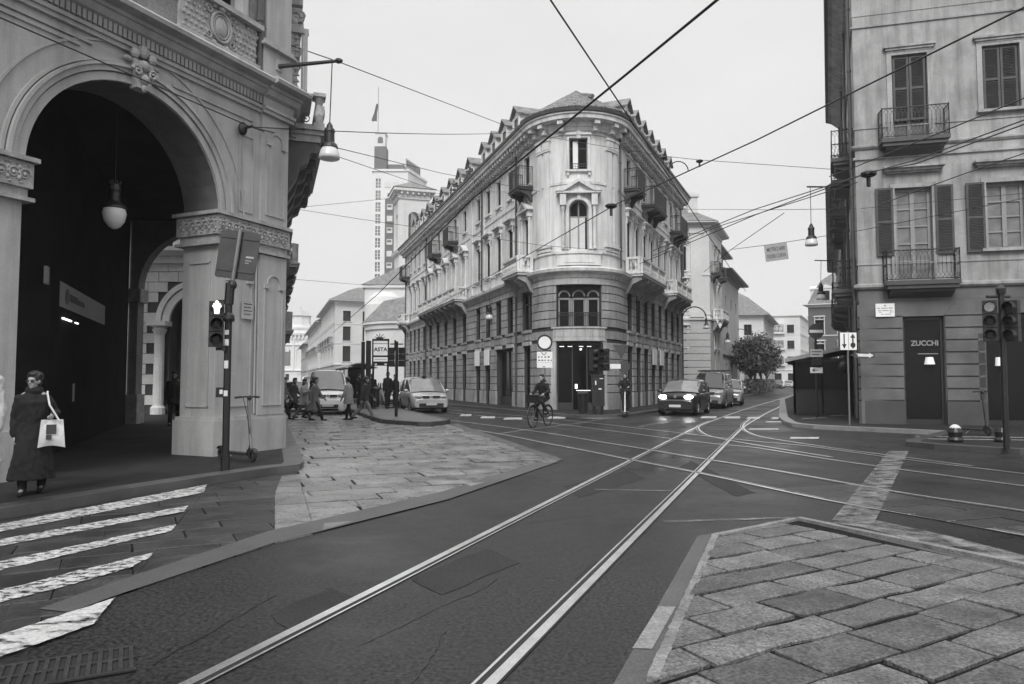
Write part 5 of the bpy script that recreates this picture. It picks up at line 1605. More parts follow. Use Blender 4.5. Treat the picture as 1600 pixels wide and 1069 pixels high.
def LX(Y, off=0.0):                              # a point on the left street's far house line, Y metres ahead
    k = (Y - TL.y) / dL.y
    p = TL + dL * k + nL * off
    return (p.x, p.y)
def RX(Y, off=0.0):
    k = (Y - TRR.y) / dR.y
    p = TRR + dR * k + nR * off
    return (p.x, p.y)
def BX(Y, off=0.0):                              # along the arcade palace's side of the left street
    k = (Y - K2.y) / dB.y
    p = K2 + dB * k + nB * off
    return (p.x, p.y)
# second arcaded building beyond the first, seen through the arch
E = BX(31)
P2s = [(-27, 31), E, BX(62)]
PB2 = Perim([('line', P2s[0], P2s[1]), ('line', P2s[1], P2s[2])])
b2 = empty('ashlar_palace', (E[0], E[1], 0.12), 0, 'light ashlar palace with a round-arched porch, beyond the nearer arcade', 'palace')
cx = -0.4375 * 31 + 27
ops = [(cx - 1.25, cx + 1.25, ZG, 5.35, True, 0.7), (cx - 6.25, cx - 3.75, ZG, 5.35, True, 0.7)]
mb = MB(); PB2.wall(mb, 0, PB2.L, ZG, 15.5, ops, 0.4); mb.build('wall', M_rustback, b2, world=I4)
mb = MB()
sb = s1 = (V(P2s[1]) - V(P2s[0])).length
z = 0.5
random.seed(21)
row = 0
while z < 6.4:
    u = 4.0 + (0.4 if row % 2 else 0)
    while u < sb:
        a, b = u + 0.012, min(u + 0.85, sb) - 0.012
        clear = True
        for c in (cx, cx - 5.0):
            m = (a + b) / 2
            if abs(m - c) < 2.1 and (z < 4.05 or (abs(m - c) ** 2 + (z + 0.2 - 4.1) ** 2) < 1.95 ** 2): clear = False
        if clear and b - a > 0.2: PB2.block(mb, a, b, -0.01, 0.05, z + 0.012, z + 0.43)
        u += 0.85
    z += 0.445; row += 1
for k in range(14):
    z = 0.5 + k * 0.445; u = sb + 0.02
    while u < PB2.L: PB2.block(mb, u + 0.012, u + 0.84, -0.01, 0.05, z + 0.012, z + 0.43); u += 0.85
mb.build('ashlar', mat('pale ashlar', 0.46, 0.8, 0.2, 0.9, 0.15, 30, 0.3), b2, world=I4)
mb = MB()
for c in (cx, cx - 5.0):
    for r0, r1, d in ((1.25, 1.55, 0.14), (1.6, 1.82, 0.2)):
        for k in range(24):
            a0, a1 = pi * k / 24, pi * (k + 1) / 24
            q = [PB2.fn((c - rr * cos(aa), ww, 4.1 + rr * sin(aa))) for rr, aa in ((r0, a0), (r1, a0), (r1, a1), (r0, a1)) for ww in (-0.01, d)]
            mb.add(q, [(1, 3, 5, 7), (2, 3, 5, 4), (0, 1, 7, 6)])
    for sx in (-1.58, 1.58):
        q = PB2.fn((c + sx, 0.25, 0))
        mb.lathe([(0.3, 0.1), (0.3, 0.4), (0.22, 0.5), (0.2, 3.5), (0.3, 3.75), (0.24, 3.8), (0.36, 3.9)], (q[0], q[1], 0), 12)
        PB2.block(mb, c + sx - 0.4, c + sx + 0.4, 0.0, 0.65, 3.9, 4.1)
pp = PB2.pts(0, PB2.L)
sweep(mb, pp, [(0, 6.6), (0.2, 6.65), (0.2, 6.9), (0.35, 6.95), (0.5, 7.15), (0.5, 7.3), (0, 7.4)])
for k in range(8): PB2.block(mb, 5 + k * 1.9, 6.5 + k * 1.9, -0.01, 0.06, 7.6, 8.7); PB2.block(mb, 6.55 + k * 1.9, 6.85 + k * 1.9, -0.01, 0.1, 7.4, 9.0)
sweep(mb, pp, [(0, 9.0), (0.25, 9.05), (0.3, 9.3), (0, 9.4)]); sweep(mb, pp, [(0, 14.8), (0.3, 14.9), (0.7, 15.3), (0.7, 15.5), (0, 15.6)])
mb.build('stone_trim', mat('pale carved stone', 0.5, 0.8, 0.2, 1.2, 0.15, 30, 0.2), b2, world=I4)
for c in (cx, cx - 5.0):
    M = PB2.mat(c, ZG, -0.65)
    mb = MB(); mb.box(-1.25, 1.25, 0, 0.06, 0, 5.3); mb.build('door', M_signk, b2, world=M)
for k, u in enumerate((sb + 2.2, sb + 6.5, sb + 11, sb + 16, sb + 22)):
    stone_balcony(b2, PB2, u, 6.9, 2.6, 0.9, 0.85, M_carve, M_plinth)
    stone_balcony(b2, PB2, u + 0.2, 3.9 + 0.1 * k, 1.9, 0.7, 0.8, M_carve, M_plinth)
    if k in (0, 2, 4): stone_balcony(b2, PB2, u, 11.0, 2.2, 0.8, 0.8, M_carve, M_plinth)
    window(b2, PB2, u, 7.0, 1.1, 2.2, 'hood', -0.01, smat=M_carve)
# the right-hand street, left side
t, P = house('pale house with a corner pilaster and roof chimney just beyond the wedge-shaped palace', [(6, 65.5), RX(65), RX(72.5)], 0.12, 16.0, [(4.6, 1.5), (8.0, 2.4), (11.6, 2.2)], M_farmid, M_farpale, 7.2, 2.3, 0.95, M_tile, 0.8, 2.0, 'hood', w0=2.2)
ln = (V(RX(65)) - V((6, 65.5))).length
mb = MB(); P.block(mb, ln - 1.7, ln - 0.7, -0.01, 0.14, 7.6, 15.2); P.block(mb, ln - 1.85, ln - 0.55, -0.01, 0.2, 7.3, 7.8); P.block(mb, ln - 1.85, ln - 0.55, -0.01, 0.22, 15.0, 15.5); mb.build('pilaster', M_farpale, t, world=I4)
pipe(t, P, ln - 2.4, 8.0, 15.6, 0.15, 0.08)
mb = MB(); q = P.fn((ln - 1.2, -1.6, 0)); mb.cb((q[0], q[1], 17.6), (0.9, 0.9, 2.2)); mb.cb((q[0], q[1], 18.8), (1.15, 1.15, 0.25)); mb.cb((q[0], q[1], 19.0), (0.8, 0.8, 0.3)); mb.build('chimney', M_farpale, t, world=I4)
mb = MB()
for k in range(9): P.block(mb, ln - 3.8, ln - 0.02, -0.01, 0.06, 0.9 + k * 0.62, 1.45 + k * 0.62)
mb.build('rustication', M_farmid, t, world=I4)
iron_balcony(t, P, ln + 1.6, 11.5, 1.6, 0.8, 1.0, M_plinth); iron_balcony(t, P, ln + 5.4, 11.5, 1.6, 0.8, 1.0, M_plinth); stone_balcony(t, P, ln + 3.4, 7.3, 4.2, 1.0, 0.85)
# plain slab behind it
t, P = house('plain grey block with deep flat eaves and blank wall towards the street', [RX(72.6, -1.2), RX(73, -0.05), RX(86), RX(86, -9)], 0.12, 12.9, [(9.3, 1.2)], M_farmid, M_farmid, 4.2, 4.4, 0.9, M_gutter, 1.1, 0.5, 'none', skip=(0, 2), cornice=M_gutter)
mb = MB(); pp = [RX(73, -1.3), RX(83, -1.3), RX(83, -9)]
P2_ = Perim([('line', pp[0], pp[1]), ('line', pp[1], pp[2])]); P2_.wall(mb, 0, P2_.L, 12.9, 15.9); mb.build('upper_storey', M_farmid, t, world=I4)
mb = MB(); sweep(mb, pp, [(0, 15.7), (1.0, 15.8), (1.0, 16.0), (0, 16.1), (-6, 16.1)]); mb.build('upper_eaves', M_gutter, t, world=I4)
# low pale garden wall
gw = empty('garden_wall', (*RX(88, 0.5), 0.12), 0, 'low pale garden wall with a coping at the foot of the street trees', 'wall')
mb = MB(); PW = Perim([('line', RX(112, 0.5), RX(86.2, 0.5))]); PW.block(mb, 0, PW.L, -0.3, 0, 0.1, 4.0); mb.build('wall', M_farpale, gw, world=I4)
mb = MB(); PW.block(mb, -0.1, PW.L, -0.4, 0.12, 4.0, 4.25); mb.build('coping', M_farmid, gw, world=I4)
house('four-storey ochre-roofed corner house behind the street trees', [(31.5, 113), (39.4, 112), (48.5, 132.6)], 0.12, 11.9, [(1.0, 2.2), (5.0, 1.7), (8.6, 1.7)], M_farmid, M_farpale, 4.2, 3.2, 1.2, M_tile, 0.9, 3.0, 'plain', glass=M_glass)
t, P = house('pale modern block with stacked bay windows closing the right-hand street', [(61.5, 172), (68.5, 170), (84, 200)], 0.12, 17.0, [(1.2, 2.0), (5.2, 2.0), (9.0, 2.0), (12.8, 2.0)], M_farpale, M_farpale, 4.0, 3.0, 1.6, None, 0.4, 1, 'plain')
mb = MB()
for z in (5.0, 8.8, 12.6): P.block(mb, 0.9, 3.8, 0, 0.9, z, z + 2.6)
mb.build('bay', M_farpale, t, world=I4)
for z in (5.0, 8.8, 12.6):
    window(t, P, 2.35, z + 0.5, 2.2, 1.7, 'none', -0.93)
house('tall narrow pale house at the far end of the right-hand street', [(70, 205), (76, 204), (96, 246)], 0.12, 15.5, [(5.0, 2.0), (9.0, 2.0), (12.4, 1.6)], M_farmid, M_farpale, 4.0, 3.4, 1.3, M_tile, 0.7, 2.5, 'plain')
house('low grey house, last before the vanishing point of the right-hand street', [(84, 236), (93, 234), (118, 290)], 0.12, 11.5, [(5.0, 2.0), (8.4, 1.8)], M_farmid, M_farmid, 4.0, 3.4, 1.3, M_tile, 0.7, 2.5, 'plain')
# right-hand street, right side
def RR(Y, off=0.0):
    k = (Y - CC.y) / 0.9147
    d = V((0.4043, 0.9147)); n = V((-0.9147, 0.4043))
    p = CC + d * k + n * off
    return (p.x, p.y)
house('dark plastered row house next along from the corner house with the shutters', [RR(76), RR(42.2)], 0.12, 13.2, [(4.9, 2.2), (8.6, 2.0)], M_rightlo, M_right, 4.4, 3.0, 1.0, M_tile, 0.9, 2.0, 'plain')
t, P = house('brick apartment house with white window frames and a mansard roof', [(61, 134), (45.6, 110), (54.5, 106.5)], 0.12, 13.2, [(1.0, 2.2), (4.9, 2.2), (8.8, 2.0)], M_fardark, M_fardark, 4.0, 3.2, 1.25, None, 0.7, 1.0, 'hood', cornice=M_farpale, surr=M_farpale, w0=1.2)
mb = MB(); pp = P.pts(0, P.L); sweep(mb, pp, [(0.1, 13.22), (-0.9, 15.6), (-1.6, 17.0), (-4.0, 19.2)]); mb.build('mansard_roof', M_tile, t, world=I4)
L0 = (V((45.6, 110)) - V((61, 134))).length
for u in (L0 - 2.2, L0 - 6.5, L0 + 2.6, L0 + 6.0):
    M = P.mat(u, 13.3, -0.15)
    mb = MB(); mb.box(-0.9, 0.9, 0, 2.0, 0, 2.3); mb.box(-1.05, 1.05, -0.12, 2.0, 2.3, 2.5); mb.prism([(-0.95, 2.5), (0.95, 2.5), (0, 2.95)], -0.1, 1.8, axis='y'); o = mb.build('dormer', M_farpale, t, world=M)
    mb = MB(); mb.sheet([(-0.5, -0.01, 0.4), (0.5, -0.01, 0.4), (0.5, -0.01, 1.95), (-0.5, -0.01, 1.95)]); mb.build('pane', M_glass, o, world=M)
# left street: church, bell tower, houses, castle, tower block
ch = empty('church', (-15.5, 86, 0.1), 0, 'pale baroque church with a curved apse and tiled roof behind the advertising panel', 'church')
mb = MB()
c0 = V((-13.0, 90.0))
mb.lathe([(5.2, 0.1), (5.2, 7.6), (5.45, 7.7), (5.5, 8.2), (5.75, 8.3), (5.75, 8.6), (5.3, 8.7)], (c0.x, c0.y, 0), 32)
mb.build('apse', M_farpale, ch, world=I4)
mb = MB(); mb.lathe([(5.8, 8.62), (3.2, 11.4), (0, 12.2)], (c0.x, c0.y, 0), 32); mb.build('roof', M_tile, ch, world=I4)
mb = MB(); mb.prism([(-19.2, 93), (-8, 93), (-8, 112), (-21, 112)], 0.1, 13.6); mb.prism([(-19.5, 92.7), (-7.8, 92.7), (-7.8, 112), (-21.3, 112)], 13.6, 14.0)
mb.lathe([(2.6, 8.0), (2.6, 11.2), (2.2, 12.2), (1.2, 12.9), (0, 13.1)], (-16.5, 92.8, 0), 20)
mb.build('nave', M_farpale, ch, world=I4)
mb = MB(); mb.add([(-19.6, 92.6, 14.0), (-7.7, 92.6, 14.0), (-7.7, 112, 14.0), (-21.4, 112, 14.0), (-14, 97, 17.6), (-14, 108, 17.6)], [(0, 1, 4), (1, 2, 5, 4), (2, 3, 5), (3, 0, 4, 5)]); mb.build('nave_roof', M_tile, ch, world=I4)
bt = empty('bell_tower', (-15.3, 102, 0.1), 0, 'square white bell tower with an open arched belfry, in front of the brick skyscraper', 'tower')
ang = radians(18)
tb = Matrix.Translation((-14.6, 103, 0)) @ Matrix.Rotation(ang, 4, 'Z')
PT_ = Perim([('line', tuple((tb @ V((-2.1, 2.1, 0)))[:2]), tuple((tb @ V((-2.1, -2.1, 0)))[:2])), ('line', tuple((tb @ V((-2.1, -2.1, 0)))[:2]), tuple((tb @ V((2.1, -2.1, 0)))[:2])), ('line', tuple((tb @ V((2.1, -2.1, 0)))[:2]), tuple((tb @ V((2.1, 2.1, 0)))[:2]))])
mb = MB(); PT_.wall(mb, 0, PT_.L, 0.1, 28.4, [(4.2 + 1.3, 4.2 + 2.9, 21.0, 25.5, True, 0.5), (8.4 + 1.3, 8.4 + 2.9, 21.0, 25.5, True, 0.5), (1.3, 2.9, 21.0, 25.5, True, 0.5)])
pp = PT_.pts(0, PT_.L)
sweep(mb, pp, [(0, 19.3), (0.35, 19.5), (0.5, 19.9), (0, 20.2)]); sweep(mb, pp, [(0, 27.2), (0.2, 27.3), (0.3, 28.0), (0.9, 28.3), (0.9, 28.7), (0, 28.8)])
for u in (0.4, 3.8, 4.6, 8.0, 8.8, 12.2): PT_.block(mb, u - 0.35, u + 0.35, -0.01, 0.14, 20.2, 27.0)
for k in range(16): PT_.block(mb, 0.3 + k * 0.8, 0.6 + k * 0.8, 0.2, 0.7, 27.9, 28.25)
mb.build('shaft', M_farpale, bt, world=I4)
mb = MB(); mb.add([tuple(tb @ V((-3.1, -3.1, 28.75))), tuple(tb @ V((3.1, -3.1, 28.75))), tuple(tb @ V((3.1, 3.1, 28.75))), tuple(tb @ V((-3.1, 3.1, 28.75))), tuple(tb @ V((0, 0, 30.4)))], [(0, 1, 4), (1, 2, 4), (2, 3, 4), (3, 0, 4)]); mb.build('roof', M_tile, bt, world=I4)
mb = MB(); mb.lathe([(0.1, 24.2), (0.35, 24.0), (0.5, 23.2), (0.75, 22.6), (0.8, 22.5), (0, 22.5)], (-14.6, 103, 0), 14); mb.tube([tuple(tb @ V((-1.6, 0, 24.2))), tuple(tb @ V((1.6, 0, 24.2)))], 0.12, 6); mb.build('bell', M_iron, bt, world=I4)
mb = MB(); PT_.wall(mb, 0.1, PT_.L, 20.3, 26, w=-1.7); mb.build('belfry_lining', M_farmid, bt, world=I4)
t, P = house('tall pale house with dark shuttered gable windows beyond the church', [LX(140, 3.6), LX(110, 3.6), (LX(110, 3.6)[0] + 6, 111.5)], 0.1, 13.8, [(4.4, 2.4), (7.6, 2.2), (10.6, 1.6)], M_farmid, M_farpale, 4.0, 3.0, 1.2, M_tile, 0.9, 2.0, 'plain', glass=M_signk)
for k in range(5): iron_balcony(t, P, 4 + k * 6, 7.3, 2.0, 0.8, 1.0, M_farmid)
t, P = house('longer pale house row with wrought balconies before the castle square', [LX(182, 3.8), LX(140.5, 3.8), (LX(140, 3.8)[0] + 6, 141)], 0.1, 13.0, [(4.4, 2.4), (7.6, 2.2), (10.4, 1.6)], M_farmid, M_farpale, 4.0, 3.0, 1.2, M_tile, 0.9, 2.0, 'plain')
for k in range(7): iron_balcony(t, P, 4 + k * 5.4, 7.3, 2.0, 0.8, 1.0, M_farmid)
house('small grey house at the mouth of the castle square', [LX(215, 4), LX(186, 4), (LX(186, 4)[0] + 6, 187)], 0.1, 11.0, [(4.4, 2.4), (7.6, 2.0)], M_farmid, M_farmid, 4.0, 3.0, 1.2, M_tile, 0.9, 2.0, 'plain')
# castle at the end of the left street
Yc = 300.0
castle = empty('castle', (-88, Yc, 0.1), 0, 'pale stone castle with arched windows and a corner tower at the end of the street', 'castle')
PCs = Perim([('line', (-112, Yc), (-80, Yc)), ('line', (-80, Yc), (-74, Yc + 30))])
pc_w = []
for k in range(7): pc_w.append((3.0 + k * 5.0, 7.5, 2.6, 7.2))
ops = [(u - w / 2, u + w / 2, z, z + h, True, 0.6) for (u, z, w, h) in pc_w if u < 31] + [(3.0 + k * 5.0 - 0.8, 3.0 + k * 5.0 + 0.8, 1.4, 4.2) for k in range(6)] + [(3.0 + k * 5.0 - 0.9, 3.0 + k * 5.0 + 0.9, 17.0, 18.6) for k in range(6)]
mb = MB(); PCs.wall(mb, 0, PCs.L, 0.1, 23.0, ops, 0.6)
pp = PCs.pts(0, PCs.L)
for z in (5.2, 15.9): sweep(mb, pp, [(0, z), (0.5, z + 0.2), (0.5, z + 0.6), (0, z + 0.8)])
sweep(mb, pp, [(0, 20.0), (0.9, 20.4), (1.1, 21.2), (0, 21.4)]); sweep(mb, pp, [(0, 23.0), (0.4, 23.1), (0.4, 23.8), (-0.3, 23.8)])
for k in range(20): PCs.block(mb, 0.3 + k * 1.6, 0.9 + k * 1.6, 0, 0.9, 18.9, 20.3)
for k in range(7): PCs.block(mb, 0.2 + k * 5.0, 0.9 + k * 5.0, -0.01, 0.4, 6.0, 19)
M_castle = mat('pale castle stone', 0.72, 0.85, 0.1, 0.15, 0.1, 6, 0)
mb.build('facade', M_castle, castle, world=I4)
for (u, z, w, h) in pc_w[:6]:
    window(castle, PCs, u, z, w - 0.05, h - 1.2, 'none', 0.4, glass=M_glassc, fmat=M_framel)
    window(castle, PCs, u, 1.4, 1.55, 2.75, 'none', 0.4); window(castle, PCs, u, 17.0, 1.75, 1.55, 'none', 0.4)
mb = MB()
cT = (-90.0, Yc + 4.5)
mb.lathe([(4.6, 0.1), (4.6, 23.2), (4.9, 23.4), (4.9, 24.2), (4.2, 24.4), (4.2, 28.6), (4.6, 28.8)], (cT[0], cT[1], 0), 8, a0=radians(22.5), a1=radians(382.5))
mb.build('tower', M_castle, castle, world=I4)
mb = MB(); mb.lathe([(4.9, 28.7), (0.2, 31.8), (0.05, 33.4), (0, 33.5)], (cT[0], cT[1], 0), 8, a0=radians(22.5), a1=radians(382.5)); mb.build('tower_roof', M_farmid, castle, world=I4)
for an in (-112.5, -67.5, -157.5, -22.5):
    a = radians(an); r = 4.2 * cos(radians(22.5)) + 0.03
    M = Matrix.Translation((cT[0] + r * cos(a), cT[1] + r * sin(a), 25.4)) @ Matrix.Rotation(a + pi / 2, 4, 'Z')
    mb = MB(); mb.sheet([(-0.6, 0, 0), (0.6, 0, 0), (0.6, 0, 1.8)] + [(0.6 * cos(pi * k / 8), 0, 1.8 + 0.6 * sin(pi * k / 8)) for k in range(1, 8)] + [(-0.6, 0, 1.8)]); mb.build('tower_window', M_glass, castle, world=M)
mb = MB()
for k in range(9):
    x = -86 + k * 1.0
    mb.lathe([(0.1, 23.8), (0.25, 24.2), (0.12, 24.5), (0.2, 24.9), (0, 25.2)], (x, Yc + 0.2, 0), 6)
mb.build('parapet_urns', M_castle, castle, world=I4)
# the brick skyscraper
Yt = 268.0
tw = empty('skyscraper', (-50, Yt, 0), 0, 'tall brick and white tower block with a lantern, flagpole and roof lettering', 'skyscraper')
XA, XB = -52.6, -39.4
PTw = Perim([('line', (XA - 2, Yt + 24), (XA, Yt)), ('line', (XA, Yt), (XB, Yt)), ('line', (XB, Yt), (XB + 5.0, Yt + 16))])
l0 = sqrt(4 + 576); l1_ = XB - XA
mb = MB()
opsT = []
for k in range(16):
    zz = 6 + k * 4.55
    if zz + 2.6 > 79: break
    opsT += [(l0 + 1.0, l0 + 1.75, zz, zz + 3.6), (l0 + 2.05, l0 + 2.8, zz, zz + 3.6)]
PTw.wall(mb, 0, PTw.L, 0, 81, opsT, 0.5)
sweep(mb, PTw.pts(0, PTw.L), [(0, 80.4), (0.5, 80.6), (0.5, 81.4), (-12, 81.4)])
mb.build('shaft', mat('white tower render', 0.68, 0.85, 0.06, 0.1, 0.05, 6, 0), tw, world=I4)
mb = MB()
for o in opsT: PTw.block(mb, o[0], o[1], -0.45, -0.4, o[2], o[3])
mb.build('stair_glazing', M_glass, tw, world=I4)
mb = MB()
for o in opsT:
    for f in (0.3, 0.62): PTw.block(mb, o[0], o[1], -0.39, -0.2, o[2] + 3.6 * f, o[2] + 3.6 * f + 0.22)
    PTw.block(mb, (o[0] + o[1]) / 2 - 0.06, (o[0] + o[1]) / 2 + 0.06, -0.39, -0.25, o[2], o[3])
mb.build('glazing_bars', M_farpale, tw, world=I4)
mb = MB(); PTw.block(mb, l0 + 4.6, l0 + l1_ - 0.1, 0.0, 0.12, 4, 70); mb.build('brick_face', M_fardark, tw, world=I4)
for k in range(15):
    for c in (6.4, 9.6, 12.0):
        zz = 8 + k * 4.45
        M = PTw.mat(l0 + c, zz, 0.14)
        fr = MB(); fr.box(-1.05, 1.05, -0.16, 0.0, 0, 2.1)
        if 'twin' not in WCACHE:
            f2 = MB(); f2.box(-0.85, 0.7, -0.19, -0.165, 0.9, 1.75); WCACHE['twin'] = (fr.mesh('window', M_farpale), f2.mesh('pane', M_fardark))
        o = inst(WCACHE['twin'][0], 'window', tw, M)
        if (k + int(c)) % 3: inst(WCACHE['twin'][1], 'pane', o, M)
for c in (5.4, 8.6, 11.9):
    M = PTw.mat(l0 + c, 74.5, 0.02); inst(WCACHE['twin'][0], 'window', tw, M); 
mb = MB(); mb.box(XA + 0.2, XA + 4.6, Yt + 0.6, Yt + 6, 81.3, 90.5); mb.build('brick_turret', M_fardark, tw, world=I4)
mb = MB(); mb.box(XA + 0.6, XA + 4.2, Yt + 1, Yt + 5.4, 90.5, 96.0); mb.box(XA + 0.3, XA + 4.5, Yt + 0.8, Yt + 5.7, 95.6, 96.2)
for k in range(5): mb.tube([(XA + 0.9 + k * 0.75, Yt + 1.2, 96.2), (XA + 0.9 + k * 0.75, Yt + 1.2, 97.6 + 0.5 * (k % 2))], 0.1, 4)
mb.build('lantern', M_farpale, tw, world=I4)
mb = MB(); mb.prism([(-1.0, 0), (1.0, 0), (1.0, 1.5)] + [(cos(pi * k / 8), 1.5 + sin(pi * k / 8)) for k in range(1, 8)] + [(-1.0, 1.5)], -0.04, 0, axis='y'); mb.build('lantern_opening', M_fardark, tw, world=Matrix.Translation((XA + 2.4, Yt + 0.98, 91.8)))
mb = MB(); mb.box(XA + 5, XB - 2, Yt + 3, Yt + 9, 81.4, 84.2); mb.build('penthouse', M_fardark, tw, world=I4)
mb = MB(); mb.tube([(XA + 1.3, Yt + 2, 96), (XA + 1.3, Yt + 2, 114)], 0.12, 5); o = mb.build('flagpole', M_steel, tw, world=I4)
mb = MB(); n = 8
mb.add([(XA + 1.2 - 0.5 * k / n - 2.0 * (j / n) * (0.3 + 0.7 * (k / n)), Yt + 2 + 0.3 * sin(j * 1.3 + k), 107.5 - 6.8 * k / n) for k in range(n + 1) for j in range(n + 1)], [(k * (n + 1) + j, k * (n + 1) + j + 1, (k + 1) * (n + 1) + j + 1, (k + 1) * (n + 1) + j) for k in range(n) for j in range(n)]); mb.build('flag', M_gutter, o, world=I4)
M = PTw.mat(l0 + l1_ + 4.0, 84.0, 0.0)
mb = MB(); mb.box(-5.5, 7.5, 0.2, 0.3, -2.6, 1.3)
for k in range(5): mb.tube([(-5 + k * 3, 0.3, -2.6), (-5 + k * 3, 1.5, -2.6)], 0.12, 4)
o = mb.build('roof_sign', M_farmid, tw, world=M)
mb = MB()
for k in range(7): mb.box(-4.8 + k * 1.75, -3.6 + k * 1.75, 0.1, 0.195, -1.6, 0.6)
mb.build('roof_lettering', M_fardark, o, world=M)

# ------------------------------------------------------------------ street trees
M_leaf = mat('dark autumn leaves', 0.055, 0.6, 0.5, 1.2, 0.4, 9, 0.0)
M_bark = mat('bark', 0.05, 0.85, 0.3, 3, 0.3, 20, 0.4)
def tree(x, y, h, r, seed, label, n=5200):
    random.seed(seed)
    t = empty('street_tree', (x, y, 0.12), random.uniform(0, 6), label, 'tree', 'trees along the right-hand street')
    mb = MB()
    mb.tube([(0, 0, 0), (0.05, 0, h * 0.15), (0.0, 0.1, h * 0.32)], [0.2, 0.15, 0.13], 8)
    lobes = []
    for k in range(11):
        an, el = random.uniform(0, 2 * pi), random.uniform(0.1, 1.35)
        ln = random.uniform(0.5, 0.95)
        tip = V((r * ln * cos(an) * cos(el), r * ln * sin(an) * cos(el), h * 0.5 + (h * 0.44) * ln * sin(el)))
        b = V((0, 0.1, h * random.uniform(0.24, 0.36)))
        m = b.lerp(tip, 0.5) + V((random.uniform(-.2, .2), random.uniform(-.2, .2), 0.25))
        mb.tube([b, m, tip], [0.09, 0.055, 0.015], 5)
        lobes.append((tip, random.uniform(0.3, 0.48) * r)); lobes.append((m, 0.32 * r))
    mb.build('trunk', M_bark, t)
    mb = MB()
    for k in range(n):
        c, q = random.choice(lobes)
        d = V((random.gauss(0, 1), random.gauss(0, 1), random.gauss(0, 0.8)))
        d *= q * random.uniform(0.3, 1.05) / max(0.3, d.length)
        p = c + d
        a = V((random.gauss(0, 1), random.gauss(0, 1), random.gauss(0, 1))); a.normalize()
        b = a.cross(V((random.gauss(0, 1), random.gauss(0, 1), random.gauss(0, 1)))); b.normalize()
        s = random.uniform(0.10, 0.22)
        mb.add([p - a * s, p + b * s * 0.55, p + a * s, p - b * s * 0.55], [(0, 1, 2, 3)])
    mb.build('crown', M_leaf, t)
    return t
tree(25.7, 77.5, 6.0, 2.3, 5, 'dark bushy tree, leftmost of the row before the low garden wall')
tree(27.7, 82, 6.9, 2.7, 6, 'largest dark tree of the right-hand street, in the middle of the row')
tree(30.6, 88, 6.9, 2.6, 8, 'round dark tree at the right end of the row, before the bay-windowed block')
tree(34.4, 97, 6.6, 2.5, 9, 'smaller dark tree standing back behind the others in the row', 3200)
random.seed(31)
hd = empty('hedge', (28, 83, 0.12), 0, 'dark clipped hedge running under the street trees', 'hedge')
mb = MB()
for k in range(2200):
    t_ = random.random(); x, y = 25.2 + 12.5 * t_, 76.5 + 28 * t_
    p = V((x + random.uniform(-0.7, 0.7), y + random.uniform(-0.7, 0.7), 0.15 + random.uniform(0, 1.5)))
    a = V((random.gauss(0, 1), random.gauss(0, 1), random.gauss(0, 1))); a.normalize(); b = a.orthogonal().normalized()
    mb.add([p - a * 0.2, p + b * 0.13, p + a * 0.2, p - b * 0.13], [(0, 1, 2, 3)])
mb.build('foliage', M_leaf, hd, world=I4)
# ------------------------------------------------------------------ vehicles. Local: x forwards, y left, z up
def lerp_tab(tab, x):
    if x <= tab[0][0]: return tab[0][1]
    for (a, b), (c, d) in zip(tab, tab[1:]):
        if x <= c: return b + (d - b) * (x - a) / (c - a) if c > a else d
    return tab[-1][1]
M_tyre = mat('tyre rubber', 0.018, 0.8, 0.2, 5, 0.1, 40, 0.1)
M_rim = mat('alloy rim', 0.35, 0.4, 0.1, 5, 0, 10, 0, metal=0.7)
M_trim = mat('black car trim', 0.02, 0.5, 0.1, 5, 0, 10, 0)
M_carglass = mat('car glass', 0.03, 0.05, 0.1, 3, 0, 10, 0, spec=0.7)
M_lamp = mat('headlamp glass', 0.45, 0.15, 0.1, 8, 0, 10, 0)
M_beam = mat('lit headlamp', 0.9, 0.3, 0, 1, 0, 1, 0, emit=22.0)
M_plate = mat('number plate', 0.55, 0.5, 0.05, 5, 0, 10, 0)
def paint(name, g, metal=0.0): return mat(name, g, 0.3, 0.05, 2, 0.04, 30, 0, metal=metal, coat=0.6)
CARS = {
 'mpv': dict(L=4.65, W=1.86, belt=[(-2.32, 0.98), (-1.6, 1.02), (0.9, 1.00), (1.55, 0.94), (2.1, 0.80), (2.32, 0.62)], roof=[(-2.2, 1.15), (-1.85, 1.62), (-1.2, 1.70), (0.2, 1.68), (0.45, 1.62), (1.45, 1.0)], wb=(-1.42, 1.40), wr=0.33, rail=True),
 'hatch': dict(L=4.05, W=1.74, belt=[(-2.02, 0.92), (-1.4, 0.96), (0.75, 0.93), (1.4, 0.84), (1.85, 0.74), (2.02, 0.55)], roof=[(-1.95, 1.05), (-1.55, 1.42), (-0.8, 1.5), (0.1, 1.47), (0.3, 1.42), (1.1, 0.93)], wb=(-1.25, 1.25), wr=0.31, rail=False),
 'van': dict(L=4.9, W=1.9, belt=[(-2.45, 1.1), (1.2, 1.1), (1.75, 1.05), (2.3, 0.86), (2.45, 0.62)], roof=[(-2.44, 1.9), (-2.3, 2.0), (0.6, 2.0), (0.95, 1.93), (1.75, 1.12)], wb=(-1.45, 1.5), wr=0.34, rail=False),
 'suv': dict(L=4.35, W=1.8, belt=[(-2.17, 1.0), (-1.5, 1.03), (0.7, 1.0), (1.4, 0.94), (2.0, 0.84), (2.17, 0.62)], roof=[(-2.1, 1.15), (-1.75, 1.5), (-1.0, 1.6), (0.0, 1.58), (0.25, 1.52), (1.05, 1.02)], wb=(-1.3, 1.35), wr=0.34, rail=True)}
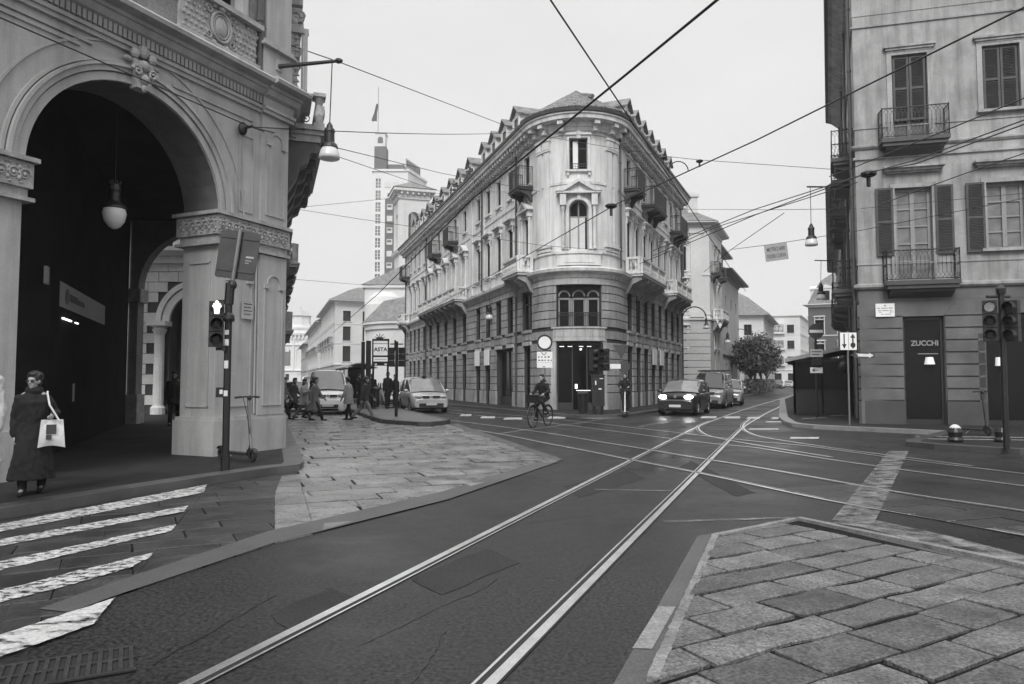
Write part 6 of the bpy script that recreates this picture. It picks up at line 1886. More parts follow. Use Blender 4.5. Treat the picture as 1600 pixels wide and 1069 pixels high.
def car(name, kind, loc, fwd, label, pm, lit=False, group=None, rack=False, cat='car', glass=None, z=0.0):
    k = CARS[kind]
    L, W = k['L'], k['W']
    t = empty(name, (loc[0], loc[1], z), atan2(fwd[1], fwd[0]), label, cat, group)
    hwd = W / 2
    def half(x):
        e = abs(x) / (L / 2)
        return hwd * (1 - 0.16 * max(0, (e - 0.72) / 0.28) ** 2)
    xs = [(-L / 2) + L * i / 64 for i in range(65)]
    def low(x):
        z0 = 0.2 + 0.08 * max(0, (abs(x) / (L / 2) - 0.8) / 0.2)
        for c in k['wb']:
            d = abs(x - c)
            R = k['wr'] + 0.07
            if d < R: z0 = max(z0, k['wr'] + sqrt(R * R - d * d))
        return z0
    secs = []
    for x in xs:
        h, b, lo = half(x), lerp_tab(k['belt'], x), low(x)
        pts = [(h * 0.93, lo), (h * 0.99, max(lo, 0.36)), (h, max(lo, b * 0.62)), (h * 0.985, max(lo, b - 0.16)), (h * 0.93, max(b - 0.03, lo)), (h * 0.84, b + 0.012), (h * 0.45, b + 0.04), (0, b + 0.05)]
        secs.append([(x, y, zz) for y, zz in pts] + [(x, -y, zz) for y, zz in pts[-2::-1]])
    mb = MB(); n = len(secs[0])
    vs = [p for s in secs for p in s]
    fs = [(i * n + j, (i + 1) * n + j, (i + 1) * n + j + 1, i * n + j + 1) for i in range(len(secs) - 1) for j in range(n - 1)]
    fs += [list(range(n)), [(len(secs) - 1) * n + j for j in range(n)][::-1]]
    mb.add(vs, fs)
    # roof skin and pillars
    rt = k['roof']; xa, xd = rt[0][0], rt[-1][0]
    gx = sorted(set([xa + (xd - xa) * i / 22 for i in range(23)] + [p[0] for p in rt]))
    gs = []
    for x in gx:
        h = half(x); b = lerp_tab(k['belt'], x) - 0.02; r = max(lerp_tab(rt, x), b + 0.03)
        lean = 0.16 * (r - b)
        pts = [(h * 0.92, b), (h * 0.92 - lean * 0.9, b + (r - b) * 0.86), (h * 0.92 - lean * 1.0 - 0.09, r), (0.25 * h, r + 0.04), (0, r + 0.045)]
        gs.append([(x, y, zz) for y, zz in pts] + [(x, -y, zz) for y, zz in pts[-2::-1]])
    r0, r1 = rt[1][0] + 0.05, rt[-2][0] - 0.02
    ii = [i for i, x in enumerate(gx) if r0 <= x <= r1]
    m = len(gs[0])
    rv = []
    for i in ii:
        rv += [(p[0], p[1], p[2] + 0.012) for p in gs[i][1:-1]]
    mb.add(rv, [(i * (m - 2) + j, (i + 1) * (m - 2) + j, (i + 1) * (m - 2) + j + 1, i * (m - 2) + j + 1) for i in range(len(ii) - 1) for j in range(m - 3)])
    for s in (0, 1):
        def gp_(i, j): 
            p = gs[i][j if s == 0 else m - 1 - j]; return (p[0], p[1] * 1.006, p[2] + 0.004)
        for i in (ii[0] - 1, ii[len(ii) // 2], ):
            mb.tube([gp_(max(i, 0), 0), gp_(max(i, 0), 1)], 0.05 if i == ii[0] - 1 else 0.035, 5)
        mb.tube([gp_(len(gx) - 1, 0), gp_(len(gx) - 3, 1), gp_(ii[-1], 1)], 0.035, 5)
    body = mb.build('body', pm, t, smooth=False)
    body.data.polygons.foreach_set('use_smooth', [len(p.vertices) == 4 for p in body.data.polygons])
    mb = MB()
    mb.add([p for s in gs for p in s], [(i * m + j, (i + 1) * m + j, (i + 1) * m + j + 1, i * m + j + 1) for i in range(len(gs) - 1) for j in range(m - 1)] + [list(range(m))])
    mb.build('windows', glass or M_carglass, t)
    zf = lerp_tab(k['belt'], L / 2 - 0.25)
    fx = L / 2
    hf = half(fx)
    # wheels
    for c in k['wb']:
        for sy in (-1, 1):
            mb = MB(); r = k['wr']
            mb.lathe([(r * 0.62, -0.1), (r * 0.94, -0.11), (r, -0.07), (r, 0.07), (r * 0.94, 0.11), (r * 0.62, 0.1)], (c, sy * (hwd - 0.12), r), 20, axis='y')
            o = mb.build('wheel', M_tyre, t, smooth=False)
            mb = MB(); yy = sy * (hwd - 0.12) + sy * 0.07
            mb.lathe([(0.0, sy * 0.02), (0.05, sy * 0.02), (r * 0.6, 0.0), (r * 0.64, sy * 0.03)], (c, yy, r), 20, axis='y')
            for q in range(5):
                a = 2 * pi * q / 5
                mb.tube([(c, yy + sy * 0.02, r), (c + r * 0.6 * cos(a), yy + sy * 0.02, r + r * 0.6 * sin(a))], 0.022, 4)
            mb.build('rim', M_rim, o)
    # face: lamps, grille, bumper, plate, mirrors
    for sy in (-1, 1):
        mb = MB(); M0 = Matrix.Translation((fx - 0.16, sy * hf * 0.76, zf - 0.02)) @ Matrix.Rotation(sy * 0.35, 4, 'Z'); mb.m = M0
        mb.ell((0, 0, 0), (0.15, 0.19, 0.085), 12, 7)
        mb.build('headlight', M_beam if lit else M_lamp, t, smooth=True)
    mb = MB()
    g0 = zf - 0.02
    mb.box(fx - 0.14, fx + 0.006, -hf * 0.52, -hf * 0.1, g0 - 0.05, g0 + 0.04); mb.box(fx - 0.14, fx + 0.006, hf * 0.1, hf * 0.52, g0 - 0.05, g0 + 0.04)
    if kind in ('suv', 'hatch'): mb.box(fx - 0.14, fx + 0.004, -hf * 0.1, hf * 0.1, g0 - 0.05, g0 + 0.02)
    mb.build('grille', M_trim, t)
    mb = MB(); mb.lathe([(0.0, 0.02), (0.055, 0.016), (0.07, 0.0)], (fx + 0.006, 0, g0), 12, axis='x'); mb.build('badge', M_rim, t)
    mb = MB(); mb.prism([(fx - 0.12, -hf * 0.88), (fx + 0.02, -hf * 0.74), (fx + 0.035, 0), (fx + 0.02, hf * 0.74), (fx - 0.12, hf * 0.88)], 0.30, 0.47); mb.prism([(-fx + 0.2, -hf * 0.9), (-fx - 0.01, -hf * 0.7), (-fx - 0.01, hf * 0.7), (-fx + 0.2, hf * 0.9)], 0.31, 0.42)
    mb.box(-fx + 0.4, fx - 0.3, -hwd * 0.82, hwd * 0.82, 0.17, 0.21)
    mb.build('bumper', M_trim, t)
    mb = MB(); mb.box(fx + 0.04, fx + 0.05, -0.26, 0.26, 0.38, 0.49); mb.build('number_plate', M_plate, t)
    for sy in (-1, 1):
        mb = MB(); x = rt[-1][0] - 0.32
        mb.ell((x, sy * (hwd + 0.1), lerp_tab(k['belt'], x) + 0.08), (0.07, 0.12, 0.08), 10, 6); mb.tube([(x, sy * (hwd - 0.1), lerp_tab(k['belt'], x) + 0.02), (x, sy * (hwd + 0.05), lerp_tab(k['belt'], x) + 0.05)], 0.03, 5)
        mb.build('mirror', pm, t, smooth=True)
    for sy in (-1, 1):
        mb = MB(); mb.box(-fx - 0.004, -fx + 0.08, sy * hf * 0.78 - 0.1, sy * hf * 0.78 + 0.1, 0.62, 0.86); mb.build('tail_light', M_trim, t)
    if k['rail'] or rack:
        mb = MB()
        for sy in (-1, 1):
            pts = [(x, sy * (hwd * 0.92 - 0.3), lerp_tab(rt, x) + (0.10 if 0 < i < 4 else 0.03)) for i, x in enumerate([r0 + (r1 - r0) * q / 4 for q in range(5)])]
            mb.tube(pts, 0.018, 5)
        if rack:
            for q in range(6):
                x = r0 + (r1 - r0) * q / 5
                mb.tube([(x, -hwd * 0.75, lerp_tab(rt, x) + 0.14), (x, hwd * 0.75, lerp_tab(rt, x) + 0.14)], 0.025, 5)
            for sy in (-0.75, -0.3, 0.3, 0.75): mb.tube([(r0, sy * hwd, lerp_tab(rt, r0) + 0.2), (r1, sy * hwd, lerp_tab(rt, r1) + 0.2)], 0.02, 5)
        mb.build('roof_rack', M_steel if not rack else M_trim, t)
    mb = MB()
    xw = rt[-1][0] - 0.12
    for sy in (-0.1, 0.55): mb.tube([(xw + 0.1, sy, lerp_tab(k['belt'], xw) + 0.06), (xw - 0.45, sy + 0.45 * (1 if sy < 0 else -1), lerp_tab(rt, xw - 0.38) + 0.06)], 0.010, 4)
    mb.build('wiper', M_trim, t)
    return t
p_silver = paint('silver paint', 0.46, 0.25); p_white = paint('white paint', 0.85); p_black = paint('black paint', 0.022); p_grey = paint('dark grey paint', 0.06); p_van = paint('faded van paint', 0.22)
fL, fR = (-dL.x, -dL.y), (-dR.x, -dR.y)
M_wscreen = mat('windscreen with sky sheen', 0.16, 0.06, 0.2, 2, 0, 10, 0, spec=0.8)
t = car('minivan', 'mpv', (-4.55, 36.6), (0.30, -0.95), 'silver minivan with roof rails pulling past the end of the tram island', p_silver, glass=M_wscreen, cat='minivan')
mb = MB(); mb.ell((0.35, 0, 1.76), (0.12, 0.14, 0.06), 8, 5); mb.build('roof_aerial', M_trim, t)
car('hatchback', 'hatch', (-7.2, 43.5), fL, 'white car half hidden behind the silver minivan', p_white, glass=M_wscreen)
car('delivery_van', 'van', (-9.05, 35.0), (0.28, -0.96), 'white van stopped behind the crossing pedestrians', p_white, glass=M_wscreen, cat='van')
car('hatchback', 'hatch', (-11.3, 37.6), (0.28, -0.96), 'pale car beside the white van, next to the arcade wall', p_white)
car('parked_car', 'hatch', (-17.6, 61), fL, 'light car farther back in the queue on the left-hand street', p_silver, group='cars queuing on the left-hand street')
car('parked_car', 'suv', (-19.6, 70), fL, 'dark car at the back of the queue on the left-hand street', p_grey, group='cars queuing on the left-hand street')
car('parked_car', 'van', (-22.5, 80), fL, 'pale van last in the queue on the left-hand street', p_white, group='cars queuing on the left-hand street')
car('headlit_car', 'suv', (8.15, 33.9), (-0.42, -0.91), 'black car with both headlights blazing at the mouth of the right-hand street', p_black, lit=True, glass=M_wscreen)
car('work_van', 'van', (11.75, 42.0), fR, 'old van with a laden roof rack behind the car with blazing headlights', p_van, rack=True, cat='van')
car('estate_car', 'suv', (14.2, 47.0), (-0.33, -0.94), 'silver car with pale headlights following in the right-hand street', p_silver)
car('far_car', 'hatch', (52.5, 141), fR, 'small white car far down the right-hand street', p_white, group='cars far down the right-hand street')
car('far_car', 'hatch', (57.0, 148), fR, 'silver car farthest to the right down the right-hand street', p_silver, group='cars far down the right-hand street')
car('far_car', 'suv', (49.5, 134), fR, 'grey car nearest the trees far down the right-hand street', p_grey, group='cars far down the right-hand street')
car('far_van', 'van', (53.5, 152), fR, 'dark van beyond the small white car far down the street', p_black, cat='van', group='cars far down the right-hand street')
# ------------------------------------------------------------------ people. Local: y forwards, x to their right, z up
from mathutils import noise as mnoise
def fuse(mb, name, m, parent, vox=0.012, smooth_it=3, folds=0.0):
    ob = bpy.data.objects.new('tmp', mb.mesh('tmp')); COL.objects.link(ob)
    md = ob.modifiers.new('r', 'REMESH'); md.mode = 'VOXEL'; md.voxel_size = vox; md.use_smooth_shade = True
    ms = ob.modifiers.new('s', 'SMOOTH'); ms.factor = 0.5; ms.iterations = smooth_it
    dg = bpy.context.evaluated_depsgraph_get()
    me = bpy.data.meshes.new_from_object(ob.evaluated_get(dg))
    me.materials.clear(); me.materials.append(m)
    if folds:
        cos_ = [(v.co.copy(), v.normal.copy()) for v in me.vertices]
        flat_ = []
        for p, nn in cos_:
            q = V((p.x * 9, p.y * 9, p.z * 2.6)); q2 = V((p.x * 22, p.y * 22, p.z * 14))
            flat_ += list(p + nn * (folds * mnoise.noise(q) + folds * 0.45 * mnoise.noise(q2)))
        me.vertices.foreach_set('co', flat_)
        me.update()
    me.name = name
    old = ob.data
    bpy.data.objects.remove(ob); bpy.data.meshes.remove(old)
    return put(bpy.data.objects.new(name, me), parent)
def limb(mb, pts, rs, n=10):
    mb.tube(pts, rs, n)
    for p, r in zip(pts, rs): mb.ell(p, (r, r, r), n, 6)
def loft(mb, secs, n=18):
    """secs: (centre, rx, ry)"""
    vs = []
    for c, rx, ry in secs:
        for j in range(n):
            a = 2 * pi * j / n
            vs.append((c[0] + rx * cos(a), c[1] + ry * sin(a), c[2]))
    k = len(secs)
    fs = [(i * n + j, i * n + (j + 1) % n, (i + 1) * n + (j + 1) % n, (i + 1) * n + j) for i in range(k - 1) for j in range(n)]
    fs += [list(range(n))[::-1], [(k - 1) * n + j for j in range(n)]]
    mb.add(vs, fs)
M_skin = mat('skin', 0.30, 0.55, 0.08, 6, 0.05, 60, 0.05)
M_hair = mat('dark hair', 0.02, 0.5, 0.3, 20, 0.3, 60, 0.2)
def cloth(name, g): return mat(name, g, 0.9, 0.18, 5, 0.12, 70, 0.25, 90)
C_black, C_dark, C_grey, C_light, C_white = cloth('black cloth', 0.009), cloth('charcoal cloth', 0.035), cloth('grey wool', 0.13), cloth('pale wool', 0.30), cloth('white fleece', 0.62)
C_fleece = cloth('cream fleece', 0.36)
C_jean = cloth('washed denim', 0.16)
def hand(mb, wrist, d, side, curl=0.5, s=1.0):
    """palm, four unequal bent fingers and a thumb off the side of the palm"""
    d = V(d).normalized()
    out = V((side, 0, 0)) - d * d.dot(V((side, 0, 0)))
    if out.length < 0.2: out = V((0, 1, 0)) - d * d.dot(V((0, 1, 0)))
    out.normalize()
    fw = d.cross(out); fw.normalize()
    if fw.y < 0 and abs(fw.y) > 0.2: fw = -fw
    w = V(wrist)
    pc = w + d * 0.045 * s
    limb(mb, [w, w + d * 0.04 * s - fw * 0.012 * s, w + d * 0.085 * s - fw * 0.014 * s], [0.022 * s, 0.024 * s, 0.019 * s], 8)
    limb(mb, [w + d * 0.02 * s + fw * 0.012 * s, w + d * 0.085 * s + fw * 0.016 * s], [0.020 * s, 0.018 * s], 8)
    for k, ln in enumerate((0.068, 0.078, 0.072, 0.056)):
        b = w + d * 0.085 * s + fw * (0.03 - 0.02 * k) * s
        c1 = curl * 0.6
        a1 = d * cos(c1) - out * sin(c1); a2 = d * cos(curl * 1.5) - out * sin(curl * 1.5)
        m = b + a1 * ln * 0.5 * s
        limb(mb, [b, m, m + a2 * ln * 0.5 * s], [0.0095 * s, 0.009 * s, 0.0075 * s], 6)
    tb = w + d * 0.03 * s + fw * 0.024 * s
    td = (d * 0.75 + fw * 0.6 - out * 0.35).normalized()
    limb(mb, [tb, tb + td * 0.032 * s, tb + (td * 0.6 + d * 0.5).normalized() * 0.058 * s], [0.012 * s, 0.0105 * s, 0.008 * s], 6)
def person(label, loc, rz, h=1.72, stride=0.0, top=C_dark, legs=C_black, coat=0.0, hair='short', z=0.0, arms=None, turn=0.0, hood=False, vox=0.014, group=None, sit=None, shoes=C_black, hairm=None, build_w=1.0, knees=None):
    """stride: angle of the forward leg (right leg forward); coat: hem height as share of the height (0 = jacket)"""
    t = empty('person', (loc[0], loc[1], z), rz, label, 'person', group)
    s = h / 1.72
    HIP, KN, AN = 0.90, 0.43, 0.43
    hipx = 0.092
    def leg(side, th, bend):
        a = V((side * hipx, 0, 0))
        k = a + V((side * 0.008, sin(th), -cos(th))) * KN
        f = k + V((0, sin(th - bend), -cos(th - bend))) * AN
        return a, k, f
    if sit is None:
        LR, LL = leg(1, stride, stride * 0.25), leg(-1, -stride * 0.85, stride * 0.7 + 0.03)
        drop = min(LR[2].z, LL[2].z)
        P = V((0, 0, -drop + 0.075))
        jr, jl = [P + q for q in LR], [P + q for q in LL]
    else:
        P = V(sit['pelvis']); jr = [P + V((hipx, 0, 0)), V(sit['kr']), V(sit['fr'])]; jl = [P + V((-hipx, 0, 0)), V(sit['kl']), V(sit['fl'])]
    lean = 0.05 if sit is None else sit.get('lean', 0.2)
    def up(zz, y=0.0): return P + V((0, zz * sin(lean) + y, zz * cos(lean)))
    ch, sh, nk, hd = up(0.30), up(0.50), up(0.575, 0.012), up(0.70, 0.03)
    shr, shl = sh + V((0.168 * build_w, 0, -0.055)), sh + V((-0.168 * build_w, 0, -0.055))
    def arm(S, side):
        a = (arms or {}).get(side)
        sg = 1 if side == 'r' else -1
        if a is None:
            sw = -stride * 0.8 * sg
            e = S + V((sg * 0.05, sin(sw) * 0.28, -0.28 * cos(sw)))
            w = e + V((sg * 0.0, sin(sw + 0.35) * 0.25, -0.25 * cos(sw + 0.35)))
            return [S, e, w]
        return [S, P + V(a[0]), P + V(a[1])]
    ar, al = arm(shr, 'r'), arm(shl, 'l')
    S = Matrix.Scale(s, 4)
    # the body, one continuous surface
    mb = MB(); mb.m = S
    loft(mb, [(up(-0.08), 0.13, 0.1), (up(0.0), 0.165, 0.115), (up(0.12), 0.145, 0.10), (up(0.28), 0.155, 0.112), (up(0.42), 0.165, 0.11), (up(0.5), 0.13, 0.085), (up(0.55), 0.06, 0.06)])
    limb(mb, [sh + V((0.1, 0, 0)), shr, *ar[1:]], [0.05, 0.052, 0.038, 0.027]); limb(mb, [sh + V((-0.1, 0, 0)), shl, *al[1:]], [0.05, 0.052, 0.038, 0.027])
    for j in (jr, jl): limb(mb, j, [0.085, 0.058, 0.038]); limb(mb, [j[2], j[2] + V((0, 0.13, -0.035))], [0.036, 0.03])
    limb(mb, [up(0.5), nk, up(0.62, 0.02)], [0.055, 0.052, 0.052])
    R = Matrix.Translation(hd) @ Matrix.Rotation(turn, 4, 'Z')
    def hp(x, y, zz): return R @ V((x, y, zz))
    hm = MB()
    mb2 = mb
    m_old = mb.m; mb.m = S @ R
    mb.ell((0, -0.01, 0.03), (0.075, 0.094, 0.095), 16, 12); mb.ell((0, 0.022, -0.045), (0.055, 0.062, 0.068), 14, 10); mb.ell((0, 0.062, -0.088), (0.026, 0.022, 0.022), 8, 6)
    mb.tube([(0, 0.082, 0.02), (0, 0.101, -0.025), (0, 0.092, -0.034)], [0.010, 0.016, 0.012], 7); mb.ell((0, 0.1, -0.026), (0.017, 0.014, 0.011), 8, 6)
    mb.tube([(-0.045, 0.07, 0.024), (0, 0.085, 0.028), (0.045, 0.07, 0.024)], [0.010, 0.012, 0.010], 6)
    mb.tube([(-0.024, 0.076, -0.058), (0, 0.084, -0.057), (0.024, 0.076, -0.058)], [0.006, 0.010, 0.006], 6)
    for sg in (-1, 1): mb.ell((sg * 0.076, -0.005, -0.01), (0.012, 0.024, 0.034), 8, 6); mb.ell((sg * 0.045, 0.05, -0.02), (0.022, 0.022, 0.02), 8, 6)
    mb.m = m_old
    for A, sg in ((ar, 1), (al, -1)): hand(mb, A[2], (A[2] - A[1]), sg, 0.55)
    fuse(mb, 'body', M_skin, t, min(vox, 0.011), 2)
    mb = MB(); mb.m = S @ R
    for sg in (-1, 1): mb.ell((sg * 0.032, 0.079, 0.004), (0.013, 0.008, 0.009), 8, 6)
    mb.build('eyes', M_trim, t)
    # hair
    mb = MB(); mb.m = S @ R
    mb.ell((0, -0.022, 0.045), (0.088, 0.103, 0.095), 16, 12); mb.ell((0, -0.05, -0.01), (0.083, 0.07, 0.085), 14, 10)
    mb.ell((0, 0.05, 0.10), (0.06, 0.045, 0.03), 10, 6)
    if hair == 'curly':
        random.seed(int(h * 1000))
        for k in range(60):
            a, e = random.uniform(0, 2 * pi), random.uniform(0.0, 1.5)
            if sin(a) > 0.3 and e < 0.7: continue
            mb.ell((0.095 * cos(a) * cos(e), -0.02 + 0.11 * sin(a) * cos(e), 0.035 + 0.1 * sin(e)), (0.026, 0.026, 0.024), 7, 5)
    if hair == 'long': mb.ell((0, -0.075, -0.11), (0.085, 0.045, 0.14), 12, 8); mb.ell((0.07, -0.03, -0.07), (0.025, 0.05, 0.1), 8, 6); mb.ell((-0.07, -0.03, -0.07), (0.025, 0.05, 0.1), 8, 6)
    fuse(mb, 'hair', hairm or M_hair, t, 0.012, 2)
    # trousers and shoes
    mb = MB(); mb.m = S
    loft(mb, [(up(-0.07), 0.15, 0.115), (up(0.0), 0.178, 0.128), (up(0.12), 0.16, 0.115)])
    for j in (jr, jl):
        e = j[1].lerp(j[2], 0.97)
        limb(mb, [j[0], j[0].lerp(j[1], 0.5), j[1], j[1].lerp(j[2], 0.5), e], [0.1, 0.088, 0.072, 0.066, 0.056])
    fuse(mb, 'trousers', legs, t, vox, 2, 0.014)
    for j in (jr, jl):
        mb = MB(); mb.m = S
        limb(mb, [j[2] + V((0, -0.03, -0.02)), j[2] + V((0, 0.06, -0.035)), j[2] + V((0, 0.16, -0.047))], [0.043, 0.043, 0.036], 10)
        fuse(mb, 'shoe', shoes, t, vox, 1)
    # coat or jacket
    mb = MB(); mb.m = S
    hem = P.z - 0.10 if not coat else coat * 1.72
    secs = [(up(0.555), 0.075, 0.07), (up(0.50), 0.155 * build_w, 0.105), (up(0.40), 0.205 * build_w, 0.145), (up(0.25), 0.195 * build_w, 0.145), (up(0.10), 0.19 * build_w, 0.14), (up(0.0), 0.205 * build_w, 0.155)]
    if hem < P.z - 0.05:
        dz = P.z - hem
        n = 5
        spread = 1 + min(0.55, abs(stride) * 0.9) * (dz / 0.5)
        for k in range(1, n + 1):
            f = k / n
            secs.append((V((P.x, P.y + 0.0, P.z - dz * f)), 0.205 * build_w + 0.05 * f * (dz / 0.4), 0.155 + 0.06 * f * spread * (dz / 0.35)))
    if sit is not None: secs = secs[:-5] + [(up(-0.06), 0.2, 0.155)] if len(secs) > 6 else secs
    loft(mb, secs[::-1])
    for A, sg in ((ar, 1), (al, -1)):
        w = A[1].lerp(A[2], 0.93)
        limb(mb, [sh + V((sg * 0.07, 0, -0.02)), A[0], A[0].lerp(A[1], 0.5), A[1], w], [0.072, 0.076, 0.070, 0.060, 0.05])
    limb(mb, [up(0.53), nk + V((0, 0, 0.0))], [0.085, 0.075])
    if hood: mb.ell(up(0.56, -0.09), (0.11, 0.09, 0.09), 12, 8)
    fuse(mb, 'coat' if coat else 'jacket', top, t, vox, 3, 0.022)
    PJ[t.name] = dict(ar=ar, al=al, s=s, P=P, sh=sh, hd=hd, shr=shr, shl=shl, R=R, S=S)
    return t
PJ = {}
def facing(x, y): return atan2(-x, y)         # rz that turns +y to (x, y)
# the two nearest, on the left pavement
t = person('woman in sunglasses and a black coat carrying a white tote bag beside the arcade pier', (-6.18, 9.3), facing(0.42, -0.9), 1.53, 0.16, C_black, C_black, 0.13, 'curly', 0.12, dict(l=((-0.27, 0.0, 0.24), (-0.26, 0.2, 0.20))), turn=-0.45, vox=0.010, build_w=1.0)
j = PJ[t.name]
mb = MB(); mb.m = j['S'] @ j['R']
for sg in (-1, 1): mb.ell((sg * 0.034, 0.088, 0.004), (0.029, 0.012, 0.022), 10, 6)
mb.tube([(-0.075, 0.02, 0.008), (-0.05, 0.085, 0.008), (0, 0.093, 0.01), (0.05, 0.085, 0.008), (0.075, 0.02, 0.008)], 0.004, 5); mb.build('sunglasses', M_trim, t)
mb = MB(); mb.m = j['S']; loft(mb, [((0, 0.0, j['sh'].z - 0.02), 0.11, 0.105), ((0, 0.02, j['sh'].z + 0.06), 0.12, 0.115), ((0, 0.02, j['sh'].z + 0.12), 0.1, 0.095)]); fuse(mb, 'scarf', C_black, t, 0.012)
W = WM[t.name] @ j['S']
hp_ = W @ (j['al'][2] + V((0, 0.02, -0.03)))
sw = W @ (j['shl'] + V((-0.0, 0.02, 0.1)))
bag = empty('tote_bag', (hp_.x, hp_.y, hp_.z), facing(0.5, -0.87), 'white cotton tote bag hanging from the shoulder of the black-coated woman', 'bag')
mb = MB(); n = 10
pts = []
for i in range(n + 1):
    for jx in range(n + 1):
        u, v = i / n, jx / n
        x = (u - 0.5) * (0.24 + 0.06 * (1 - v)); zz = -0.02 - 0.36 * (1 - v) + 0.03 * sin(3 * u) * (1 - v)
        pts.append((x, 0.05 * sin(pi * u) * sin(pi * min(1, v + 0.15)) + 0.006 * sin(9 * u + 4 * v), zz))
f = [(i * (n + 1) + k, (i + 1) * (n + 1) + k, (i + 1) * (n + 1) + k + 1, i * (n + 1) + k + 1) for i in range(n) for k in range(n)]
mb.add(pts, f); mb.add([(p[0], -p[1] - 0.004, p[2]) for p in pts], f); mb.build('bag_body', C_white, bag, smooth=True)
mb = MB(); mb.box(-0.05, 0.06, 0.052, 0.058, -0.2, -0.08); mb.box(0.0, 0.06, 0.05, 0.057, -0.27, -0.21); mb.build('bag_print', M_signback, bag)
mb = MB(); li = WM[bag.name].inverted()
mb.tube([li @ hp_ + V((-0.08, 0.02, -0.04)), li @ ((hp_ + sw) / 2) + V((0, 0.07, 0)), li @ sw + V((0, 0.07, 0)), li @ sw + V((0, -0.08, 0.0))], 0.012, 5); mb.build('strap', C_white, bag)
person('person in a white fleece coat at the left edge of the picture', (-6.0, 8.05), facing(0.35, -0.94), 1.80, 0.12, C_fleece, C_light, 0.30, 'long', 0.12, vox=0.011, build_w=1.12)
# crossing in front of the waiting traffic
person('person in a grey jacket with a dark backpack striding by the pale pier', (-9.25, 29.0), facing(1, 0.1), 1.72, 0.42, C_grey, C_black, 0, 'short', turn=0.2, hood=True)
person('person in a pale jacket holding a phone up, left of the long grey coat', (-8.3, 28.6), facing(1, -0.1), 1.66, 0.45, C_light, C_grey, 0.36, 'long', arms=dict(r=((0.2, 0.1, 0.25), (0.12, 0.33, 0.32))))
person('person in a long grey coat with bowed head crossing before the white van', (-7.75, 28.2), facing(1, -0.1), 1.74, 0.5, C_grey, C_black, 0.22, 'short')
t = person('woman in a pale belted coat with a white plastic bag, standing mid-crossing', (-6.45, 28.4), facing(-0.9, 0.3), 1.68, 0.2, C_light, C_black, 0.38, 'short')
j = PJ[t.name]; W = WM[t.name] @ j['S']; q = W @ j['al'][2]
pb = empty('carrier_bag', (q.x, q.y, q.z - 0.08), 0.4, 'white plastic carrier bag held by the pale-coated woman', 'bag')
mb = MB(); loft(mb, [((0, 0, -0.02), 0.03, 0.02), ((0, 0, -0.1), 0.1, 0.05), ((0.01, 0, -0.25), 0.15, 0.09), ((0, 0.01, -0.38), 0.13, 0.08), ((0, 0, -0.42), 0.06, 0.05)]); mb.build('bag_body', C_white, pb, smooth=True)
mb = MB(); mb.tube([(-0.03, 0, -0.04), (-0.02, 0, 0.05), (0.0, 0, 0.08), (0.02, 0, 0.05), (0.03, 0, -0.04)], 0.008, 5); mb.build('bag_handle', C_white, pb)
person('man in a dark jacket and light trousers stepping up to the island kerb', (-5.75, 28.05), facing(1, 0.1), 1.76, 0.48, C_dark, C_jean, 0, 'short')
person('taller of the two dark figures waiting on the island by the advertising panel', (-6.35, 36.6), facing(0.6, -0.8), 1.80, 0.05, C_black, C_black, 0, 'short', 0.15)
person('shorter dark figure waiting beside the traffic light on the island', (-5.95, 36.8), facing(-0.6, -0.8), 1.68, 0.05, C_black, C_black, 0, 'short', 0.15)
person('dark figure standing farther left behind the litter bin on the island', (-7.45, 38.2), facing(0.2, 1), 1.74, 0.05, C_black, C_black, 0, 'short', 0.15)
person('person in dark clothes walking on the far side of the old van', (13.05, 45.0), facing(-0.4, -0.9), 1.74, 0.3, C_black, C_black, 0, 'short', 0.0)
person('person in black walking just ahead of the silver car', (13.7, 50.3), facing(0.4, 0.9), 1.76, 0.3, C_black, C_dark, 0, 'short', 0.12)
person('dark figure passing through the far end of the arcade', (-10.9, 23.2), facing(0.3, -0.9), 1.72, 0.2, C_dark, C_black, 0.4, 'short', 0.12)
person('dark figure striding behind the long grey coat, half hidden by it', (-8.6, 31.0), facing(1, 0.05), 1.75, 0.4, C_black, C_black, 0, 'short', hood=True)
person('person in a dark knee-length coat farther back between the two pale vehicles', (-9.9, 32.6), facing(1, -0.15), 1.68, 0.35, C_dark, C_black, 0.32, 'long')
person('dark figure leaning by the iron guard fence on the island', (-7.9, 37.0), facing(0.8, -0.5), 1.72, 0.08, C_black, C_dark, 0, 'short', 0.15, hood=True)
person('person in a dark coat waiting at the far end of the tram island shelter', (-9.2, 44.5), facing(0.3, -0.9), 1.74, 0.06, C_dark, C_black, 0.36, 'short', 0.15)
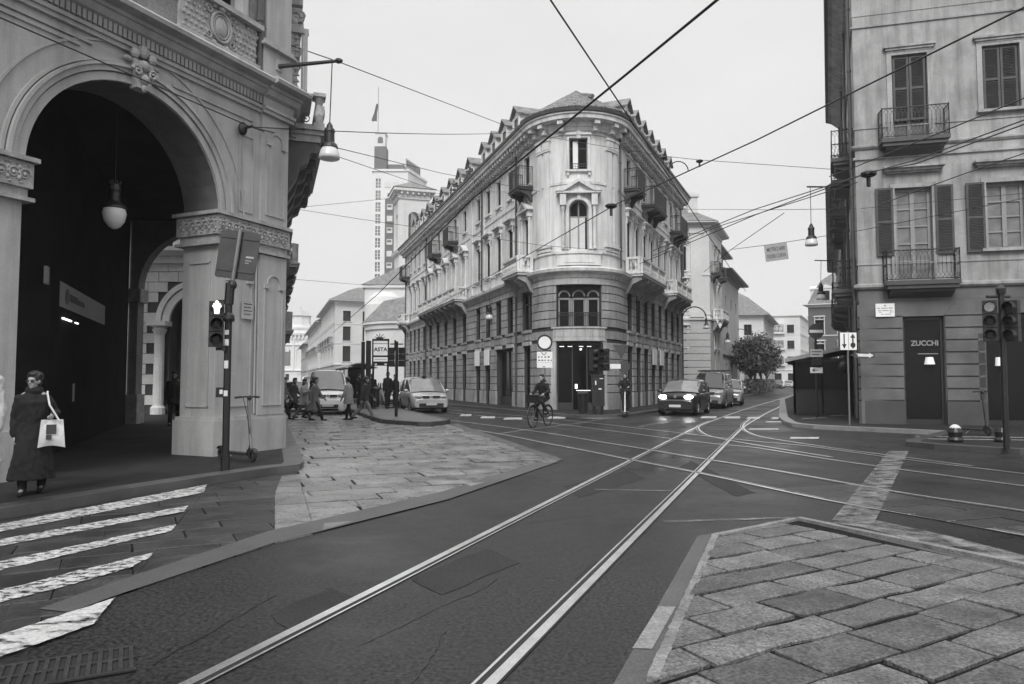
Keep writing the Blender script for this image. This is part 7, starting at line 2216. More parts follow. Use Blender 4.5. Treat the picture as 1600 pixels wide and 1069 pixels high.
# ---- e-scooters
def scooter(name, loc, rz, label, z=0.0, stem=M_steel):
    t = empty(name, (loc[0], loc[1], z), rz, label, 'scooter')
    mb = MB()
    mb.prism([(-0.075, -0.38), (0.075, -0.38), (0.075, 0.30), (0.05, 0.36), (-0.05, 0.36), (-0.075, 0.30)], 0.11, 0.155); mb.tube([(0, 0.32, 0.13), (0, 0.40, 0.2), (0, 0.42, 0.3)], [0.04, 0.035, 0.03], 8)
    mb.build('deck', M_trim, t)
    mb = MB(); mb.tube([(0, 0.44, 0.22), (0, 0.40, 0.45), (0, 0.33, 1.1), (0, 0.325, 1.16)], [0.03, 0.028, 0.026, 0.03], 8); mb.build('stem', stem, t)
    mb = MB(); mb.tube([(-0.24, 0.29, 1.15), (-0.1, 0.32, 1.16), (0.1, 0.32, 1.16), (0.24, 0.29, 1.15)], 0.015, 6); mb.tube([(-0.25, 0.285, 1.148), (-0.13, 0.31, 1.158)], 0.02, 6); mb.tube([(0.25, 0.285, 1.148), (0.13, 0.31, 1.158)], 0.02, 6); mb.ell((0, 0.36, 1.14), (0.04, 0.03, 0.05), 8, 6)
    mb.tube([(0.12, 0.34, 1.15), (0.1, 0.42, 0.9), (0.03, 0.43, 0.5)], 0.006, 4)
    mb.build('handlebar', M_trim, t)
    for y, r in ((0.47, 0.115), (-0.45, 0.115)):
        mb = MB(); mb.lathe([(0.05, -0.02), (r * 0.85, -0.03), (r, -0.012), (r, 0.012), (r * 0.85, 0.03), (0.05, 0.02)], (0, y, r), 18, axis='x'); mb.build('wheel', M_tyre, t)
    for y in (0.47, -0.45):
        mb = MB(); mb.lathe([(0.13, -0.045), (0.135, 0.045)], (0, y, 0.115), 10, axis='x', a0=0.4, a1=2.6); mb.build('mudguard', M_trim, t)
    mb = MB(); mb.tube([(0.05, -0.05, 0.11), (0.12, -0.1, 0.02)], 0.01, 5); mb.build('kickstand', M_steel, t)
    return t
scooter('electric_scooter', (-5.02, 13.15), facing(0.82, -0.57), 'parked electric scooter leaning between the traffic light pole and the carved pier', 0.12)
scooter('electric_scooter', (12.4, 19.4), facing(0.25, -0.97), 'dark electric scooter parked before the lit shop doors of the plastered house', 0.12, M_trim)
q = G(978, 652)
person('man in a black jacket standing on an electric scooter at the kerb', (q.x, q.y + 0.12), facing(-0.25, -0.97), 1.70, 0.05, C_black, C_black, 0, 'short', 0.155, dict(r=((0.27, 0.12, 0.28), (0.2, 0.3, 0.22)), l=((-0.27, 0.12, 0.28), (-0.2, 0.3, 0.22))), turn=-0.2, hood=True, vox=0.012)
scooter('electric_scooter', (q.x, q.y), facing(-0.25, -0.97), 'electric scooter with a pale reflective stem ridden by the man in black', 0.0, M_sign)
# ---- the cyclist
bq = V((0.98, 24.6)); bd = V((-0.52, -0.86)); bd.normalize()
bk = empty('bicycle', (bq.x, bq.y, 0), facing(bd.x, bd.y), 'dark city bicycle ridden across the junction in front of the corner shop', 'bicycle')
for y in (-0.52, 0.54):
    mb = MB(); R_ = 0.345
    mb.tube([(0, y + R_ * cos(2 * pi * k / 28), R_ + R_ * sin(2 * pi * k / 28)) for k in range(28)], 0.022, 6, closed=True); o = mb.build('wheel', M_tyre, bk)
    mb = MB()
    for k in range(16): mb.tube([(0.02 if k % 2 else -0.02, y, R_), (0, y + R_ * cos(2 * pi * k / 16), R_ + R_ * sin(2 * pi * k / 16))], 0.0025, 3)
    mb.tube([(-0.05, y, R_), (0.05, y, R_)], 0.02, 6); mb.build('spokes', M_steel, o)
    mb = MB(); mb.tube([(0, y + 0.385 * cos(a), R_ + 0.385 * sin(a)) for a in [0.3 + 2.5 * k / 12 for k in range(13)]], 0.022, 5); mb.build('mudguard', M_trim, bk)
mb = MB()
mb.tube([(0, -0.10, 0.30), (0, -0.24, 0.86)], 0.017, 6); mb.tube([(0, -0.10, 0.30), (0, 0.36, 0.80)], 0.02, 6); mb.tube([(0, -0.22, 0.78), (0, 0.34, 0.88)], 0.017, 6)
for sx in (-0.06, 0.06): mb.tube([(sx, -0.52, 0.345), (0, -0.10, 0.30)], 0.011, 5); mb.tube([(sx, -0.52, 0.345), (0, -0.22, 0.78)], 0.011, 5); mb.tube([(sx, 0.54, 0.345), (sx, 0.42, 0.72), (0, 0.36, 0.82)], 0.013, 5)
mb.tube([(0, 0.37, 0.78), (0, 0.31, 1.02)], 0.017, 6); mb.build('frame', M_iron, bk)
mb = MB(); mb.tube([(-0.28, 0.18, 1.02), (-0.24, 0.28, 1.05), (0, 0.33, 1.04), (0.24, 0.28, 1.05), (0.28, 0.18, 1.02)], 0.013, 6); mb.build('handlebar', M_steel, bk)
mb = MB(); mb.ell((0, -0.26, 0.9), (0.075, 0.14, 0.04), 10, 6); mb.build('saddle', M_trim, bk)
mb = MB(); mb.lathe([(0.09, -0.01), (0.1, 0), (0.09, 0.01)], (0.06, -0.10, 0.30), 16, axis='x'); mb.tube([(0.09, -0.10, 0.30), (0.1, 0.03, 0.2)], 0.012, 5); mb.tube([(-0.09, -0.10, 0.30), (-0.1, -0.23, 0.4)], 0.012, 5); mb.box(0.08, 0.18, 0.0, 0.07, 0.185, 0.21); mb.box(-0.18, -0.08, -0.27, -0.19, 0.385, 0.41); mb.build('crank', M_steel, bk)
mb = MB(); mb.box(-0.18, 0.18, 0.42, 0.68, 0.82, 1.08); mb.build('basket', M_iron, bk)
person('cyclist in a dark jacket bent over the handlebar of the city bicycle', (bq.x, bq.y), facing(bd.x, bd.y), 1.72, 0, C_black, C_black, 0, 'short', 0.0, dict(r=((0.27, 0.18, 0.22), (0.24, 0.43, 0.13)), l=((-0.27, 0.18, 0.22), (-0.24, 0.43, 0.13))), sit=dict(pelvis=(0, -0.25, 0.98), kr=(0.12, 0.14, 0.66), fr=(0.13, 0.02, 0.27), kl=(-0.12, 0.12, 0.82), fl=(-0.13, -0.22, 0.48), lean=0.22), vox=0.012, hood=True)
# ------------------------------------------------------------------ street furniture
def az(x, y, z):                               # the point on the ray through a pixel at height z
    a, b, d = _ray(x, y); t = (z - CAM_H) / d
    return V((a * t, b * t, z))
def pole(mb, z0, z1, r0, r1=None, x=0, y=0): mb.tube([(x, y, z0), (x, y, z1)], [r0, r1 or r0], 10)
def signal_head(root, M, n=3, lit=None, s=0.3, back=False):
    """a stack of lens boxes facing -y of M"""
    mb = MB()
    for k in range(n):
        zc = (n - 1 - k) * s * 1.02
        mb.box(-s * 0.46, s * 0.46, -0.10, 0.10, zc - s * 0.49, zc + s * 0.49)
        mb.lathe([(s * 0.36, -0.30), (s * 0.40, -0.10)], (0, 0, zc), 14, axis='y', a0=-0.5, a1=pi + 0.5)
    o = mb.build('signal_head', M_signk, root, world=M)
    for k in range(n):
        zc = (n - 1 - k) * s * 1.02
        mb = MB(); mb.lathe([(0, -0.125), (s * 0.2, -0.12), (s * 0.34, -0.102)], (0, 0, zc), 16, axis='y')
        mb.build('lens', M_signal if k == lit else M_signg, o, world=M)
    return o
M_signal = mat('lit signal lens', 0.35, 0.4, 0.6, 9, 0, 10, 0, emit=0.12)
# pedestrian light on the left with the backs of two sign boards
b = G(352, 735, 0.12)
t = empty('pedestrian_light', b, 0, 'black pole with a lit walking signal, push box and leaning grey sign back', 'traffic light')
mb = MB(); pole(mb, 0, 0.25, 0.075); pole(mb, 0.25, 2.75, 0.058); mb.lathe([(0.09, 2.42), (0.1, 2.46), (0.09, 2.52), (0.06, 2.56)], (0, 0, 0), 12); mb.ell((0.05, 0, 3.02), (0.075, 0.075, 0.08), 12, 8); mb.tube([(0, 0, 2.7), (0.02, 0, 3.05)], 0.075, 10)
mb.build('pole', M_iron, t)
mb = MB()
for z, a in ((2.2, 0.5), (1.65, 2.2), (2.02, 1.5), (1.2, 1.0)):
    mb.box(-0.03, 0.035, -0.0625, -0.058, z, z + 0.06 + 0.03 * a)
mb.build('sticker', M_farpale, t)
M = WM[t.name] @ Matrix.Translation((0.03, 0.02, 2.95)) @ Matrix.Rotation(radians(7.5), 4, 'Y')
mb = MB(); pole(mb, 0.0, 1.0, 0.035); mb.build('sign_post', M_steel, t, world=M)
def rrect(w, h, r, n=4):
    P = []
    for cx_, cy_, a0 in ((w / 2 - r, h / 2 - r, 0), (-w / 2 + r, h / 2 - r, pi / 2), (-w / 2 + r, -h / 2 + r, pi), (w / 2 - r, -h / 2 + r, 3 * pi / 2)):
        for k in range(n + 1): P.append((cx_ + r * cos(a0 + pi / 2 * k / n), cy_ + r * sin(a0 + pi / 2 * k / n)))
    return P
mb = MB(); P = [(x, z + 0.58) for x, z in rrect(0.66, 0.80, 0.04)]; mb.prism(P, 0.045, 0.06, axis='y'); o = mb.build('sign_board', M_signback, t, world=M)
mb = MB()
for z, w in ((0.55, 0.13), (0.50, 0.10), (0.46, 0.06)): mb.box(0.14, 0.14 + w, 0.041, 0.0445, z, z + (0.03 if z == 0.55 else 0.012))
mb.build('maker_plate', M_farmid, o, world=M)
mb = MB()
for z in (0.3, 0.85): mb.box(-0.31, 0.31, 0.03, 0.044, z, z + 0.035)
mb.build('rail', M_signback, o, world=M)
M = WM[t.name] @ Matrix.Translation((-0.19, -0.02, 2.12)) @ Matrix.Rotation(0.42, 4, 'Z')
signal_head(t, M, 3, None, 0.245)
mb = MB()
fig = [(-0.035, -0.09), (0.035, -0.09), (0.045, 0.0), (0.07, 0.03), (0.05, 0.075), (0.025, 0.085), (0.028, 0.105), (0, 0.125), (-0.028, 0.105), (-0.025, 0.085), (-0.05, 0.075), (-0.07, 0.03), (-0.045, 0.0)]
mb.prism(fig, -0.175, -0.165, axis='y'); mb.build('walking_figure', mat('lit walking figure', 0.9, 0.5, 0, 1, 0, 1, 0, emit=1.6), t, world=M @ Matrix.Translation((0, 0, 0.5)))
mb = MB(); mb.tube([(-0.19, 0, 2.75), (0, 0, 2.75)], 0.025, 6); mb.tube([(-0.19, 0, 1.97), (0, 0, 1.97)], 0.025, 6); mb.box(-0.05, 0.0, -0.1, 0.1, 1.93, 2.02); mb.build('bracket', M_iron, t)
mb = MB(); mb.cb((-0.09, -0.03, 1.26), (0.12, 0.1, 0.16)); o = mb.build('push_box', M_iron, t); mb = MB(); mb.cb((-0.06, -0.085, 1.27), (0.05, 0.01, 0.07)); mb.build('push_button', M_farpale, o)
# plaque on the pier behind it
M = PA.mat(-1.0, 3.02, 0.04)
mb = MB(); mb.box(-0.24, 0.06, -0.01, 0.01, -0.2, 0.16); o = mb.build('wall_notice', M_plaster, None, world=M); tag(o, 'small pale notice board fixed to the arcade pier behind the pedestrian light', 'notice')
mb = MB()
for k in range(4): mb.box(-0.2, 0.02 - 0.03 * (k % 2), -0.013, -0.0105, 0.1 - k * 0.07, 0.115 - k * 0.07)
mb.build('notice_lettering', M_signback, o, world=M)

# hanging lamps
def bell_lamp(name, p, rod_top, label, d=0.42, globe=False, group=None, cat='street lamp'):
    t = empty(name, p, 0, label, cat, group)
    k = d / 0.42
    mb = MB()
    if not globe: mb.lathe([(0.01, 0.80), (0.06, 0.72), (0.07, 0.66), (0.10, 0.64), (0.115, 0.58), (0.10, 0.56), (0.105, 0.36), (0.15, 0.32), (0.17, 0.28), (0.18, 0.24)], (0, 0, 0), 16)
    else: mb.lathe([(0.05, 0.82), (0.09, 0.80), (0.1, 0.70), (0.085, 0.66), (0.09, 0.50), (0.14, 0.46), (0.2, 0.40), (0.2, 0.37), (0.16, 0.35)], (0, 0, 0), 16)
    if globe:
        for q in range(8): mb.ell((0.09 * cos(q * pi / 4), 0.09 * sin(q * pi / 4), 0.84), (0.02, 0.02, 0.03), 6, 4)
    mb.m = None
    mb.v = [v * k for v in mb.v]
    mb.build('lamp_cap', M_iron, t)
    mb = MB()
    if globe: mb.lathe([(0.18, 0.36), (0.2, 0.28), (0.17, 0.14), (0.1, 0.04), (0.03, 0.0), (0, 0.0)], (0, 0, 0), 20)
    else: mb.lathe([(0.15, 0.25), (0.185, 0.18), (0.21, 0.08), (0.215, 0.02), (0.19, 0.0), (0.08, -0.015), (0, -0.02)], (0, 0, 0), 20)
    mb.v = [v * k for v in mb.v]
    mb.build('lamp_shade', M_opal, t, smooth=True)
    mb = MB(); mb.tube([(0, 0, 0.78 * k), tuple(V(rod_top) - V(p))], 0.012 if not globe else 0.006, 6); mb.build('rod', M_iron, t)
    return t
q = D(514.5, 249, 14.7); rt_ = D(519, 98, 14.9)
t = bell_lamp('street_lamp', q, rt_, 'bell-shaped street lamp hung from the iron arm beside the corner balcony')
mb = MB(); o = V(q); aa = PA.fn((-0.45, 0.1, 8.32)); mb.tube([V(aa) - o, V(rt_) - o + V((0.14, 0, 0.04))], [0.05, 0.035], 7); mb.ell(V(rt_) - o + V((0.14, 0, 0.04)), (0.09, 0.06, 0.06), 8, 6)
mb.build('arm', M_iron, t)
bell_lamp('arcade_lamp', D(178, 358, 13.0), (D(178, 358, 13.0).x, 13.0, 6.95), 'globe lantern with a crowned cap hanging inside the dark arch', 0.43, True, cat='lantern')
q = D(1268, 384, 26.0); r_ = D(1266, 292, 26.0)
t = bell_lamp('street_lamp', q, r_, 'bell street lamp hung from the right-hand house, nearest the square tram notice', 0.44)
mb = MB(); w_ = RR(26.4, 0.0); mb.tube([(r_ - q) + V((-0.12, 0, 0.0)), V((w_[0], w_[1], r_.z + 0.1)) - q], 0.03, 6); mb.build('arm', M_iron, t)
q = D(1283, 468, 33.0); r_ = D(1283, 407, 33.0)
t = bell_lamp('street_lamp', q, r_, 'bell street lamp hung before the brick house with the mansard roof', 0.42)
mb = MB(); w_ = RR(33.5, 0.0); mb.tube([(r_ - q) + V((-0.3, 0, 0.0)), V((w_[0], w_[1], r_.z + 0.05)) - q], 0.025, 6); mb.build('arm', M_iron, t)
for px_, py_, Y_, hh, lab in ((765, 499, 44.0, 1.2, 'bell street lamp hanging in front of the wedge palace, nearer its corner shop'), (709.5, 515, 58.0, 1.4, 'bell street lamp hanging farther along the wedge palace, above the minivan')):
    q = D(px_, py_, Y_); bell_lamp('street_lamp', q, q + V((0, 0, 0.8 + hh)), lab, 0.5)
def arch_lamp(x, y, h, rad, lab, d=0.5, side=(0.9, -0.43)):
    t = empty('arched_lamp', (x, y, 0.12), 0, lab, 'street lamp', 'arched lamp posts along the right-hand street')
    s_ = V((side[0], side[1], 0)).normalized()
    mb = MB(); mb.tube([(0, 0, 0), (0, 0, 0.9)], [0.11, 0.09], 10); mb.tube([(0, 0, 0.9), (0, 0, h - rad)] + [tuple(s_ * (rad - rad * cos(a)) + V((0, 0, h - rad + rad * sin(a)))) for a in [pi * k / 14 for k in range(1, 15)]], [0.06] * 2 + [0.045] * 14, 8)
    mb.build('post', M_iron, t)
    e_ = s_ * 2 * rad + V((0, 0, h - rad - 0.05))
    mb = MB(); mb.lathe([(0.03, 0.1), (0.08, 0.0), (0.09, -0.3), (0.16, -0.42), (0.2, -0.5)], tuple(e_), 12); mb.build('lamp_cap', M_iron, t)
    mb = MB(); mb.lathe([(0.2, -0.5), (0.25, -0.66), (0.2, -0.72), (0, -0.73)], tuple(e_), 14); mb.build('lamp_shade', M_opal, t, smooth=True)
arch_lamp(12.4, 52.0, 6.75, 0.85, 'arched lamp post standing just past the end of the wedge palace')
arch_lamp(26.3, 85.0, 7.5, 0.8, 'arched lamp post standing before the street trees')
q = D(1137, 536, 74.0); t = bell_lamp('street_lamp', q, q + V((0, 0, 1.6)), 'bell street lamp on a wall bracket beside the blank grey block', 0.6)
mb = MB(); mb.tube([(0, 0, 1.6), (-0.3, 0.2, 2.0), (-0.9, 0.6, 2.1), (-1.6, 1.2, 2.0)], 0.04, 6); mb.build('arm', M_iron, t)

# the island: advertising panel, signals, bin
ip = D(594, 630, 36.0); ip.z = 0.15
t = empty('advertising_panel', ip, radians(6), 'backlit advertising panel reading ASTA on the tram island', 'advert panel')
mb = MB()
mb.box(-0.42, 0.42, -0.09, 0.09, 2.15, 2.28); mb.box(-0.42, 0.42, -0.09, 0.09, 3.42, 3.5); mb.box(-0.42, -0.36, -0.09, 0.09, 2.28, 3.42); mb.box(0.36, 0.42, -0.09, 0.09, 2.28, 3.42); mb.box(-0.36, 0.36, -0.04, 0.09, 2.28, 3.42)
mb.box(-0.36, 0.36, -0.065, -0.04, 2.60, 2.66)
for x in (-0.36, 0.36): pole(mb, 0, 2.15, 0.05, None, x, 0.0)
mb.box(-0.72, -0.5, -0.1, 0.3, 0.0, 3.4); mb.box(-0.95, -0.80, -0.1, 0.3, 0.0, 3.35)
mb.build('frame', M_iron, t)
mb = MB(); mb.box(-0.35, 0.35, -0.058, -0.042, 2.67, 3.24); mb.box(-0.35, 0.35, -0.058, -0.042, 3.27, 3.40); mb.box(-0.35, 0.35, -0.058, -0.042, 2.36, 2.58); mb.build('poster', mat('lit poster', 0.72, 0.5, 0, 1, 0, 1, 0, emit=0.12), t)
mb = MB(); text_mb(mb, 'ASTA', 0.27, Matrix.Translation((0, -0.0605, 2.96)) @ Matrix.Rotation(pi / 2, 4, 'X'), 0.002, bold=0.008)
for k in range(3): mb.box(-0.08 + 0.08 * k, -0.04 + 0.08 * k, -0.0625, -0.0585, 2.78, 2.795)
mb.box(-0.3, 0.3, -0.0625, -0.0585, 2.46, 2.475)
mb.build('lettering', M_signk, t)
mb = MB(); mb.box(-0.28, -0.17, -0.093, -0.0905, 2.18, 2.26); mb.box(0.2, 0.32, -0.093, -0.0905, 2.18, 2.26); mb.build('corner_label', M_sign, t)
mb = MB()
for k in range(5):
    a = pi * k / 4; mb.tube([(-0.05 + 0.0 * k, 0, 3.5), (-0.05 + 0.16 * cos(a), 0, 3.56 + 0.16 * sin(a)), (-0.05 + 0.26 * cos(a), 0, 3.6 + 0.18 * sin(a))], 0.02, 5)
mb.box(-0.22, 0.12, -0.05, 0.05, 3.5, 3.58); mb.build('crest', M_iron, t)
b = G(619, 651, 0.15)
t = empty('traffic_light', b, 0, 'traffic light on the nose of the tram island seen from behind, with four dark heads', 'traffic light')
mb = MB(); pole(mb, 0, 2.95, 0.06); mb.tube([(-0.06, 0, 2.6), (-0.06, 0, 3.0)], 0.04, 6); mb.build('pole', M_iron, t)
for x, y, a in ((-0.21, 0.05, pi), (0.20, 0.02, pi * 0.97)):
    signal_head(t, WM[t.name] @ Matrix.Translation((x, y, 2.08)) @ Matrix.Rotation(a, 4, 'Z'), 3, None, 0.25)
mb = MB(); mb.tube([(-0.25, 0, 2.85), (0.25, 0, 2.85)], 0.025, 6); mb.tube([(-0.25, 0, 2.0), (0.25, 0, 2.0)], 0.025, 6); mb.build('bracket', M_iron, t)
b = D(585.5, 636, 36.5); b.z = 0.15
def bin_(loc, label, h=1.0):
    t = empty('litter_bin', loc, 0, label, 'litter bin')
    mb = MB(); mb.lathe([(0.0, 0.05), (0.20, 0.05), (0.24, h * 0.85), (0.24, h * 0.9)], (0, 0, 0), 14); mb.tube([(0, 0.26, 0), (0, 0.26, h)], 0.03, 6); mb.build('bin_body', M_iron, t)
    mb = MB(); mb.lathe([(0.26, h * 0.86), (0.27, h * 0.93), (0.2, h), (0.1, h * 1.04), (0, h * 1.05)], (0, 0, 0), 14); mb.build('lid', M_trim, t)
    return t
bin_(b, 'round dark litter bin on the tram island under the advertising panel', 1.05)
# tram-stop shelter
sp_ = (-10.6, 48.0)
t = empty('tram_shelter', (sp_[0], sp_[1], 0.15), atan2(dL.y, dL.x) - pi / 2, 'dark glazed tram shelter with a curved pale roof behind the pedestrians', 'tram shelter')
mb = MB()
for x in (-0.75, 0.75):
    for y in (-4, -1.4, 1.3, 4): mb.tube([(x, y, 0), (x, y, 2.2)], 0.04, 6)
for y in (-4, 0, 4): mb.tube([(-0.75, y, 2.2), (0.75, y, 2.2)], 0.04, 6)
mb.build('frame', M_iron, t)
mb = MB(); mb.prism([(-1.0 + 2.0 * k / 12, 2.22 + 0.3 * sin(pi * k / 12)) for k in range(13)] + [(1.0 - 2.0 * k / 12, 2.16 + 0.3 * sin(pi * (12 - k) / 12)) for k in range(13)], -4.3, 4.3, axis='y'); mb.build('roof', M_farpale, t)
mb = MB(); mb.box(-0.76, -0.74, -4, 4, 0.3, 2.1); mb.box(-0.7, 0.7, 3.98, 4.0, 0.3, 2.1); mb.box(-0.7, 0.05, -4.0, -3.98, 0.3, 2.1); mb.build('glass_panel', M_glass, t)
mb = MB(); mb.box(-0.6, -0.2, -3, 3, 0.42, 0.47)
for y in (-2.5, 2.5): mb.box(-0.5, -0.3, y - 0.05, y + 0.05, 0, 0.42)
mb.build('bench', M_iron, t)
t = empty('guard_fence', (-7.9, 41.0, 0.15), atan2(dL.y, dL.x), 'low iron guard fence along the edge of the tram island', 'fence')
mb = MB()
for k in range(27): mb.tube([(-5 + k * 0.4, 0, 0), (-5 + k * 0.4, 0, 1.0)], 0.015, 5)
for z in (0.3, 1.0): mb.tube([(-5, 0, z), (5.4, 0, z)], 0.022, 5)
mb.build('railing', M_iron, t)

# round prohibition sign and panel at the wedge corner
b = G(850, 654, 0.0); b = V((1.42, 31.2, 0.12))
t = empty('prohibition_sign', b, 0, 'round white no-vehicles sign with a dark ring above a white regulations panel', 'road sign')
zc = D(850, 535, 31.0).z - 0.12
mb = MB(); pole(mb, 0, zc + 0.3, 0.035); mb.build('pole', M_steel, t)
mb = MB(); mb.lathe([(0, -0.07), (0.345, -0.07), (0.345, -0.05), (0, -0.05)], (0, 0, zc), 32, axis='y'); o = mb.build('sign_disc', M_signk, t)
mb = MB(); mb.lathe([(0, -0.075), (0.265, -0.075), (0.265, -0.071)], (0, 0, zc), 32, axis='y'); mb.build('white_field', M_sign, o)
mb = MB(); mb.box(-0.34, 0.34, -0.065, -0.05, zc - 1.1, zc - 0.4); o = mb.build('panel', M_sign, t)
mb = MB()
random.seed(4)
for (z, n, x0, w, hgt) in ((-0.47, 2, -0.16, 0.13, 0.035), (-0.53, 1, -0.1, 0.2, 0.03), (-0.66, 4, -0.28, 0.09, 0.06), (-0.80, 5, -0.28, 0.09, 0.05), (-0.88, 7, -0.3, 0.06, 0.015), (-1.07, 1, -0.1, 0.2, 0.03)):
    for k in range(n): mb.box(x0 + k * (w + 0.045), x0 + k * (w + 0.045) + w * random.uniform(0.5, 1), -0.0685, -0.0655, zc + z, zc + z + hgt)
mb.build('panel_print', M_signback, o)
# signal, cabinet and bin by the corner shop
b = V((3.66, 30.55, 0.13))
t = empty('signal_post', b, 0, 'traffic light with bulky side-on heads over a cabinet, outside the corner shop', 'traffic light')
mb = MB(); pole(mb, 0, 3.05, 0.06, None, 0.17, 0); pole(mb, 0, 1.2, 0.06, None, -0.17, 0); mb.build('pole', M_iron, t)
for x, a in ((-0.22, 0.9), (0.32, -0.6), (0.0, 2.2)):
    signal_head(t, WM[t.name] @ Matrix.Translation((x, 0, 2.0)) @ Matrix.Rotation(a, 4, 'Z'), 3, None, 0.31)
mb = MB(); mb.box(-0.26, 0.26, -0.16, 0.16, 0.35, 1.62); mb.box(-0.29, 0.29, -0.19, 0.19, 1.62, 1.68); mb.build('cabinet', M_iron, t)
mb = MB(); mb.box(-0.14, -0.09, -0.166, -0.161, 1.25, 1.42); mb.box(0.0, 0.13, -0.166, -0.161, 1.05, 1.1); mb.box(0.05, 0.2, -0.166, -0.161, 1.5, 1.53); mb.build('reflector', M_sign, t)
bin_(V((3.1, 31.4, 0.12)), 'round dark litter bin outside the corner shop door', 0.95)
mb = MB(); mb.lathe([(0.85, 0), (0.8, 0.05), (0.0, 0.06)], (0, 0, 0), 24); o = mb.build('low_dark_oval', M_plinth, None, world=Matrix.Translation((3.7, 29.75, 0.0)) @ Matrix.Diagonal((1, 0.5, 1, 1))); tag(o, kind='structure')  # low dark oval on the ground in front of the signal post
# sign backs by the right side of the corner
b = V((5.02, 33.0, 0.12))
t = empty('sign_post', b, 0, 'post with the dark backs of a triangular and a round sign and a white plate', 'road sign')
mb = MB(); pole(mb, 0, 3.05, 0.03); mb.build('pole', M_steel, t)
mb = MB(); mb.prism([(-0.38, 3.08), (0.38, 3.08), (0.0, 2.42)], -0.05, -0.03, axis='y'); mb.build('triangle_back', M_signback, t)
mb = MB(); mb.lathe([(0, -0.05), (0.28, -0.05), (0.28, -0.03), (0, -0.03)], (0.13, 0, 2.08), 24, axis='y'); mb.build('disc_back', M_signback, t)
mb = MB(); mb.box(-0.52, -0.03, -0.07, -0.055, 1.98, 2.2); mb.build('plate', M_sign, t)

# right side: no-entry sign, arrows, veranda
b = G(1277, 653, 0.12)
t = empty('no_entry_sign', b, 0, 'no-entry disc over a small plate, a signal box and a white arrow on one post', 'road sign')
Yb = b.y
zz = lambda y: D(1277, y, Yb).z - 0.12
mb = MB(); pole(mb, 0, zz(508), 0.045); mb.build('pole', M_iron, t)
mb = MB(); mb.lathe([(0, -0.08), (0.30, -0.08), (0.30, -0.06), (0, -0.06)], (0, 0, zz(518)), 28, axis='y'); o = mb.build('sign_disc', M_signg, t)
mb = MB(); mb.box(-0.26, 0.26, -0.086, -0.081, zz(518) - 0.055, zz(518) + 0.055); mb.build('white_bar', M_farpale, o)
mb = MB(); mb.box(-0.24, 0.24, -0.075, -0.06, zz(558), zz(546)); o = mb.build('plate', M_farmid, t)
mb = MB()
for k in range(2): mb.box(-0.19, 0.19 - 0.08 * k, -0.079, -0.0755, zz(550.5 + 4.5 * k), zz(549 + 4.5 * k))
mb.build('plate_lettering', M_signg, o)
mb = MB(); mb.box(-0.15, 0.13, -0.2, 0.1, zz(571), zz(560)); mb.build('signal_box', M_signk, t)
mb = MB(); mb.box(-0.26, 0.22, -0.075, -0.06, zz(583), zz(574)); o = mb.build('arrow_plate', M_farpale, t)
za = zz(578.5)
mb = MB(); mb.prism([(-0.2, za), (-0.1, za + 0.07), (-0.07, za + 0.05), (-0.13, za + 0.015), (0.05, za + 0.015), (0.05, za - 0.015), (-0.13, za - 0.015), (-0.07, za - 0.05), (-0.1, za - 0.07)], -0.079, -0.0755, axis='y'); mb.build('arrow', M_signk, o)
b = D(1327, 640, 23.6); b.z = 0.12
t = empty('lane_sign', b, 0, 'square white sign with one black arrow down and one up at the house corner', 'road sign')
zz = lambda y: D(1326, y, 23.6).z - 0.12
z0, z1 = zz(547), zz(520)
mb = MB(); pole(mb, 0, z1 + 0.05, 0.03); mb.build('pole', M_steel, t)
mb = MB(); mb.box(-0.27, 0.27, -0.06, -0.045, z0, z1); o = mb.build('sign_board', M_sign, t)
h_ = z1 - z0
mb = MB()
mb.prism([(-0.16, z1 - 0.04), (-0.12, z1 - 0.04), (-0.12, z0 + 0.19), (-0.06, z0 + 0.19), (-0.14, z0 + 0.04), (-0.22, z0 + 0.19), (-0.16, z0 + 0.19)], -0.064, -0.0605, axis='y')
mb.prism([(0.12, z0 + 0.05), (0.17, z0 + 0.05), (0.17, z1 - 0.17), (0.23, z1 - 0.17), (0.145, z1 - 0.04), (0.06, z1 - 0.17), (0.12, z1 - 0.17)], -0.064, -0.0605, axis='y'); mb.lathe([(0, -0.066), (0.085, -0.066), (0.085, -0.0605)], (0.145, 0, z0 + 0.16), 16, axis='y')
mb.build('arrows', M_signk, o); mb = MB(); mb.box(-0.012, 0.012, -0.0635, -0.0605, z0 + 0.03, z1 - 0.03); mb.build('divider', M_farmid, o)
b = D(1336, 555, 23.3)
t = empty('direction_sign', b, 0, 'narrow direction sign with a white arrow pointing right along the house wall', 'direction sign')
mb = MB(); mb.box(-0.05, 0.64, -0.02, 0.0, -0.1, 0.09); o = mb.build('board', M_signg, t); mb = MB(); mb.prism([(0.08, -0.045), (0.44, -0.055), (0.44, -0.095), (0.6, -0.01), (0.44, 0.075), (0.44, 0.035), (0.0, 0.05), (0.08, 0.02)], -0.026, -0.0205, axis='y'); mb.build('arrow', M_farpale, o)
mb = MB(); mb.tube([(0.0, 0.0, 0.0), (-0.03, 0.2, 0.0), (0.3, 0.7, 0.0)], 0.02, 5); mb.build('bracket', M_steel, t)
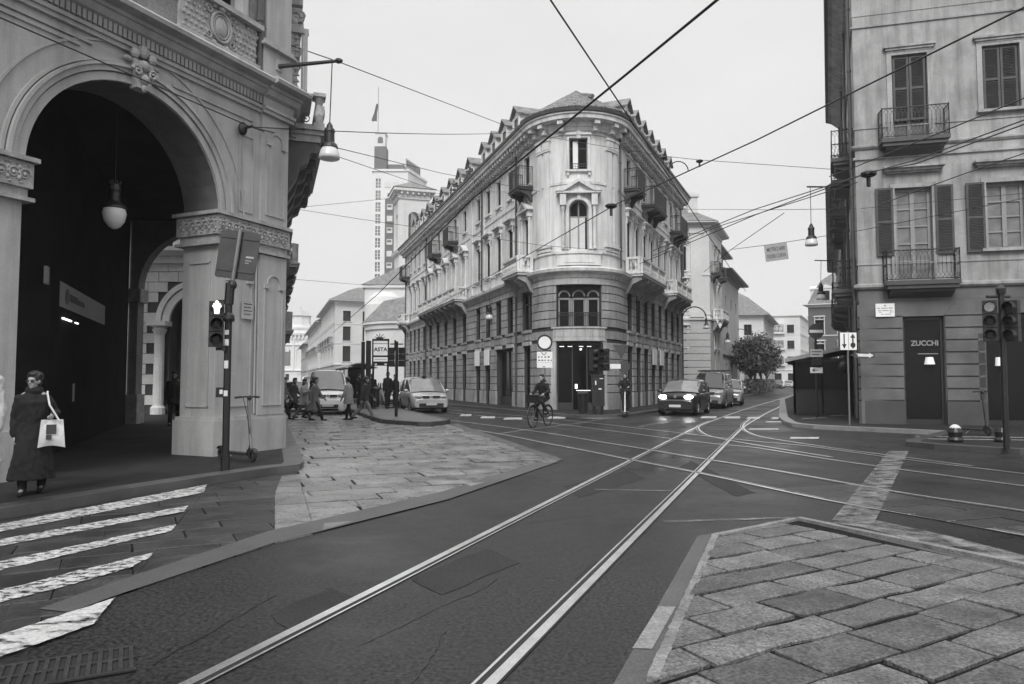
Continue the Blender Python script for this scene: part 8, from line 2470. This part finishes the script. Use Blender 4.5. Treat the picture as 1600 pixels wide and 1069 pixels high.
# veranda of a cafe
A0, A1 = V(RR(29.8, 2.35)), V(RR(29.8, 0.15)); B0, B1 = V(RR(37.0, 2.35)), V(RR(37.0, 0.15))
t = empty('cafe_veranda', (A0.x, A0.y, 0.12), 0, 'dark framed cafe veranda with a pale canvas roof along the right pavement', 'veranda')
fr, gl, lo = MB(), MB(), MB()
for (p, q_) in ((A0, A1), (A0, B0), (B0, B1)):
    n = max(2, int((q_ - p).length / 0.8))
    for k in range(n + 1):
        c = p.lerp(q_, k / n); fr.box(c.x - 0.035, c.x + 0.035, c.y - 0.035, c.y + 0.035, 0.12, 2.45)
    d_ = (q_ - p).normalized(); n_ = V((-d_.y, d_.x)) * 0.03
    for z0, z1 in ((0.12, 0.2), (1.1, 1.18), (2.35, 2.5)): fr.prism([tuple(p - n_), tuple(q_ - n_), tuple(q_ + n_), tuple(p + n_)], z0, z1)
    lo.add([(p.x, p.y, 0.2), (q_.x, q_.y, 0.2), (q_.x, q_.y, 1.1), (p.x, p.y, 1.1)], [(0, 1, 2, 3)]); gl.add([(p.x, p.y, 1.18), (q_.x, q_.y, 1.18), (q_.x, q_.y, 2.35), (p.x, p.y, 2.35)], [(0, 1, 2, 3)])
fr.build('frame', M_iron, t, world=I4); lo.build('lower_panel', M_trim, t, world=I4); gl.build('glazing', M_glass, t, world=I4)
mb = MB()
ov = (A0 - A1).normalized() * 0.35; bk_ = (A0 - B0).normalized() * 0.3
P = [A0 + ov + bk_, A1 + bk_, B1, B0 + ov]
zz_ = (2.5, 3.05, 3.05, 2.5)
mb.add([(p.x, p.y, z) for p, z in zip(P, zz_)] + [(p.x, p.y, z - 0.16) for p, z in zip(P, zz_)], [(0, 1, 2, 3), (0, 1, 5, 4), (1, 2, 6, 5), (2, 3, 7, 6), (3, 0, 4, 7)])
mb.build('canvas_roof', mat('wet canvas', 0.30, 0.7, 0.2, 2, 0.15, 40, 0.2), t, world=I4)
t = empty('wall_globe', D(1318, 574, 29.2), 0, 'dark round globe light hanging at the corner of the cafe veranda', 'lamp')
mb = MB(); mb.ell((0, 0, 0), (0.22, 0.22, 0.24), 14, 10); mb.tube([(0, 0, 0.2), (0, 0, 0.4), (0.5, 0.3, 0.45)], 0.02, 5); mb.build('globe', M_trim, t)
# big dark signals at the right edge, bollards
b = G(1568, 699, 0.12); b.y = 15.3; b.x = (1568 - 800) / _F * 15.3
t = empty('traffic_light', b, 0, 'near dark traffic light at the right edge with its top lamp lit', 'traffic light')
mb = MB(); pole(mb, 0, 3.45, 0.06); mb.lathe([(0.09, 3.3), (0.1, 3.42), (0.04, 3.5)], (0, 0, 0), 10); mb.build('pole', M_iron, t)
signal_head(t, WM[t.name] @ Matrix.Translation((-0.29, -0.05, 2.42)) @ Matrix.Rotation(-0.62, 4, 'Z'), 3, 0, 0.29)
signal_head(t, WM[t.name] @ Matrix.Translation((0.18, -0.05, 2.42)) @ Matrix.Rotation(-0.9, 4, 'Z'), 3, None, 0.29)
mb = MB(); mb.tube([(-0.3, 0.02, 3.25), (0.2, 0.02, 3.25)], 0.03, 6); mb.tube([(-0.3, 0.02, 2.3), (0.2, 0.02, 2.3)], 0.03, 6); mb.build('bracket', M_iron, t)
for i, (px_, lab, w_) in enumerate(((1493, 'stubby dark bollard with a white reflective cap by the right kerb', True), (1566, 'plain dark bollard at the foot of the near traffic light', False))):
    b = G(px_, 691, 0.12)
    t = empty('bollard', b, 0, lab, 'bollard')
    mb = MB(); mb.lathe([(0.15, 0), (0.17, 0.06), (0.14, 0.12), (0.16, 0.24), (0.12, 0.34), (0.06, 0.36), (0, 0.37)], (0, 0, 0), 14); mb.build('post', M_iron, t)
    if w_: mb = MB(); mb.lathe([(0.125, 0.33), (0.10, 0.37), (0.05, 0.41), (0, 0.42)], (0, 0, 0), 12); mb.build('cap', M_farpale, t)

# ------------------------------------------------------------------ overhead wires
def wire(pts, label, r=0.016, sag=0.0, ins=()):
    t = empty('overhead_wire', pts[0], 0, label, 'overhead wire', 'wires over the junction')
    out = []
    for i in range(len(pts) - 1):
        a, b_ = V(pts[i]), V(pts[i + 1]); n = 8 if sag else 2
        for k in range(n): 
            f = k / n; out.append(a.lerp(b_, f) - V((0, 0, sag * 4 * f * (1 - f))))
    out.append(V(pts[-1]))
    mb = MB(); mb.tube(out, r, 5); mb.build('cable', M_wire, t, world=I4)
    for p in ins:
        mb = MB(); mb.ell(p, (0.16, 0.16, 0.07), 8, 5); mb.tube([V(p), V(p) - V((0, 0, 0.25))], 0.04, 5); mb.build('insulator', M_iron, t, world=I4)
    return t
anc = V(PA.fn((s_of(365), 0.12, D(365, 203, 14.3).z)))
t = empty('wall_anchor', anc, 0, 'black iron anchor rosette on the arcade spandrel where the span wires meet', 'wire anchor')
mb = MB(); mb.ell((0, 0, 0), (0.09, 0.1, 0.14), 10, 7); mb.tube([(0, 0, 0), (0.25, -0.15, 0)], 0.03, 6); mb.build('rosette', M_iron, t)
anc = anc + V((0.2, -0.1, 0))
wire([D(-40, 10, 9.0), anc], 'wire slanting across the arch from the upper left to the wall anchor', 0.012)
wire([anc, D(806, 207, 36.4)], 'level span wire from the wall anchor to the top of the wedge palace', 0.012, 0.12)
wire([anc, D(691, 271, 30), D(880, 306, 38), D(1040, 326, 48)], 'middle wire fanning from the wall anchor down to the right street', 0.011)
wire([anc, D(684, 298, 44), D(716, 307, 54)], 'lowest wire fanning from the wall anchor to the palace front', 0.011)
wire([D(397, 51, 14.9), D(530, 97, 18), D(820, 208, 36.3)], 'wire from the upper left palace storey past the lamp arm to the wedge palace cornice', 0.013)
wire([D(820, 208, 35.0), D(969, 233, 33), D(1037, 244, 31), D(1093, 250, 30), D(1306, 265, 27.2)], 'span wire with two insulators from the wedge palace to the right house', 0.012, 0, (D(1037, 247, 31), D(1093, 252, 30)))
wire([az(1135, -12, 5.9), az(974, 120, 5.9), az(738, 311, 5.9), az(590, 460, 5.9), az(520, 520, 5.9)], 'thick trolley wire falling from top centre towards the left-hand street', 0.019)
wire([az(850, -15, 6.0), az(975, 172, 6.0), az(1080, 328, 6.0), az(1165, 455, 6.0)], 'trolley wire over the long straight track into the right-hand street', 0.012)
wire([az(1640, -8, 6.0), az(1180, 220, 6.0), az(965, 318, 6.0), az(820, 401, 6.0), az(640, 500, 6.0)], 'long trolley wire from the top right corner down across the palace front', 0.014, 0, (az(955, 322, 6.0),))
wire([az(1640, 173, 5.8), az(1431, 250, 5.8), az(1345, 274, 5.8), az(1180, 327, 5.8), az(1020, 392, 5.8)], 'upper of two close wires running in front of the right house balcony', 0.012)
wire([az(1640, 180, 5.6), az(1431, 256, 5.6), az(1362, 268, 5.6), az(1180, 336, 5.6), az(1000, 412, 5.6)], 'lower of two close wires running in front of the right house balcony', 0.012, 0, (az(1357, 272, 5.6),))
wire([az(1640, 137, 6.2), az(1475, 205, 6.2), az(1341, 259, 6.2), az(1296, 276, 6.2)], 'single wire crossing the upper balcony of the right house', 0.012)
wire([az(1640, 226, 5.4), az(1500, 274, 5.4), az(1380, 318, 5.4)], 'short wire dropping across the window hoods of the right house', 0.010)
wire([D(1058, 327, 52), D(1200, 328, 34), D(1345, 326, 24.2)], 'level span wire across the mouth of the right-hand street', 0.012)
wire([D(1345, 326, 24.1), D(1620, 300, 20)], 'thin wire across the middle window of the right house', 0.008)
wire([D(1141, 390, 30), D(1193.5, 383.5, 26), D(1229, 378.3, 25.8), D(1345, 360, 24.0), D(1620, 306, 20)], 'span wire carrying the square tram notice', 0.011)
wire([az(1225, 333, 6.0), az(1141, 391, 6.0), az(1100, 425, 6.0)], 'curved branch wire above the square tram notice', 0.010)
wire([az(1340, 285, 6.0), az(1200, 329, 6.0), az(1116, 356, 6.0), az(1020, 400, 6.0)], 'branch wire above the curve in the track', 0.012)
wire([D(459, 325, 31), D(560, 315, 36), D(710, 300, 50), D(846, 300, 37)], 'thin upper wire spanning the left-hand street', 0.010)
wire([D(459, 326, 31), D(560, 342, 30), D(850, 384, 33), D(975, 393, 36)], 'thin lower wire spanning the left-hand street', 0.010)
wire([D(455, 436, 40), D(600, 448, 60)], 'low thin wire over the far end of the left-hand street', 0.012)
# bow-shaped guard of the wire crossing
t = empty('wire_crossing', D(1060, 262, 30.5), 0, 'bow-shaped iron piece joining two crossing wires above the right street', 'wire fitting')
mb = MB(); c = D(1060, 268, 30.5); mb.tube([V((0.42 * cos(a), 0, 0.42 * sin(a) - 0.15)) for a in [pi * k / 12 for k in range(13)]], 0.025, 5); mb.tube([(-0.42, 0, -0.15), (-0.5, 0, 0.0)], 0.03, 5); mb.build('bow', M_iron, t)
# square notice hung on the wire
cs = [D(1193.2, 384.3, 26), D(1228.8, 379.1, 25.8), D(1232.8, 404.4, 25.8), D(1197.1, 409.7, 26)]
t = empty('tram_notice', cs[0], 0, 'square grey notice MOTRICI 6000 FUORI CURVA hanging from a wire', 'notice')
ux = (cs[1] - cs[0]).normalized(); uz = (cs[0] - cs[3]); uz = (uz - ux * uz.dot(ux)).normalized(); uy = ux.cross(uz)
w_, hh_ = (cs[1] - cs[0]).length, (cs[0] - cs[3]).length
cc_ = (cs[0] + cs[1] + cs[2] + cs[3]) / 4
M = Matrix(((ux.x, uz.x, uy.x, cc_.x), (ux.y, uz.y, uy.y, cc_.y), (ux.z, uz.z, uy.z, cc_.z), (0, 0, 0, 1)))
if uy.y > 0:
    M = Matrix(((ux.x, uz.x, -uy.x, cc_.x), (ux.y, uz.y, -uy.y, cc_.y), (ux.z, uz.z, -uy.z, cc_.z), (0, 0, 0, 1)))
mb = MB(); mb.box(-w_ / 2, w_ / 2, -hh_ / 2, hh_ / 2, -0.008, 0.008); o = mb.build('board', mat('notice board grey', 0.30, 0.6, 0.06, 3, 0, 10, 0), t, world=M)
mb = MB(); text_mb(mb, 'MOTRICI 6000', 0.20, Matrix.Translation((0, hh_ * 0.2, 0.0105)), 0.002, sx=0.50, bold=0.002); text_mb(mb, 'FUORI CURVA', 0.20, Matrix.Translation((0, -hh_ * 0.22, 0.0105)), 0.002, sx=0.50, bold=0.002); mb.build('lettering', M_signk, o, world=M)
# small hanging triangle further on
c = D(1125, 505, 66)
t = empty('hanging_triangle', c, 0, 'small white triangular tram sign with the letter R far along the street', 'road sign')
mb = MB(); mb.prism([(-0.45, 0.45), (0.45, 0.45), (0, -0.5)], -0.02, 0.0, axis='y'); o = mb.build('board', M_sign, t)
mb = MB(); text_mb(mb, 'R', 0.6, Matrix.Translation((0, -0.026, 0.12)) @ Matrix.Rotation(pi / 2, 4, 'X'), 0.003, bold=0.01); mb.build('letter', M_signk, o)
mb = MB(); mb.tube([(0, -0.01, 0.45), (0, 0.0, 1.6)], 0.02, 4); mb.build('hanger', M_wire, t)
# ------------------------------------------------------------------ damp air
hm = bpy.data.materials.new('damp air'); hm.use_nodes = True
n, l = hm.node_tree.nodes, hm.node_tree.links
n.clear()
o = n.new('ShaderNodeOutputMaterial'); pv = n.new('ShaderNodeVolumePrincipled')
pv.inputs['Color'].default_value = (0.92, 0.92, 0.92, 1); pv.inputs['Density'].default_value = 0.0007; pv.inputs['Anisotropy'].default_value = 0.2
l.new(pv.outputs[0], o.inputs['Volume'])
mb = MB(); mb.box(-180, 180, -40, 460, -1, 120)
tag(mb.build('haze', hm), kind='stuff')
